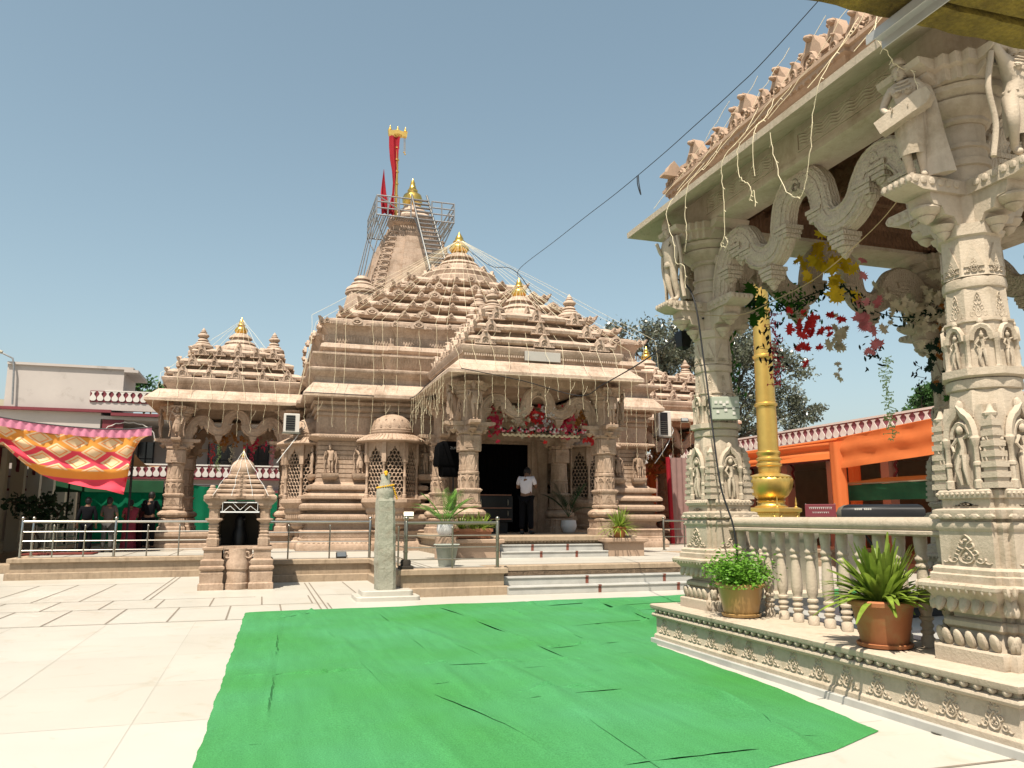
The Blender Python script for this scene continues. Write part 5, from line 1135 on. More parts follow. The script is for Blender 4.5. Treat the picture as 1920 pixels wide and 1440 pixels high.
# ================================================================ MINIATURE SHRINE
MS=empty('miniature_shrine',(-.5,19.65,0),'small carved sandstone shrine with ribbed dome and dark niche standing on the courtyard','shrine')
M=Tm(-.48,19.75,0)
m=MB(M); 
for s in (-1,1):
    m.add(sweep([(s*.53-.27,-.66),(s*.53+.27,-.66),(s*.53+.27,.5),(s*.53-.27,.5)],[(.0,0),(0,.13),(-.03,.15),(-.03,.19),(-.02,.37),(-.06,.40),(-.04,.42),(.0,.46),(0,.50),(-.04,.53),(-.03,.56),(-.02,.64),(-.06,.67),(-.08,.68),(-.08,.86),(-.05,.88),(-.05,.92),(-.07,.94)],False,True))
    m.add(tube(spiral(0,0,.02,.11,0,2*pi,10),.02,5),frame((s*.22,-.52,.78),(1,0,0),(0,0,1),(0,-1,0)))
m.add(box(-.3,.3,-.45,.5,0,.93)); m.add(lathe([(.27,0),(.27,.13),(.25,.15),(.25,.35),(.23,.40),(.26,.45),(.25,.52),(.24,.62),(.21,.68),(.21,.9)],24,cx=0,cy=-.42)); m.add(box(-.56,.56,-.5,.5,.88,.955)); m.build('base',STONE,MS)
for s in (-1,1):
    for y in (-.42,.36):
        m=MB(M); m.add(radial(NQ,[(.13,.95),(.135,1.12),(.11,1.14),(.12,1.2),(.09,1.22),(.11,1.27),(.09,1.3),(.11,1.35),(.09,1.37),(.115,1.42),(.09,1.45),(.11,1.49),(.18,1.54),(.18,1.57),(.11,1.58),(.11,1.79),(.14,1.81),(.14,1.86)]),Tm(s*.55,y,0)); m.add(extrude([(-.12,1.86),(.12,1.86),(.17,1.9),(.24,1.97),(.24,2.02),(-.24,2.02),(-.24,1.97),(-.17,1.9)],-.16,.16),Tm(s*.55,y,0)@Matrix(((1,0,0,0),(0,0,-1,0),(0,1,0,0),(0,0,0,1)))); m.build('pillar',STONE,MS)
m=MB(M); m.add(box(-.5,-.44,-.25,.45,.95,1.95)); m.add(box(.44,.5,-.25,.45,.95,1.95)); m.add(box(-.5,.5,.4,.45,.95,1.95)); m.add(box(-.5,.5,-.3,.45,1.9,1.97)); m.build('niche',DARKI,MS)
m=MB(M); m.add(extrude([(-.46,.95),(-.42,.95),(-.42,1.5),(-.34,1.66),(-.16,1.76),(0,1.84),(.16,1.76),(.34,1.66),(.42,1.5),(.42,.95),(.46,.95),(.46,1.9),(-.46,1.9)],-.02,.02),Tm(0,-.2,0)@Matrix(((1,0,0,0),(0,0,-1,0),(0,1,0,0),(0,0,0,1)))); m.build('niche_arch',mat('dark_stone_arch',(.10,.065,.04),.9),MS)
m=MB(M); m.add(lathe([(.16,.96),(.17,1.2),(.12,1.35),(.10,1.42),(.12,1.5),(.10,1.6),(.03,1.66)],14,cy=.1)); m.add(sphere(.03,8,6),Tm(.10,-.12,1.55)); m.build('idol',BLKP,MS)
m=MB(M); m.add(sweep([(-.78,-.62),(.78,-.62),(.78,.62),(-.78,.62)],[(-.1,2.0),(0,2.0),(.01,2.03),(.01,2.08),(-.05,2.12),(-.12,2.13)]))
for t in range(4):
    hw=.56-.09*t; z=2.13+.115*t; m.add(sweep([(-hw,-hw*.85),(hw,-hw*.85),(hw,hw*.85),(-hw,hw*.85)],[(-.03,z-.01),(-.03,z+.015),(.03,z+.03),(.035,z+.075),(.0,z+.10),(-.05,z+.11)])); m.add(GAV,frame((0,-hw*.85-.04,z+.0),(1,0,0),(0,0,1),(0,-1,0))@Sm(.22,.13,.3))
for s in (-1,1): m.add(bell(.13,2.12,.2,12),Tm(s*.62,-.45,0)); m.add(GAV,frame((s*.55,-.66,2.03),(1,0,0),(0,0,1),(0,-1,0))@Sm(.2,.12,.3))
m.add(GAV,frame((0,-.66,2.03),(1,0,0),(0,0,1),(0,-1,0))@Sm(.2,.12,.3)); m.build('stepped_roof',STONE,MS)
m=MB(M); m.add(lathe([(.26,2.58),(.27,2.62),(.25,2.63),(.27,2.68),(.265,2.76),(.22,2.86),(.14,2.93),(.08,2.95),(.09,2.97),(.06,2.99)],40,18,.05)); m.build('dome',STONE,MS,smooth=50)
m=MB(M); m.add(kalash(.06,2.98,.22,12)); m.build('finial',GOLD,MS,smooth=60)
m=MB(M); m.add(box(-.42,.42,-.60,-.57,1.70,1.73)); m.add(box(-.36,.36,-.60,-.57,1.92,1.94)); 
for a,b in (((-.36,1.72),(-.22,1.85)),((-.22,1.85),(-.1,1.74)),((-.16,1.92),(0,1.76)),((0,1.76),(.16,1.92)),((.1,1.74),(.22,1.85)),((.22,1.85),(.36,1.74)),((-.38,1.73),(-.38,1.93)),((.38,1.73),(.38,1.93))): m.add(tube([(a[0],-.585,a[1]),(b[0],-.585,b[1])],.006,4))
m.build('lattice_header',WWIRE,MS)
# ================================================================ OLD STONE POST
e=empty('stone_post',(2.45,16.4,0),'weathered grey-green four-sided stone post with marigold garland on a two-step marble base','post')
m=MB(); 
for h,r,z0,z1 in ((.62,.08,0,.085),(.50,.07,.085,.185)):
    P=[]; 
    for cx,cy,a in ((h-.1,-(h-.22),-pi/2),(h-.1,h-.22,0),(-(h-.1),h-.22,pi/2),(-(h-.1),-(h-.22),pi)):
        P+=[(2.42+cx+.1*math.cos(a+j*pi/8),16.15+cy+.1*math.sin(a+j*pi/8)) for j in range(5)]
    m.add(sweep(P,[(0,z0),(0,z1-.012),(-.012,z1)]))
m.build('marble_base',MARB,e)
PSM=mat('lichen_grey_stone',(.44,.42,.33),.95,var=.14,vscale=4,bump=.9,bscale=16,dark=(.25,.185,.115),darkamt=.40,dscale=1.6,fine=.2)
rnd=random.Random(2); Rg=[]
pl=[(-.16,-.20),(.14,-.19),(.2,-.13),(.19,.15),(-.13,.2),(-.2,.05)]
for j in range(30):
    t=j/29; z=.185+1.80*t; s=1-.05*t+.04*math.sin(t*5); 
    if t>.97: s*=.9
    Rg.append([(2.40+x*s+rnd.uniform(-.008,.008)-.035*t,16.15+y*s+rnd.uniform(-.008,.008),z) for x,y in pl])
m=MB(); m.add(rings(Rg)); m.build('shaft',PSM,e,smooth=20)
m=MB(); m.add(lathe([(.17,1.96),(.185,2.06),(.17,2.17),(.12,2.24),(.12,2.27),(.09,2.32),(.10,2.44),(.09,2.46)],18),Tm(2.365,16.15,0)@Matrix.Identity(4)); m.build('rounded_top',PSM,e)
MG=mat('marigold',(.78,.42,.02),.8,var=.3,vscale=30)
m=MB(); 
for k in range(22):
    a=k*2*pi/22; m.add(sphere(.022,6,4),Tm(2.365+.165*math.cos(a),16.15+.165*math.sin(a),2.215+.03*math.cos(a*1)-(.0)))
for k in range(7): m.add(sphere(.02,6,4),Tm(2.52+.012*k,16.06,2.18-.035*k))
m.add(sphere(.045,8,6),Tm(2.365,16.12,2.49)); m.add(sphere(.03,8,6),Tm(2.36,16.05,2.45)); m.build('marigold_garland',MG,e)
# ================================================================ STEEL RAILINGS
def railing(pts,lab,posts=(0,-1),mid=1.05,z0=.55,h=.93,mt=STEEL):
    e=empty('steel_railing',(*pts[0],z0),lab,'railing')
    for i in range(len(pts)-1):
        a=Vector((*pts[i],0)); b=Vector((*pts[i+1],0)); L=(b-a).length
        m=MB(); m.add(tube([a+Vector((0,0,z0+h)),b+Vector((0,0,z0+h))],.032,10)); m.build('top_rail',mt,e)
        for f in (.72,.46,.20):
            m=MB(); m.add(tube([a+Vector((0,0,z0+h*f)),b+Vector((0,0,z0+h*f))],.014,6)); m.build('rail',mt,e)
        n=max(1,int(round(L/mid)))
        for j in range(1,n):
            p=a+(b-a)*j/n; m=MB(); m.add(tube([p+Vector((0,0,z0)),p+Vector((0,0,z0+h-.10))],.02,8)); m.add(sphere(.03,8,6),Tm(p.x,p.y,z0+h-.10)); m.build('baluster',mt,e)
    for i in (range(len(pts)) if posts=='all' else [q%len(pts) for q in posts]):
        p=pts[i]; m=MB(Tm(*p,z0)); m.add(lathe([(.07,0),(.07,.012),(.036,.015),(.036,.33),(.05,.335),(.05,.355),(.036,.36),(.036,.58),(.05,.585),(.05,.605),(.036,.61),(.036,h+.03),(.02,h+.05)],12)); m.add(sphere(.048,12,8),Tm(0,0,h+.09)); m.build('post',mt,e)
railing([(-5.95,23.75),(-3.75,23.82),(-1.35,23.9)],'long stainless steel railing on the left terrace edge in front of the standing people',posts='all',mid=.75)
railing([(-.35,21.1),(2.72,21.1)],'steel railing between the miniature shrine and the stone post',mid=1.05)
railing([(2.86,20.9),(2.86,16.5)],'steel railing along the terrace side just behind the stone post',mid=.9,mt=STEELD)
railing([(2.86,16.42),(4.82,16.42)],'short steel railing on the front terrace corner beside the courtyard steps',mid=.8,posts=(0,-1),mt=STEELD)
railing([(12.4,23.2),(16.8,23.0)],'bronze-toned steel railing at right between the temple corner and the pavilion column',mid=.75,mt=STEELD)
railing([(-5.9,24.6),(-5.9,30)],'steel railing running back along the far left edge of the terrace',mid=1.2,posts='all')
m=MB(); m.add(bbox(2.72,3.0,16.28,16.55,.545,.62,.01)); m.add(lathe([(.10,.55),(.11,.7),(.09,.74)],10,cx=2.86,cy=16.42)); m.build('railing_footing',mat('sooty_stone',(.05,.04,.03),.95,bump=.5),label='sooty black stone footing at the front terrace corner',cat='footing')
def flood(x,y,z,rz,lb,s=1,mt=None):
    e=empty('floodlight',(x,y,z),lb,'floodlight'); M=Tm(x,y,z)@Rz(rz)@Rx(-.5)
    m=MB(M); m.add(bbox(-.13*s,.13*s,-.03*s,.03*s,.03,.03+.15*s)); m.build('housing',mt or BLKP,e); m=MB(M); m.add(box(-.11*s,.11*s,-.036*s,-.031*s,.045,.015+.15*s)); m.build('glass',STEEL,e); m=MB(Tm(x,y,z)@Rz(rz)); m.add(tube([(-.14*s,0,.09),(-.14*s,0,0),(.14*s,0,0),(.14*s,0,.09)],.01,5)); m.build('bracket',STEELD,e)
flood(2.9,16.42,1.58,-.2,'silver floodlight clamped on the corner post of the front railing',.75,STEELD); flood(2.0,20.98,.55,.1,'small black floodlight lying on the terrace edge left of the stone post')
flood(14.3,24.9,4.95,-.3,'black floodlight under the right eave of the temple')
# ================================================================ PLANTS AND POTS
def leaf_strip(P,w,fold=.15):
    """curved strap leaf with slight fold; P centre line"""
    P=[Vector(p) for p in P]; Rg=[]; n=len(P)
    for i,p in enumerate(P):
        d=(P[min(i+1,n-1)]-P[max(i-1,0)]).normalized(); s=d.cross(Vector((0,0,1)))
        s=s.normalized() if s.length>1e-3 else Vector((1,0,0)); u=s.cross(d); ww=w*(math.sin(pi*min(.97,(i/(n-1))*.8+.12)))
        Rg.append([tuple(p-s*ww+u*ww*fold*2),tuple(p),tuple(p+s*ww+u*ww*fold*2)])
    return rings(Rg,False,False,False)
def strap_plant(n,L,w,seed,spread=1.0,up=.5):
    r=random.Random(seed); m=MB()
    for i in range(n):
        a=r.uniform(0,2*pi); el=r.uniform(.1,1.35)*spread; l=L*r.uniform(.6,1.1); dr=r.uniform(.4,1.3); bx=r.uniform(0,.09)
        P=[]
        for j in range(7):
            t=j/6; rr=bx+l*t*math.sin(el*.75+.1); z=l*t*math.cos(el*.75+.1)*1.0-dr*.45*l*t*t*math.sin(el)
            P.append((rr*math.cos(a),rr*math.sin(a),z+.0))
        m.add(leaf_strip(P,w*r.uniform(.7,1.1)))
    return m
def bush(n,rx,rz,seed,ls=.022):
    r=random.Random(seed); m=MB(); q=np.array([(-.5,0,0),(0,-.0,.3),(.5,0,0),(0,0,-.3)])
    V=[];F=[]
    for c in range(34):
        a=r.uniform(0,2*pi); e=r.uniform(0,1)**.6; cx,cy,cz=rx*.72*e*math.cos(a),rx*.72*e*math.sin(a),rz*r.uniform(.25,.95)*(1-.35*e)
        m.add(tube([(0,0,0),(cx*.5,cy*.5,cz*.6),(cx,cy,cz)],[.006,.004,.002],4))
        for i in range(n//34):
            p=Vector((r.gauss(cx,rx*.24),r.gauss(cy,rx*.24),max(.0,r.gauss(cz,rz*.2)))); s=ls*r.uniform(.6,1.2)
            M=Tm(*p)@Matrix.Rotation(r.uniform(0,6.28),4,'Z')@Matrix.Rotation(r.uniform(-1.2,1.2),4,'X')@Matrix.Rotation(r.uniform(-.6,.6),4,'Y')
            Q=[(-s*1.3,0,0),(-.3*s,-.6*s,.1*s),(s*1.2,0,0),(-.3*s,.6*s,.1*s)]
            b=len(V); V+=[tuple(M@Vector(c_)) for c_ in Q]; F.append((b,b+1,b+2,b+3))
    m.add((np.array(V),F)); return m
def pot_prof(rt,rb,h,rim=.05,kind=0):
    if kind==2: return [(rb*.8,0),(rb,.02),(rt*1.05,h*.45),(rt*1.08,h*.6),(rt,h*.95),(rt*.97,h),(rt*.88,h),(rt*.86,h*.85),(.01,h*.85)]
    return [(rb*.97,0),(rb,.01),(rb+(rt-rb)*.75,h-rim-.01),(rt-.015,h-rim),(rt+.012,h-rim+.005),(rt+.018,h-.012),(rt+.005,h),(rt-.03,h),(rt-.035,h-.05),(.01,h-.05)]
def potted(name,lab,loc,prof,pmat,plant,lmat,h,saucer=None,pz=0):
    e=empty(name,loc,lab,'potted plant')
    m=MB(Tm(*loc)); m.add(lathe(prof,36)); m.build('pot',pmat,e,smooth=50)
    rr=max(r for r,z in prof); m=MB(Tm(*loc)); m.add(lathe([(.01,h-.055),(rr*.88,h-.05),(rr*.5,h-.035),(.01,h-.03)],20)); m.build('soil',SOIL,e)
    if saucer: m=MB(Tm(*loc)); m.add(lathe([(saucer-.04,.001),(saucer,.012),(saucer+.012,.04),(saucer,.045),(saucer-.02,.02)],32)); m.build('saucer',pmat,e,smooth=50)
    pm=MB(Tm(loc[0],loc[1],loc[2]+h-.04+pz)); pm.add(plant.get()); pm.build('leaves',lmat,e,smooth=70); return e
potted('potted_bush','cream glazed pot with a round small-leaved green bush on the pavilion ledge',(5.22,8.0,.492),pot_prof(.265,.185,.37,.045),POTG,bush(3400,.40,.36,1,.021),LEAF,.37,.21)
potted('potted_lily','brown terracotta pot with long yellow-green strap leaves on the ledge by the near column',(5.20,5.80,.492),pot_prof(.27,.185,.40,.05),POTT,strap_plant(190,.60,.030,4,1.15),LEAFY,.40,.22)
potted('small_potted_spider_plant','small terracotta pot with spiky light green plant on the right porch pedestal',(9.42,20.15,1.04),pot_prof(.19,.14,.30,.04),mat('orange_terracotta',(.46,.19,.06),.7,var=.1),strap_plant(150,.66,.017,7,1.45),LEAFY,.30)
# planter trough
e=empty('planter_trough',(5.1,20.18,1.04),'wide orange terracotta trough of spiky plants on the left porch pedestal behind the railing','planter')
m=MB(); m.add(sweep([(4.55,20.02),(5.72,20.02),(5.72,20.36),(4.55,20.36)],[(-.08,1.042),(-.03,1.06),(0,1.22),(.03,1.23),(.03,1.30),(0,1.31)])); m.build('trough',mat('dull_terracotta',(.36,.15,.08),.75,var=.15,vscale=4),e)
m=MB()
for x in (4.95,5.25,5.5): m.add(strap_plant(75,.52,.015,int(x*10),1.1).get(),Tm(x,20.18,1.30))
m.build('leaves',LEAFY,e,smooth=70)
def palm(n,L,seed,azs=None):
    r=random.Random(seed); m=MB()
    for i in range(n):
        a=azs[i] if azs else r.uniform(0,2*pi); el=r.uniform(.35,1.0); P=[]
        for j in range(9):
            t=j/8; rr=L*t*math.sin(el)*(1+.2*t); z=L*t*math.cos(el)*1.25-.50*L*t*t*el; P.append(Vector((rr*math.cos(a),rr*math.sin(a),z)))
        m.add(tube(P,[.010-.0009*j for j in range(9)],4))
        for j in range(2,9):
            for k in (0,.5):
                if j==8 and k: continue
                p=P[j]*(1-k)+P[min(8,j+1)]*k; d=(P[min(8,j+1)]-P[j-1]).normalized(); s=d.cross(Vector((0,0,1))).normalized()
                for q in (-1,1):
                    ll=L*.42*(1-.4*abs(j/8-.5)); e_=p+(s*q*.75+d*.75).normalized()*ll-Vector((0,0,.10*ll)); mid=(p+e_)/2+Vector((0,0,.05*ll)); m.add(leaf_strip([p,mid,e_],.016))
    return m
potted('potted_palm','white pot with a fan-shaped areca palm on the left of the front porch',(4.42,19.75,.70),pot_prof(.20,.15,.30,.03,2),POTW,palm(9,.85,3,[2.9,3.3,.1,-.3,2.6,.5,1.6,4.4,5.0]),PALM,.30)
bpy.data.objects['potted_palm'].location.z+=.42
m=MB(); m.add(bbox(4.2,4.65,19.5,19.94,.555,1.11)); m.build('stone_block',PEACH,label='plain sandstone block carrying the white pot with palm',cat='block')
potted('potted_palm','white pot with palm fronds darkened for the shade inside the porch',(9.55,24.3,1.10),pot_prof(.24,.18,.40,.03,2),POTW,palm(8,1.0,9,[2.9,3.5,.3,1.2,2.2,4.3,5.2,6.0]),mat('shaded_palm_leaf',(.03,.08,.02),.5,var=.3),.40,pz=.15)  # palm leaf colour with the porch shade painted in
potted('cement_pot','grey cement tub with no plant showing on the terrace behind the front railing',(3.85,17.0,.556),pot_prof(.27,.17,.47,.03),POTC,strap_plant(3,.05,.01,1),SOIL,.47)
# ================================================================ PORCH THINGS
e=empty('covered_loudspeaker',(5.28,22.6,1.1),'black cloth-covered loudspeaker on a tripod stand left of the porch column','loudspeaker')
m=MB(Tm(5.15,22.6,0)@Rz(.12)); m.add(sweep([(-.25,-.2),(.42,-.2),(.42,.2),(-.25,.2)],[(-.03,2.76),(0,2.80),(.02,3.2),(.0,3.22)],True,True)); m.add(sweep([(-.38,-.22),(.36,-.22),(.36,.22),(-.38,.22)],[(.0,3.05),(.03,3.12),(.0,3.62),(-.06,3.74),(-.18,3.80)])); m.build('cover',BLK,e,smooth=60)
m=MB(Tm(5.28,22.6,0)); m.add(tube([(0,0,1.35),(0,0,2.8)],.022,8))
for a in (0.3,2.4,4.5): m.add(tube([(0,0,1.65),(.38*math.cos(a),.38*math.sin(a),1.12)],.014,6)); m.add(tube([(0,0,1.35),(.22*math.cos(a),.22*math.sin(a),1.34)],.010,6))
m.build('tripod',BLKP,e)
text('ZUNO',.10,Tm(5.12,22.6,0)@Rz(.12)@frame((.12,-.245,3.58),(1,0,0),(0,0,1),(0,-1,0)),mat('faded_white_print',(.30,.30,.30),.9),e)
pass
e=empty('equipment_rack',(6.75,23.8,1.1),'black equipment rack with pale shelf edges inside the porch left of the man','rack')
m=MB(); m.add(bbox(6.35,7.45,23.7,24.2,1.45,2.25)); m.add(bbox(6.4,7.3,23.75,24.15,1.102,1.45)); m.build('body',BLKP,e)
for z in (1.52,1.86,2.26):
    m=MB(); m.add(box(6.33,7.40,23.66,23.69,z,z+.035)); m.build('shelf_edge',mat('pale_edge',(.30,.15,.10),.7),e)
m=MB(); 
for x in (6.42,7.28):
    for z in (1.62,1.96): m.add(tube([(x,23.68,z),(x,23.64,z+.03),(x,23.64,z+.15),(x,23.68,z+.18)],.012,5))
m.build('handles',STEELD,e)
m=MB(); m.add(bbox(6.85,7.25,20.44,20.455,5.93,6.2)) if False else m.add(bbox(6.80,7.86,20.48,20.52,5.92,6.19,.005)); m.build('plaque',mat('pale_grey_plaque',(.50,.47,.42),.6,var=.05),TE)
def acunit(name,x,y,z,rz,lb,w=.5,h=.62,white=True):
    e=empty(name,(x,y,z),lb,'air conditioner'); M=Tm(x,y,z)@Rz(rz)
    m=MB(M); m.add(bbox(-w/2,w/2,-.15,.15,0,h,.015)); m.build('casing',WHITEP if white else BLKP,e)
    m=MB(M); m.add(box(-w*.36,w*.22,-.165,-.152,.06,h-.06)); m.build('grille',BLKP,e)
    m=MB(M); 
    for i in range(7): m.add(box(-w*.36,w*.22,-.172,-.166,.09+i*.075,.10+i*.075))
    m.build('slats',STEELD,e)
    m=MB(M); m.add(box(-w/2-.04,w/2+.04,-.2,.2,-.05,-.01)); m.build('shelf',STEELD,e)
    m=MB(M); m.add(tube([(w/2+.06+.14*math.cos(a),.0,.25+.16*math.sin(a)) for a in [2*pi*k/14*2 for k in range(15)]],.014,5)); m.add(tube(cr([(w/2+.05,0,.1),(w/2-.1,-.1,-.2),(-.2,-.1,-.7),(-.4,0,-1.0)],5),.014,5)); m.build('pipe',WWIRE,e)
acunit('air_conditioner',.78,26.9,4.35,0,'grey air conditioner unit fixed beside the left corner of the temple wall')
acunit('air_conditioner',14.1,26.2,4.55,.1,'white-framed air conditioner with dark grille at the right corner of the temple wall',.55,.95)
# switch box and speaker on pavilion column
e=empty('switch_box',(5.48,8.56,2.80),'grey-green electrical switch box strapped to the far pavilion column','switch box')
M=Tm(5.48,8.55,2.80)@Rz(-.35); m=MB(M); m.add(bbox(-.17,.17,-.05,.05,0,.29,.008)); m.build('box',mat('grey_green_plastic',(.42,.45,.36),.5,var=.05),e)
m=MB(M); 
for x,z in ((-.12,.2),(-.06,.2),(-.02,.17),(0,.10),(.02,.2),(.10,.12),(.10,.06),(.13,.2),(-.1,.08)): m.add(box(x-.018,x+.018,-.058,-.051,z,z+.035))
m.build('switches',WHITEP,e); m=MB(M); m.add(tube([(-.165,-.055,.145),(.165,-.055,.145)],.004,4)); m.build('seam',BLKP,e)
e=empty('horn_loudspeaker',(5.35,9.5,4.0),'small black loudspeaker hanging behind the far pavilion column below its bracket','loudspeaker'); m=MB(Tm(5.34,9.28,3.97)@Rz(.3)); m.add(sweep([(-.08,-.06),(.07,-.07),(.08,.06),(-.06,.06)],[(-.05,-.14),(0,-.10),(.02,.08),(0,.12)])); m.build('cabinet',BLKP,e); m=MB(); m.add(tube([(5.34,9.28,4.05),(5.4,9.2,4.15)],.012,5)); m.build('bracket',STEELD,e)
# ================================================================ TOWER SCAFFOLD, LADDER, FLAGS
e=empty('scaffold_deck',(7.2,42.3,17.0),'grey steel scaffold deck with railings and slatted floor around the tower top','scaffold')
x0,x1,y0,y1,zd=5.05,9.3,40.35,44.2,17.62
m=MB()
for i in range(34):
    x=x0+(x1-x0)*i/33
    if x<5.95 or x>8.55: m.add(box(x-.03,x+.03,y0,y1,zd-.03,zd))
    else: m.add(box(x-.03,x+.03,y0,y0+.65,zd-.03,zd))
for a in ((x0,y0,x1,y0),(x0,y1,x1,y1),(x0,y0,x0,y1),(x1,y0,x1,y1)): m.add(tube([(a[0],a[1],zd-.04),(a[2],a[3],zd-.04)],.04,6))
m.build('deck',SCAFM,e)
m=MB()
def T_(a,b,r=.042): m.add(tube([a,b],r,5))
for z in (zd+.35,zd+.7,zd+1.05):
    for a in ((x0,y0,6.9,y0),(8.05,y0,x1,y0),(x0,y0,x0,y1),(x1,y0,x1,y1)): T_((a[0],a[1],z),(a[2],a[3],z))
for x,y in ((x0,y0),(x0+.6,y0),(x0+1.2,y0),(6.9,y0),(8.05,y0),(8.6,y0),(x1,y0),(x0,y0+1.3),(x0,y0+2.6),(x0,y1),(x1,y0+1.3),(x1,y0+2.6),(x1,y1)): T_((x,y,zd-.04),(x,y,zd+1.07))
T_((x0,y0,zd+1.05),(x0+1.2,y0,zd+.35)); T_((x1,y0,zd),(x1,y0+1.3,zd+1.05)); m.build('railing',SCAFM,e)
m=MB()
for x,y in ((x0,y0+.3),(x0,y1),(x1,y0+.3),(x1,y1)): T_((x,y,zd-.05),(SX+(x-SX)*.62,SY+(y-SY)*.72,zd-2.0),.035)
for k,(x,y) in enumerate(((x0,y0),(x0-.0,y0+1.9),(x0,y1),(x0+.4,y0))): m.add(tube([(x,y,zd),(x-.85-.1*k,y-.2,12.6),(x-1.2-.1*k,y-.3,11.0)],.032,4))
m.build('stays',SCAFM,e)
e=empty('ladder',(7.6,37.5,12.5),'long steel stair ladder leaning from the main roof up to the tower deck','ladder')
A=[Vector((6.88,40.2,18.9)),Vector((7.25,35.9,12.9))]; B=[Vector((7.72,40.2,18.9)),Vector((8.15,35.9,12.9))]
m=MB(); 
for P in (A,B): m.add(tube(P,.06,8)); 
for P in (A,B): m.add(tube([P[0]+Vector((.22,.1,-1.3)),P[1]+Vector((.25,.1,-.2))],.035,6))
m.build('side_rail',STEEL,e); m=MB()
for i in range(19):
    t=(i+1.5)/20; a=A[0].lerp(A[1],t); b=B[0].lerp(B[1],t); m.add(rings([[tuple(p+Vector((0,dy,dz))) for dy,dz in ((-.11,-.02),(.11,-.02),(.11,.02),(-.11,.02))] for p in (a,b)]))
m.build('rungs',SCAFM,e)
ZD=-.42
e=empty('temple_flagpole',(6.15,40.9,17.65),'ringed golden flagpole with a boat-shaped golden yoke on top of the tower deck','flagpole')
m=MB(Tm(6.15,40.9,0)); pr=[]
z=17.65
while z<22.4: pr+=[(.085,z),(.08,z+.58),(.12,z+.60),(.12,z+.66),(.08,z+.68)]; z+=.70
m.add(lathe(pr,14)); m.build('pole',GOLDP,e)
m=MB(Tm(6.15,40.9,ZD)); m.add(extrude([(-.50,22.9),(.50,22.9),(.54,23.22),(.40,23.16),(.18,23.20),(0,23.26),(-.18,23.20),(-.40,23.16),(-.54,23.22)],-.12,.12),Matrix(((1,0,0,0),(0,0,-1,0),(0,1,0,0),(0,0,0,1))))
for x in (-.42,0,.42): m.add(kalash(.085,23.18,.34,12),Tm(x,0,0))
m.add(lathe([(.08,22.75),(.2,22.85),(.26,22.95),(.08,23.0)],14))
for x in (.36,.42): m.add(tube([(x,0,22.9),(x+.02,0,22.0)],.012,4)); m.add(sphere(.05,6,5),Tm(x+.02,0,22.0-.1*(x>.4)))
m.build('yoke',GOLDP,e)
def flag(name,cols,lb):   # cols: list of (z,xl,xr,yoff)
    pts=[]
    for z,a,b,y in cols: pts.append([(a+(b-a)*i/10,y+.10*math.sin(i*.9+z*1.5)*min(1,(b-a)*2.5),z) for i in range(11)])
    cloth(name,pts,RED,None,None,label=lb,cat='flag')
flag('red_flag',[(22.38,5.66,6.25,40.75),(21.8,5.68,6.22,40.75),(21.0,5.74,6.15,40.75),(20.3,5.86,6.12,40.75),(19.6,5.92,6.05,40.7),(19.0,5.90,6.02,40.7),(18.4,5.78,6.02,40.7),(17.75,5.70,6.04,40.6)],'long crimson red flag hanging from the golden flagpole on the tower')
flag('red_pennant',[(20.35,5.41,5.43,40.7),(19.7,5.34,5.5,40.7),(19.0,5.28,5.58,40.7),(18.4,5.30,5.66,40.6),(17.75,5.36,5.78,40.6)],'short pointed red pennant rising beside the long red flag on the deck')
# ================================================================ STRING LIGHTS
rl=random.Random(11)
def wig(a,b,n=8,s=.02,sag=0):
    a=Vector(a);b=Vector(b); return [a+(b-a)*(i/n)+Vector((rl.uniform(-s,s),rl.uniform(-s,s),rl.uniform(-s,s)-sag*4*(i/n)*(1-i/n)))*(1 if 0<i<n else 0) for i in range(n+1)]
def strand(name,P,r,lab,grp=None,mt=BULB,cat='string lights',bulbs=0,n=4):
    m=MB(); m.add(tube(P,r,n))
    if bulbs:
        for i in range(1,len(P)-1): 
            p=P[i]; m.add(sphere(bulbs,5,4),Tm(*p))
    return m.build(name,mt,label=lab,cat=cat,group=grp,smooth=60)
G1='fairy light strings fanning from the golden finial of the main roof'
L1='thin fairy light string running from the main roof finial down to the temple eave'
apex=(7.4,30.95,13.15)
for i in range(22):
    x=1.25+12.3*i/21+rl.uniform(-.2,.2); y=TY-HY-.1
    P=wig(apex,(x,y,8.12),10,.02)+wig((x,y-.12,8.0),(x+rl.uniform(-.05,.05),TY-HY-.62,5.55),8,.025)
    strand('string_light',P,.0048,L1,G1)
for i in range(6):
    y=26.3+9*i/5; strand('string_light',wig(apex,(TX-HX-.1,y,8.1),8,.02)+wig((TX-HX-.2,y,8.0),(TX-HX-.65,y,5.5),5,.02),.0048,L1,G1)
G2='fairy light strings over the front porch roof'; L2='thin fairy light string from the front porch finial down its stepped roof'
for i in range(11):
    x=4.75+5.3*i/10; strand('string_light',wig((7.4,22.9,8.9),(x,20.55,6.4),8,.02)+wig((x,20.5,6.3),(x+rl.uniform(-.15,.15),20.06,5.52),4,.03),.0045,L2,G2)
G3='fairy light strings over the left porch roof'; L3='thin string of fairy lights over the stepped roof of the left side porch'
for i in range(9):
    x=-3.5+4.2*i/8; strand('string_light',wig((-1.05,30.85,9.0),(x,28.45,6.4),8,.02)+wig((x,28.4,6.3),(x+rl.uniform(-.15,.15),27.98,5.55),4,.03),.0045,L3,G3)
for i,dx in enumerate((-.6,-.2,.25,.6)):
    strand('string_light',wig((-.48,19.7,3.15),(-.48+dx,19.05,2.08),8,.02),.0045,'thin string of white lights draped over the dome of the miniature shrine','white light strings on the miniature shrine',WWIRE)
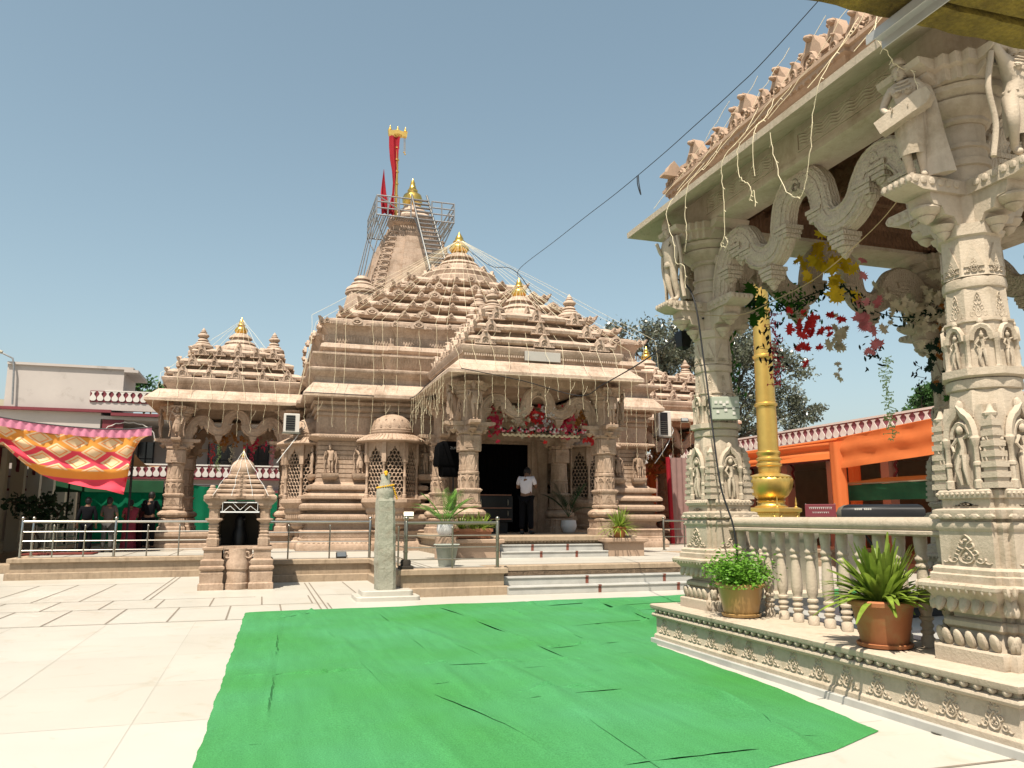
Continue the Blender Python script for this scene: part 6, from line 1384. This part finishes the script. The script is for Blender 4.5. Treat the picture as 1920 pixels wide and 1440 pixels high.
def curtain(name,pts,z,lens,dx,lab,r=.004):
    """hanging drops below an eave line"""
    m=MB(); 
    for a,b in zip(pts[:-1],pts[1:]):
        a=Vector((*a,z)); b=Vector((*b,z)); L=(b-a).length; n=max(2,int(L/dx)); P=[a+(b-a)*i/n+Vector((0,0,rl.uniform(-.03,.0))) for i in range(n+1)]; m.add(tube(P,r*.8,4))
        for p in P[:-1]:
            ln=rl.choice(lens)*rl.uniform(.8,1.15); q=wig(p,p+Vector((rl.uniform(-.04,.04),rl.uniform(-.03,.03),-ln)),max(4,int(ln*9)),.018); m.add(tube(q,r,4))
            for s in q[1:]: m.add(sphere(r*2.0,5,4),Tm(*s))
            if rl.random()<.35:
                k=q[len(q)//2]; m.add(tube([k,k+Vector((.10,0,.16)),k+Vector((.14,0,.28))],r*.8,4))
    return m.build(name,BULB,label=lab,cat='string lights',smooth=0)
curtain('light_curtain',[(4.6,20.02),(10.2,20.02)],5.42,(.75,1.0,.5,1.15),.36,'row of fairy light drops hanging along the front eave of the front porch')
curtain('light_curtain',[(4.48,25.2),(4.48,20.2)],5.42,(1.1,1.4,.8),.30,'row of fairy light drops hanging along the left side eave of the front porch',.0045)
curtain('light_curtain',[(1.1,25.33),(4.5,25.33)],5.42,(1.2,.9,1.35),.42,'row of fairy light drops hanging along the main eave left of the front porch')
curtain('light_curtain',[(10.4,25.33),(13.7,25.33)],5.42,(1.5,1.1,1.8),.36,'row of fairy light drops hanging along the main eave right of the front porch')
curtain('light_curtain',[(-3.6,27.98),(.8,27.98)],5.42,(.5,.75,1.0),.42,'row of fairy light drops hanging along the front eave of the left side porch')
curtain('light_curtain',[(14.2,28.0),(18.4,28.0)],5.42,(1.0,1.5),.4,'row of fairy light drops hanging below the eave of the right side porch')
# pavilion light strings (world coordinates)
LA=[[(5.15,5.47,6.25),(4.95,5.5,5.95),(4.72,5.52,5.6),(4.70,5.62,5.35),(4.68,5.67,5.06),(4.68,5.74,4.77),(4.68,5.84,4.58),(4.68,5.99,4.62),(4.68,6.13,4.83),(4.68,6.23,5.16),(4.68,6.26,5.4)],
[(5.12,6.99,6.2),(4.9,6.99,5.8),(4.70,7.1,5.55),(4.68,7.15,5.33),(4.68,7.13,5.01),(4.68,7.16,4.65),(4.68,7.23,4.58),(4.68,7.17,4.51),(4.68,7.09,4.54),(4.68,7.15,4.62)],
[(5.1,6.35,6.11),(4.9,6.6,5.8),(4.7,6.8,5.56),(4.68,6.84,5.39),(4.68,6.81,5.18),(4.68,6.72,5.08),(4.68,6.62,4.96),(4.68,6.67,4.84),(4.68,6.6,4.94),(4.68,6.56,4.75)],
[(5.1,8.15,6.0),(4.9,8.3,5.75),(4.68,8.38,5.44),(4.68,8.36,5.15),(4.68,8.28,4.98),(4.68,8.22,4.68),(4.68,8.04,4.56),(4.68,8.03,4.29)],
[(5.1,7.7,6.1),(4.9,7.8,5.8),(4.7,7.9,5.55),(4.68,7.96,5.2),(4.68,7.94,4.93),(4.68,8.01,4.75)],[(5.1,6.7,6.1),(4.9,6.6,5.8),(4.7,6.55,5.56),(4.68,6.56,5.07)],
[(5.1,5.1,6.3),(4.85,4.95,5.85),(4.72,4.85,5.60),(4.80,4.82,5.45),(4.92,4.86,5.36),(5.02,4.80,5.30),(4.98,4.72,5.1),(4.94,4.72,4.95)]]
LL=['fairy light loop swinging as a deep U below the pavilion eave','fairy light string ending in a small wire ring below the pavilion eave','fairy light string with a forked Y end below the pavilion eave','fairy light string dangling past the far pavilion column capital','short forked fairy light string near the far pavilion column','short straight fairy light string between the ring and the deep loop','fairy light string draped over the head of the drum-holding stone figure']
for P,lb in zip(LA,LL):
    C=cr(P,4); C=[c+Vector((rl.uniform(-.006,.006),rl.uniform(-.012,.012),rl.uniform(-.012,.012))) for c in C]
    m=MB(); m.add(tube(C,.0036,5))
    for i in range(2,len(C)-1,3):
        s=C[i]; m.add(tube([s,s+Vector((0,rl.choice((-1,1))*.035,-.03))],.003,4)); m.add(sphere(.0065,5,4),Tm(*s))
    m.build('string_light',BULB,label=lb,cat='string lights')
G4='fairy light strings lying on the pavilion roof'
for i in range(7):
    y=5.0+.62*i; strand('string_light',wig((5.55,y-.5,6.95),(5.12,y-.2,6.18),6,.02)+wig((5.08,y-.15,6.1),(4.72,y+.1,5.6),4,.01),.0034,'thin fairy light string lying slantwise over the carved pavilion cornice',G4)
# cables
CBL=[(7.4,22.9,9.0),(7.41,22.8,9.37),(7.45,19.77,9.23),(7.5,17.58,9.15),(7.6,15.89,9.13),(7.7,13.99,9.16),(7.8,12.83,9.25),(8.0,11.63,9.45),(8.2,10.67,9.72),(9.2,8.2,11.2)]
def cable(P,r,lab,k=8,sag=0): 
    m=MB(); m.add(tube(cr(P,k),r,6)); return m.build('cable',CABLE,label=lab,cat='cable',smooth=60)
cable(CBL,.008,'dark sagging cable rising from the porch finial up behind the pavilion roof')
cable([(7.4,31.0,13.0),(7.6,27,10.8),(7.45,23.2,9.35),(9.2,24.5,8.0),(11.5,25.9,7.6)],.012,'dark cable linking the main finial, the porch finial and the right roof slope')
m=MB(); m.add(tube(cr([(7.65,14.97,9.13),(7.66,14.97,8.95),(7.70,14.97,8.68),(7.63,14.97,8.9),(7.62,14.97,9.12)],5),.012,5)); m.build('cable_loop',CABLE,label='small loop of spare cable dangling from the middle of the long overhead cable',cat='cable')
cable([(5.35,8.75,4.15),(5.8,10.5,4.22),(6.5,13,4.38),(7.6,17,4.72),(8.05,19.6,4.85),(6.5,19.95,5.25),(4.85,20.0,5.5)],.013,'dark cable from the far pavilion column across to the front porch eave')
cable([(5.0,9.0,4.8),(5.10,8.58,4.40),(5.15,8.45,3.5),(5.13,8.28,2.6),(5.13,8.16,1.95),(5.2,8.05,1.5),(5.22,8.02,1.1)],.011,'black cable running down the far pavilion column to the potted bush')
cable([(4.4,20.0,5.44),(4.4,22.5,5.40),(4.4,25.3,5.43),(3.0,25.3,5.46),(1.1,25.28,5.48)],.014,'thin dark cable fixed along the lower edge of the temple eave')
strand('jute_string',[Vector(p) for p in cr([(5.3,8.75,4.19),(5.32,7.9,3.98),(5.3,7.2,3.97),(5.25,6.4,4.0),(5.05,5.4,4.12),(5.0,4.9,4.32)],6)],.005,'thin jute string stretched between the two front pavilion columns',mt=mat('jute',(.45,.33,.18),.9),cat='string')
# ================================================================ GARLANDS
MAPLE=[(0,-.5),(.05,-.2),(.28,-.34),(.24,-.2),(.5,-.12),(.40,0),(.52,.20),(.28,.14),(.25,.24),(.12,.14),(.16,.36),(.08,.34),(0,.55),(-.08,.34),(-.16,.36),(-.12,.14),(-.25,.24),(-.28,.14),(-.52,.20),(-.40,0),(-.5,-.12),(-.24,-.2),(-.28,-.34),(-.05,-.2)]
MAPLE_T=extrude(MAPLE,-.004,.004); OVAL=extrude([(0,-.5),(.16,-.2),(.18,.1),(.08,.4),(0,.55),(-.08,.4),(-.18,.1),(-.16,-.2)],-.006,.006)
LM={k:mat(k+'_plastic_leaf',c,.6,var=.18,vscale=9,trans=.55) for k,c in dict(yellow=(.95,.72,.03),red=(.85,.05,.05),crimson=(.80,.05,.12),pink=(.95,.38,.42),pale=(.85,.76,.58),green=(.06,.22,.02),dark=(.012,.05,.02),orange=(.45,.17,.03),lime=(.75,.92,.45),black=(.015,.02,.015),white=(.88,.82,.78)).items()}
rg=random.Random(21)
def vine(P,n,lab,c='dark'):
    m=MB(); C=cr(P,8); m.add(tube(C,.008,4))
    for i in range(n):
        p=C[rg.randrange(len(C))]+Vector((rg.gauss(0,.05),rg.gauss(0,.04),rg.gauss(-.03,.06))); m.add(OVAL,Tm(*p)@Rz(rg.uniform(-1,1)-pi/4)@Rx(pi/2+rg.uniform(-.6,.6))@Matrix.Rotation(rg.uniform(0,6.28),4,'Z')@Sm(.075*rg.uniform(.7,1.3)))
    m.build('leaf_garland',LM[c],label=lab,cat='garland')
def leafclump(name,c,cen,n,sx,sy,sz,ls,lab,kind=MAPLE_T,cat='garland',hang=None,parent=None,stem=True):
    m=MB(); cen=Vector(cen); pr=None
    for i in range(n):
        if hang: t=i/max(1,n-1); p=cen+Vector((rg.gauss(0,sx),rg.gauss(0,sy),-hang*t+rg.uniform(-.02,.02)))
        else: p=cen+Vector((rg.gauss(0,sx),rg.gauss(0,sy),rg.gauss(0,sz)))
        ls_=ls*.88; M=Tm(*p)@Rz(rg.uniform(-.9,.9)-pi/4)@Rx(pi/2+rg.uniform(-.5,.5))@Matrix.Rotation(rg.uniform(0,6.28) if not hang else pi+rg.uniform(-.8,.8),4,'Z')@Sm(ls_*rg.uniform(.75,1.25))
        m.add(kind,M)
        if stem and pr is not None and (p-pr).length<.16: m.add(tube([pr,p],.004,3))
        pr=p
    if parent: return m.build(name,LM[c],parent)
    return m.build(name,LM[c],label=lab,cat=cat)
# positions along the pavilion's back arch (y = CY+HS) and right arch
YB=CY+HS-.1
leafclump('leaf_garland','yellow',(7.12,YB-.32,4.92),34,.19,.06,.22,.23,'bright yellow artificial maple leaves hanging from the middle of the pavilion arch')
leafclump('leaf_garland','green',(5.95,YB-.2,4.35),9,.10,.05,.10,.24,'green artificial maple leaf cluster above the top of the golden pole')
leafclump('leaf_garland','green',(5.80,YB,4.0),30,.05,.05,.3,.10,'trailing green vine in the corner beside the far pavilion column',OVAL,hang=.9)
leafclump('leaf_garland','black',(6.25,YB-.2,4.15),34,.10,.06,.2,.09,'dark vine of small oval leaves in front of the golden pole',OVAL,hang=.65)
leafclump('leaf_garland','crimson',(6.42,YB-.05,4.32),110,.055,.05,.2,.055,'long crimson flower tassel hanging beside the golden pole',OVAL,hang=1.0)
leafclump('leaf_garland','green',(6.5,YB-.25,4.42),150,.26,.06,.12,.075,'fine green foliage twined on the left end of the pavilion arch',OVAL)
leafclump('leaf_garland','red',(6.88,YB-.25,4.12),22,.19,.05,.10,.17,'scarlet artificial maple leaves under the left dip of the pavilion arch')
leafclump('leaf_garland','red',(6.80,YB-.1,3.75),4,.05,.05,.08,.16,'small scarlet leaf pair dangling below the red maple leaves')
leafclump('leaf_garland','pale',(7.35,YB-.2,4.0),16,.09,.05,.13,.18,'pale cream leaf bunch hanging at the centre of the pavilion arch')
leafclump('leaf_garland','pale',(7.38,YB-.1,3.66),4,.03,.03,.08,.11,'two tiny cream leaves dangling lowest at the centre of the arch',hang=.22)
leafclump('leaf_garland','pink',(7.75,YB-.28,4.32),16,.08,.05,.28,.20,'faded pink leaves hanging right of the yellow maple leaves')
leafclump('leaf_garland','dark',(8.0,YB-.05,3.85),26,.10,.05,.14,.08,'dark ferny sprig hanging beside the pale green tassel',OVAL)
leafclump('leaf_garland','lime',(8.22,YB-.05,3.80),150,.045,.045,.3,.045,'long pale green tassel hanging lowest against the sky',OVAL,hang=1.15)
leafclump('leaf_garland','pale',(8.5,YB-.3,4.42),44,.30,.07,.20,.17,'cream maple leaves spread over the right half of the pavilion arch')
leafclump('leaf_garland','pale',(9.05,YB-.3,4.6),36,.14,.12,.35,.19,'tall bunch of cream leaves beside the back pavilion column')
leafclump('leaf_garland','black',(8.78,YB-.05,3.75),20,.05,.04,.2,.08,'thin black-green sprig hanging right of the pale green tassel',OVAL,hang=.55)
leafclump('leaf_garland','dark',(9.15,YB-.1,3.8),14,.12,.1,.22,.19,'dark green ivy leaves hanging by the back pavilion column')
leafclump('leaf_garland','green',(9.28,YB-.1,3.25),4,.05,.05,.07,.19,'bright green ivy leaf dangling lowest by the back column')
leafclump('leaf_garland','orange',(9.3,YB-.3,4.0),40,.14,.12,.32,.17,'brown-orange autumn leaves on the back pavilion column')
leafclump('leaf_garland','green',(6.55,4.75,4.25),70,.07,.12,.3,.08,'green creeper at the right frame edge beside the near column',OVAL,hang=.9)
leafclump('leaf_garland','pink',(6.9,4.95,3.3),9,.07,.1,.2,.14,'pink leaves at the right frame edge behind the near column')
vine([(5.9,YB-.2,4.4),(6.4,YB-.25,4.35),(6.9,YB-.25,4.55),(7.4,YB-.25,4.7),(7.9,YB-.25,4.4),(8.5,YB-.25,4.35),(9.1,YB-.25,4.5),(9.35,YB-.3,4.0)],260,'dark green vine linking all the leaf bunches along the back pavilion arch')
# porch decorations
leafclump('leaf_garland','crimson',(6.15,21.25,4.25),40,.14,.06,.20,.16,'dark red cloth flowers at the left inside the front porch arch')
leafclump('leaf_garland','pale',(6.75,21.15,4.30),70,.18,.08,.20,.13,'cream leaf bunch left of centre inside the front porch arch')
leafclump('leaf_garland','red',(7.25,21.25,4.38),60,.25,.06,.22,.16,'red leaves behind the centre of the front porch arch')
leafclump('leaf_garland','white',(7.70,21.1,4.45),55,.17,.07,.22,.12,'white and pink leaf bunch right of centre in the front porch arch')
leafclump('leaf_garland','crimson',(8.35,21.25,4.30),60,.22,.06,.18,.16,'crimson leaves right of the white bunch in the front porch arch')
leafclump('leaf_garland','orange',(8.75,21.15,4.35),30,.10,.06,.20,.15,'brown autumn leaves at the right end inside the front porch arch')
leafclump('leaf_garland','red',(9.1,21.2,4.05),40,.10,.06,.18,.18,'red cloth flowers by the right column of the front porch')
e=empty('ring_bunting',(7.5,20.95,4.0),'festoon of flowers and crescent rings strung across the front porch entrance','bunting')
m=MB()
for i in range(15):
    x=6.35+.155*i; z=3.93-.0*i
    for r in (.075,.045): m.add(tube([(x+r*math.cos(a),20.93,z-.02+r*math.sin(a)) for a in [pi+pi*k/8 for k in range(9)]],.010,4))
m.build('crescent_rings',mat('cream_ring',(.75,.62,.40),.6),e)
for cn,sd in (('crimson',1),('pink',2),('white',3),('black',4)):
    m=MB(); r_=random.Random(sd)
    for i in range(26): m.add(sphere(.035,6,5),Tm(6.2+r_.random()*2.6,20.95,4.02+r_.uniform(-.05,.06)))
    m.build('flowers',LM[cn],e)
for x,c,h,lb in ((-1.75,'red',.9,'red flower tassel hanging in the left side porch'),(-1.55,'lime',.95,'yellow-green tassel beside the red one in the left side porch'),(-1.1,'pale',1.0,'cream leaf string hanging mid-left in the left side porch'),(-.45,'crimson',.9,'dark red leaf string near the middle of the left side porch'),(.25,'pink',1.0,'pinkish flower string at the right end of the left side porch')):
    leafclump('leaf_garland',c,(x,29.05,4.1),70,.05,.04,.1,.09,lb,OVAL,hang=h)
leafclump('leaf_garland','orange',(-1.1,29.0,4.25),60,.28,.06,.12,.15,'golden-brown leaves along the arch of the left side porch'); leafclump('leaf_garland','crimson',(-.3,29.0,4.1),40,.22,.06,.12,.14,'dark red leaves along the arch of the left side porch')
for i in range(1): leafclump('leaf_garland','orange',(15.2,28.9,3.9),160,.5,.1,.35,.16,'brown leaf garlands hanging in the right side porch')
leafclump('leaf_garland','crimson',(6.9,21.3,4.62),30,.5,.05,.12,.16,'dark red swag high behind the front porch arch')
# ================================================================ TREES
def treemesh(label,x,y,blobs,n,ls,mt,seed,trunk,name='tree',cat='tree'):
    r=np.random.default_rng(seed); e=empty(name,(x,y,0),label,cat)
    m=MB(); rr=random.Random(seed)
    base=Vector((x,y,0)); top=Vector(trunk[1]); m.add(tube(cr([base,base.lerp(top,.5)+Vector((.3,0,0)),top],4),[trunk[0]*(1-.5*i/8) for i in range(9)],9))
    V=[];C=[]
    for bx,by,bz,br,w_ in blobs:
        c=Vector((bx,by,bz)); m.add(tube(cr([top-Vector((0,0,rr.uniform(0,1.5))),top.lerp(c,.5)+Vector((rr.uniform(-.3,.3),0,rr.uniform(-.2,.4))),c],3),[trunk[0]*.35*(1-.12*i) for i in range(7)],5))
        for q in range(10):
            d=Vector((rr.gauss(0,1),rr.gauss(0,1),rr.gauss(0,1))).normalized()*br*rr.uniform(.6,1.05); m.add(tube([c,c+d*.5+Vector((0,0,.1)),c+d],[.035,.02,.008],3))
            k=int(n*w_/len(blobs)/10); P=r.normal(0,br*.2,(k,3))*np.array([1,1,.8])+np.array(c+d*.80); C.append(P)
    P=np.concatenate(C); N=len(P); a=r.normal(size=(N,3)); a/=np.linalg.norm(a,axis=1)[:,None]; b=np.cross(a,r.normal(size=(N,3))); b/=np.linalg.norm(b,axis=1)[:,None]
    s=(ls*r.uniform(.6,1.3,N))[:,None]
    V=np.stack([P-a*s,P-b*s*.5,P+a*s,P+b*s*.5],1).reshape(-1,3); F=[(4*i,4*i+1,4*i+2,4*i+3) for i in range(N)]
    m.build('trunk',BARK,e); q=MB(); q.add((V,F)); q.build('crown',mt,e,smooth=0)
treemesh('big sparse-leaved grey-green tree behind the temple and the golden pole',29.5,46,[(21.5,45,13.0,1.7,.8),(23.5,45,12.4,2.0,1.1),(25.6,45,13.2,2.0,1.2),(27.8,46,12.8,2.4,1.3),(30.0,46,13.2,2.4,1.3),(32.3,46,13.6,2.0,1.1),(33.6,45,11.6,1.9,.9),(31.6,45,10.8,2.4,1.3),(29.2,46,10.2,2.4,1.3),(26.5,45,10.6,2.2,1.1),(24.3,45,10.8,1.8,.9),(31.2,45,8.4,2.2,1.1),(33.9,45,8.6,1.5,.7),(35.6,45,8.9,1.1,.35),(28.8,46,8.0,2.0,.9),(31.5,46,6.4,1.8,.8)],30000,.125,TREEL,4,(.42,(29.2,46,6.5)))
treemesh('round green tree top behind the arcade roof at right',64,60,[(60.2,60,12.2,1.8,1),(61.8,60,12.9,1.9,1),(63.5,60,12.0,2,1)],5000,.2,TREEG,5,(.4,(62,60,9)))
treemesh('green bush-like tree behind the stair room of the white building',-7.6,56,[(-8.0,56,9.7,1.1,1),(-6.8,56,9.6,1.2,1),(-5.9,56,9.2,.8,.6)],2600,.16,TREEG,6,(.2,(-7.2,56,8)))
treemesh('bright green tree at the far left edge beyond the stair room',-18.5,55,[(-18.5,55,9.8,1.4,1),(-17.3,55,9.8,1.2,1)],2600,.16,mat('bright_tree_leaf',(.10,.22,.03),.5,var=.4),8,(.25,(-18.2,55,8)))
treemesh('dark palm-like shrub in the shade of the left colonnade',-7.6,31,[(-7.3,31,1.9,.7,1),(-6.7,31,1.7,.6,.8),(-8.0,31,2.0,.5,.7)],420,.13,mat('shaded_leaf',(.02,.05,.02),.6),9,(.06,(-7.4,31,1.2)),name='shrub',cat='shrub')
m=MB(); m.add(box(-40,-14,57,58,0,9)); m.build('distant_building',BEIGEW,label='plain beige building at the far left edge beyond the white building',cat='building')
# ================================================================ PEOPLE
def garment(J,nodes,edges,rad,k=1,sub=1): 
    ix={n:i for i,n in enumerate(nodes)}; return skin([J[n] for n in nodes],[(ix[a],ix[b]) for a,b in edges],[tuple(c*k for c in (r if isinstance(r,tuple) else (r,r))) for r in rad],sub)
def person(lab,loc,rz,k,J,shirt,pants,hair=HAIR,saree=None,sleeve='long',skinm=SKIN):
    e=empty('person',loc,lab,'person',rz=rz)
    def B(name,T,mt):
        m=MB(); m.add(T,Sm(k)); o=m.build(name,mt,smooth=75); o.parent=e
    B('body',body(J,1,saree is not None,True),skinm)
    nd=['pelvis','waist','chest','neck2','shL','elL','shR','elR']+(['wrL2','wrR2'] if sleeve=='long' else [])
    J=dict(J); J['neck2']=tuple(Vector(J['neck'])*.75+Vector(J['chest'])*.25)
    for q in 'LR': J['wr%s2'%q]=tuple(Vector(J['wr'+q])*.85+Vector(J['el'+q])*.15); 
    if sleeve!='long':
        for q in 'LR': J['el'+q]=tuple(Vector(J['el'+q])*.72+Vector(J['sh'+q])*.28)
    ed=[('pelvis','waist'),('waist','chest'),('chest','neck2'),('chest','shL'),('shL','elL'),('chest','shR'),('shR','elR')]+([('elL','wrL2'),('elR','wrR2')] if sleeve=='long' else [])
    rd=[(.175,.14),(.155,.125),(.165,.135),(.075,.07),.080,.062,.080,.062]+([.045,.045] if sleeve=='long' else [])
    B('shirt' if saree is None else 'blouse',garment(J,nd,ed,rd),shirt)
    if saree is None:
        nd=['pelvis','hiL','knL','anL2','hiR','knR','anR2']
        for q in 'LR': J['an%s2'%q]=tuple(Vector(J['an'+q])+Vector((0,0,.02)))
        B('trousers',garment(J,nd,[('pelvis','hiL'),('hiL','knL'),('knL','anL2'),('pelvis','hiR'),('hiR','knR'),('knR','anR2')],[(.165,.135),.112,.085,.072,.112,.085,.072]),pants)
        for q in 'LR':
            a=Vector(J['an'+q]); t=Vector(J['to'+q]); m=MB(); m.add(tube([a+(a-t)*.35+Vector((0,0,-.045)),a+Vector((0,0,-.03)),t+Vector((0,0,.0))],[.045,.055,.045],8),Sm(k)); o=m.build('shoe',BLKP,smooth=60); o.parent=e
    else:
        m=MB(); Rg=[]
        for j in range(12):
            t=j/11; z=.03+1.0*t; r=.25-.05*t-.02*math.sin(t*3); Rg.append([((r+.014*math.sin(9*a+t*2))*math.cos(a)*1.05,(r*.85+.014*math.sin(9*a))*math.sin(a),z) for a in [2*pi*i/36 for i in range(36)]])
        m.add(rings(Rg),Sm(k)); m.add(sweep_rect(cr([(.16,-.14,1.05),(.0,-.19,1.2),(-.15,-.10,1.42),(-.17,.04,1.44),(-.12,.15,1.25),(-.06,.19,.95),(-.08,.22,.6)],4),.2,.03,(0,1,0)),Sm(k)); o=m.build('saree',saree,smooth=60); o.parent=e
    c=Vector(J['head1'])*.6+Vector(J['head0'])*.4; f=Vector(J.get('face',(0,-1,0))); m=MB(); c2=c-f*.018+Vector((0,0,.035))
    m.add(sphere(.105,14,10,(.88,.96,1.05)),Sm(k)@Tm(*c2)); m.add(sphere(.095,12,8,(.9,.7,1.1)),Sm(k)@Tm(*(c-f*.045)))
    if saree is not None: m.add(sphere(.05,8,6),Sm(k)@Tm(*(c-f*.13-Vector((0,0,.03)))))
    o=m.build('hair',hair,smooth=60); o.parent=e
    return e
ST=dict(chest=(0,0,1.30),waist=(0,0,1.1),neck=(0,0,1.46),head0=(0,-.01,1.53),head1=(0,-.015,1.64),shL=(.17,0,1.40),shR=(-.17,0,1.40),hiL=(.09,0,.88),hiR=(-.09,0,.88),knL=(.11,-.02,.48),knR=(-.10,-.03,.48),anL=(.12,.0,.08),anR=(-.12,0,.08),toL=(.14,-.15,.03),toR=(-.14,-.15,.03))
down=dict(elL=(.25,.03,1.13),wrL=(.26,-.04,.89),haL=(.26,-.07,.82),elR=(-.25,.03,1.13),wrR=(-.26,-.04,.89),haR=(-.26,-.07,.82))
fold=dict(elL=(.24,-.02,1.14),wrL=(.08,-.22,1.12),haL=(.02,-.26,1.14),elR=(-.25,-.02,1.14),wrR=(-.10,-.22,1.10),haR=(-.04,-.26,1.12))
pray=dict(elL=(.25,-.06,1.15),wrL=(.10,-.26,1.28),haL=(.03,-.29,1.36),elR=(-.25,-.06,1.15),wrR=(-.10,-.26,1.28),haR=(-.03,-.29,1.36),neck=(0,-.02,1.45),head0=(0,-.05,1.52),head1=(0,-.09,1.62))
WS=mat('white_shirt',(.74,.70,.76),.8,var=.04,vscale=5,bump=.3,bscale=8); GS=mat('grey_shirt',(.10,.08,.07),.9,var=.1); SA=mat('red_saree',(.26,.03,.05),.8,var=.2,vscale=8); DK=mat('dark_cloth',(.008,.008,.010),.95,var=.2,spec=.08); GT=mat('grey_trousers',(.07,.065,.06),.9)
person('man in a white shirt and black trousers standing bowed before the temple doorway',(7.5,22.5,1.105),pi-.55,1.17,Jf(1,**{**ST,**pray,'head1':(0,-.17,1.58),'head0':(0,-.07,1.51)}),WS,DK,sleeve='short')
person('man dressed in black standing leftmost behind the left railing, seen from behind',(-4.95,26.4,.56),pi+.1,.94,Jf(1,**{**ST,**down}),DK,DK)
person('man in a grey-brown shirt and grey trousers standing with his back turned',(-4.42,26.7,.56),pi-.15,.95,Jf(1,**{**ST,**fold}),GS,GT,sleeve='short')
person('woman in a dark red saree standing between the grey-shirted man and the column',(-4.05,28.2,.56),pi+.2,.92,Jf(1,**{**ST,**fold}),SA,None,saree=SA,sleeve='short')
person('smaller woman in brown clothes with orange flowers beside the woman in red',(-3.72,28.6,.56),pi-.9,.93,Jf(1,**{**ST,**pray}),mat('brown_cloth',(.10,.04,.03),.9,var=.3,vscale=9),None,saree=mat('maroon_skirt',(.07,.012,.015),.9,var=.3),sleeve='short')
person('tall man in black just left of the side porch column, looking down',(-3.45,28.0,.56),pi-.3,1.08,Jf(1,**{**ST,**pray}),DK,DK)
# ================================================================ OVERHEAD COVER AT THE TOP RIGHT
def fibre():
    return mat('mossy_yellow_fibre_board',(.30,.225,.035),.95,var=.45,vscale=5,bump=1.2,bscale=26,dark=(.07,.045,.012),darkamt=.42,dscale=3.2,fine=.35,trans=.0)
FB=fibre(); e=empty('roof_edge_board',(2.2,1.6,3.0),'mossy yellow-brown fibre board roof edge overhead at the top right corner','roof')
def slab(y0,y1,name,z0=3.0,z1=3.05,seed=1):
    r_=random.Random(seed); top_=[(x,y1+r_.uniform(-.004,.004)) for x in [1.0+.05*i for i in range(51)]]; bt=[(x,y0+r_.uniform(-.004,.004)) for x in [3.5-.05*i for i in range(51)]]
    m=MB(); m.add(extrude(top_+bt,z0,z1)); m.build(name,FB,e)
slab(1.535,1.622,'front_board',3.0,3.05,1); slab(-1.2,1.512,'rear_board',3.0,3.05,2); 
m=MB(); m.add(box(1.0,3.5,1.505,1.54,3.045,3.055)); m.build('dark_gap_strip',BLKP,e)  # black strip painting the darkness of the gap between the boards
e=empty('metal_channel',(1.7,1.6,2.99),'folded grey metal channel hanging below the mossy roof edge','metal channel')
m=MB(); m.add(box(-.028,.028,-.9,.0,0,.006)); m.add(box(-.031,-.027,-.9,0,-.0,-.024)); m.add(box(.027,.031,-.9,0,0,-.024)); m.build('channel',mat('grey_metal',(.42,.42,.40),.45,metal=.3,var=.06,vscale=12),e)
for o in e.children: o.matrix_parent_inverse=Matrix.Identity(4); o.matrix_basis=Tm(-.06,.09,-.012)@Rz(.02)
# small floor bits
m=MB(Tm(4.95,5.0,.006)); m.add(lathe([(.01,0),(.075,0),(.08,.004),(.01,.005)],20)); m.build('drain_cover',STEELD,label='small round steel drain cover in the marble near the carpet corner',cat='drain cover')
for o in MKPROTO: bpy.data.objects.remove(o)
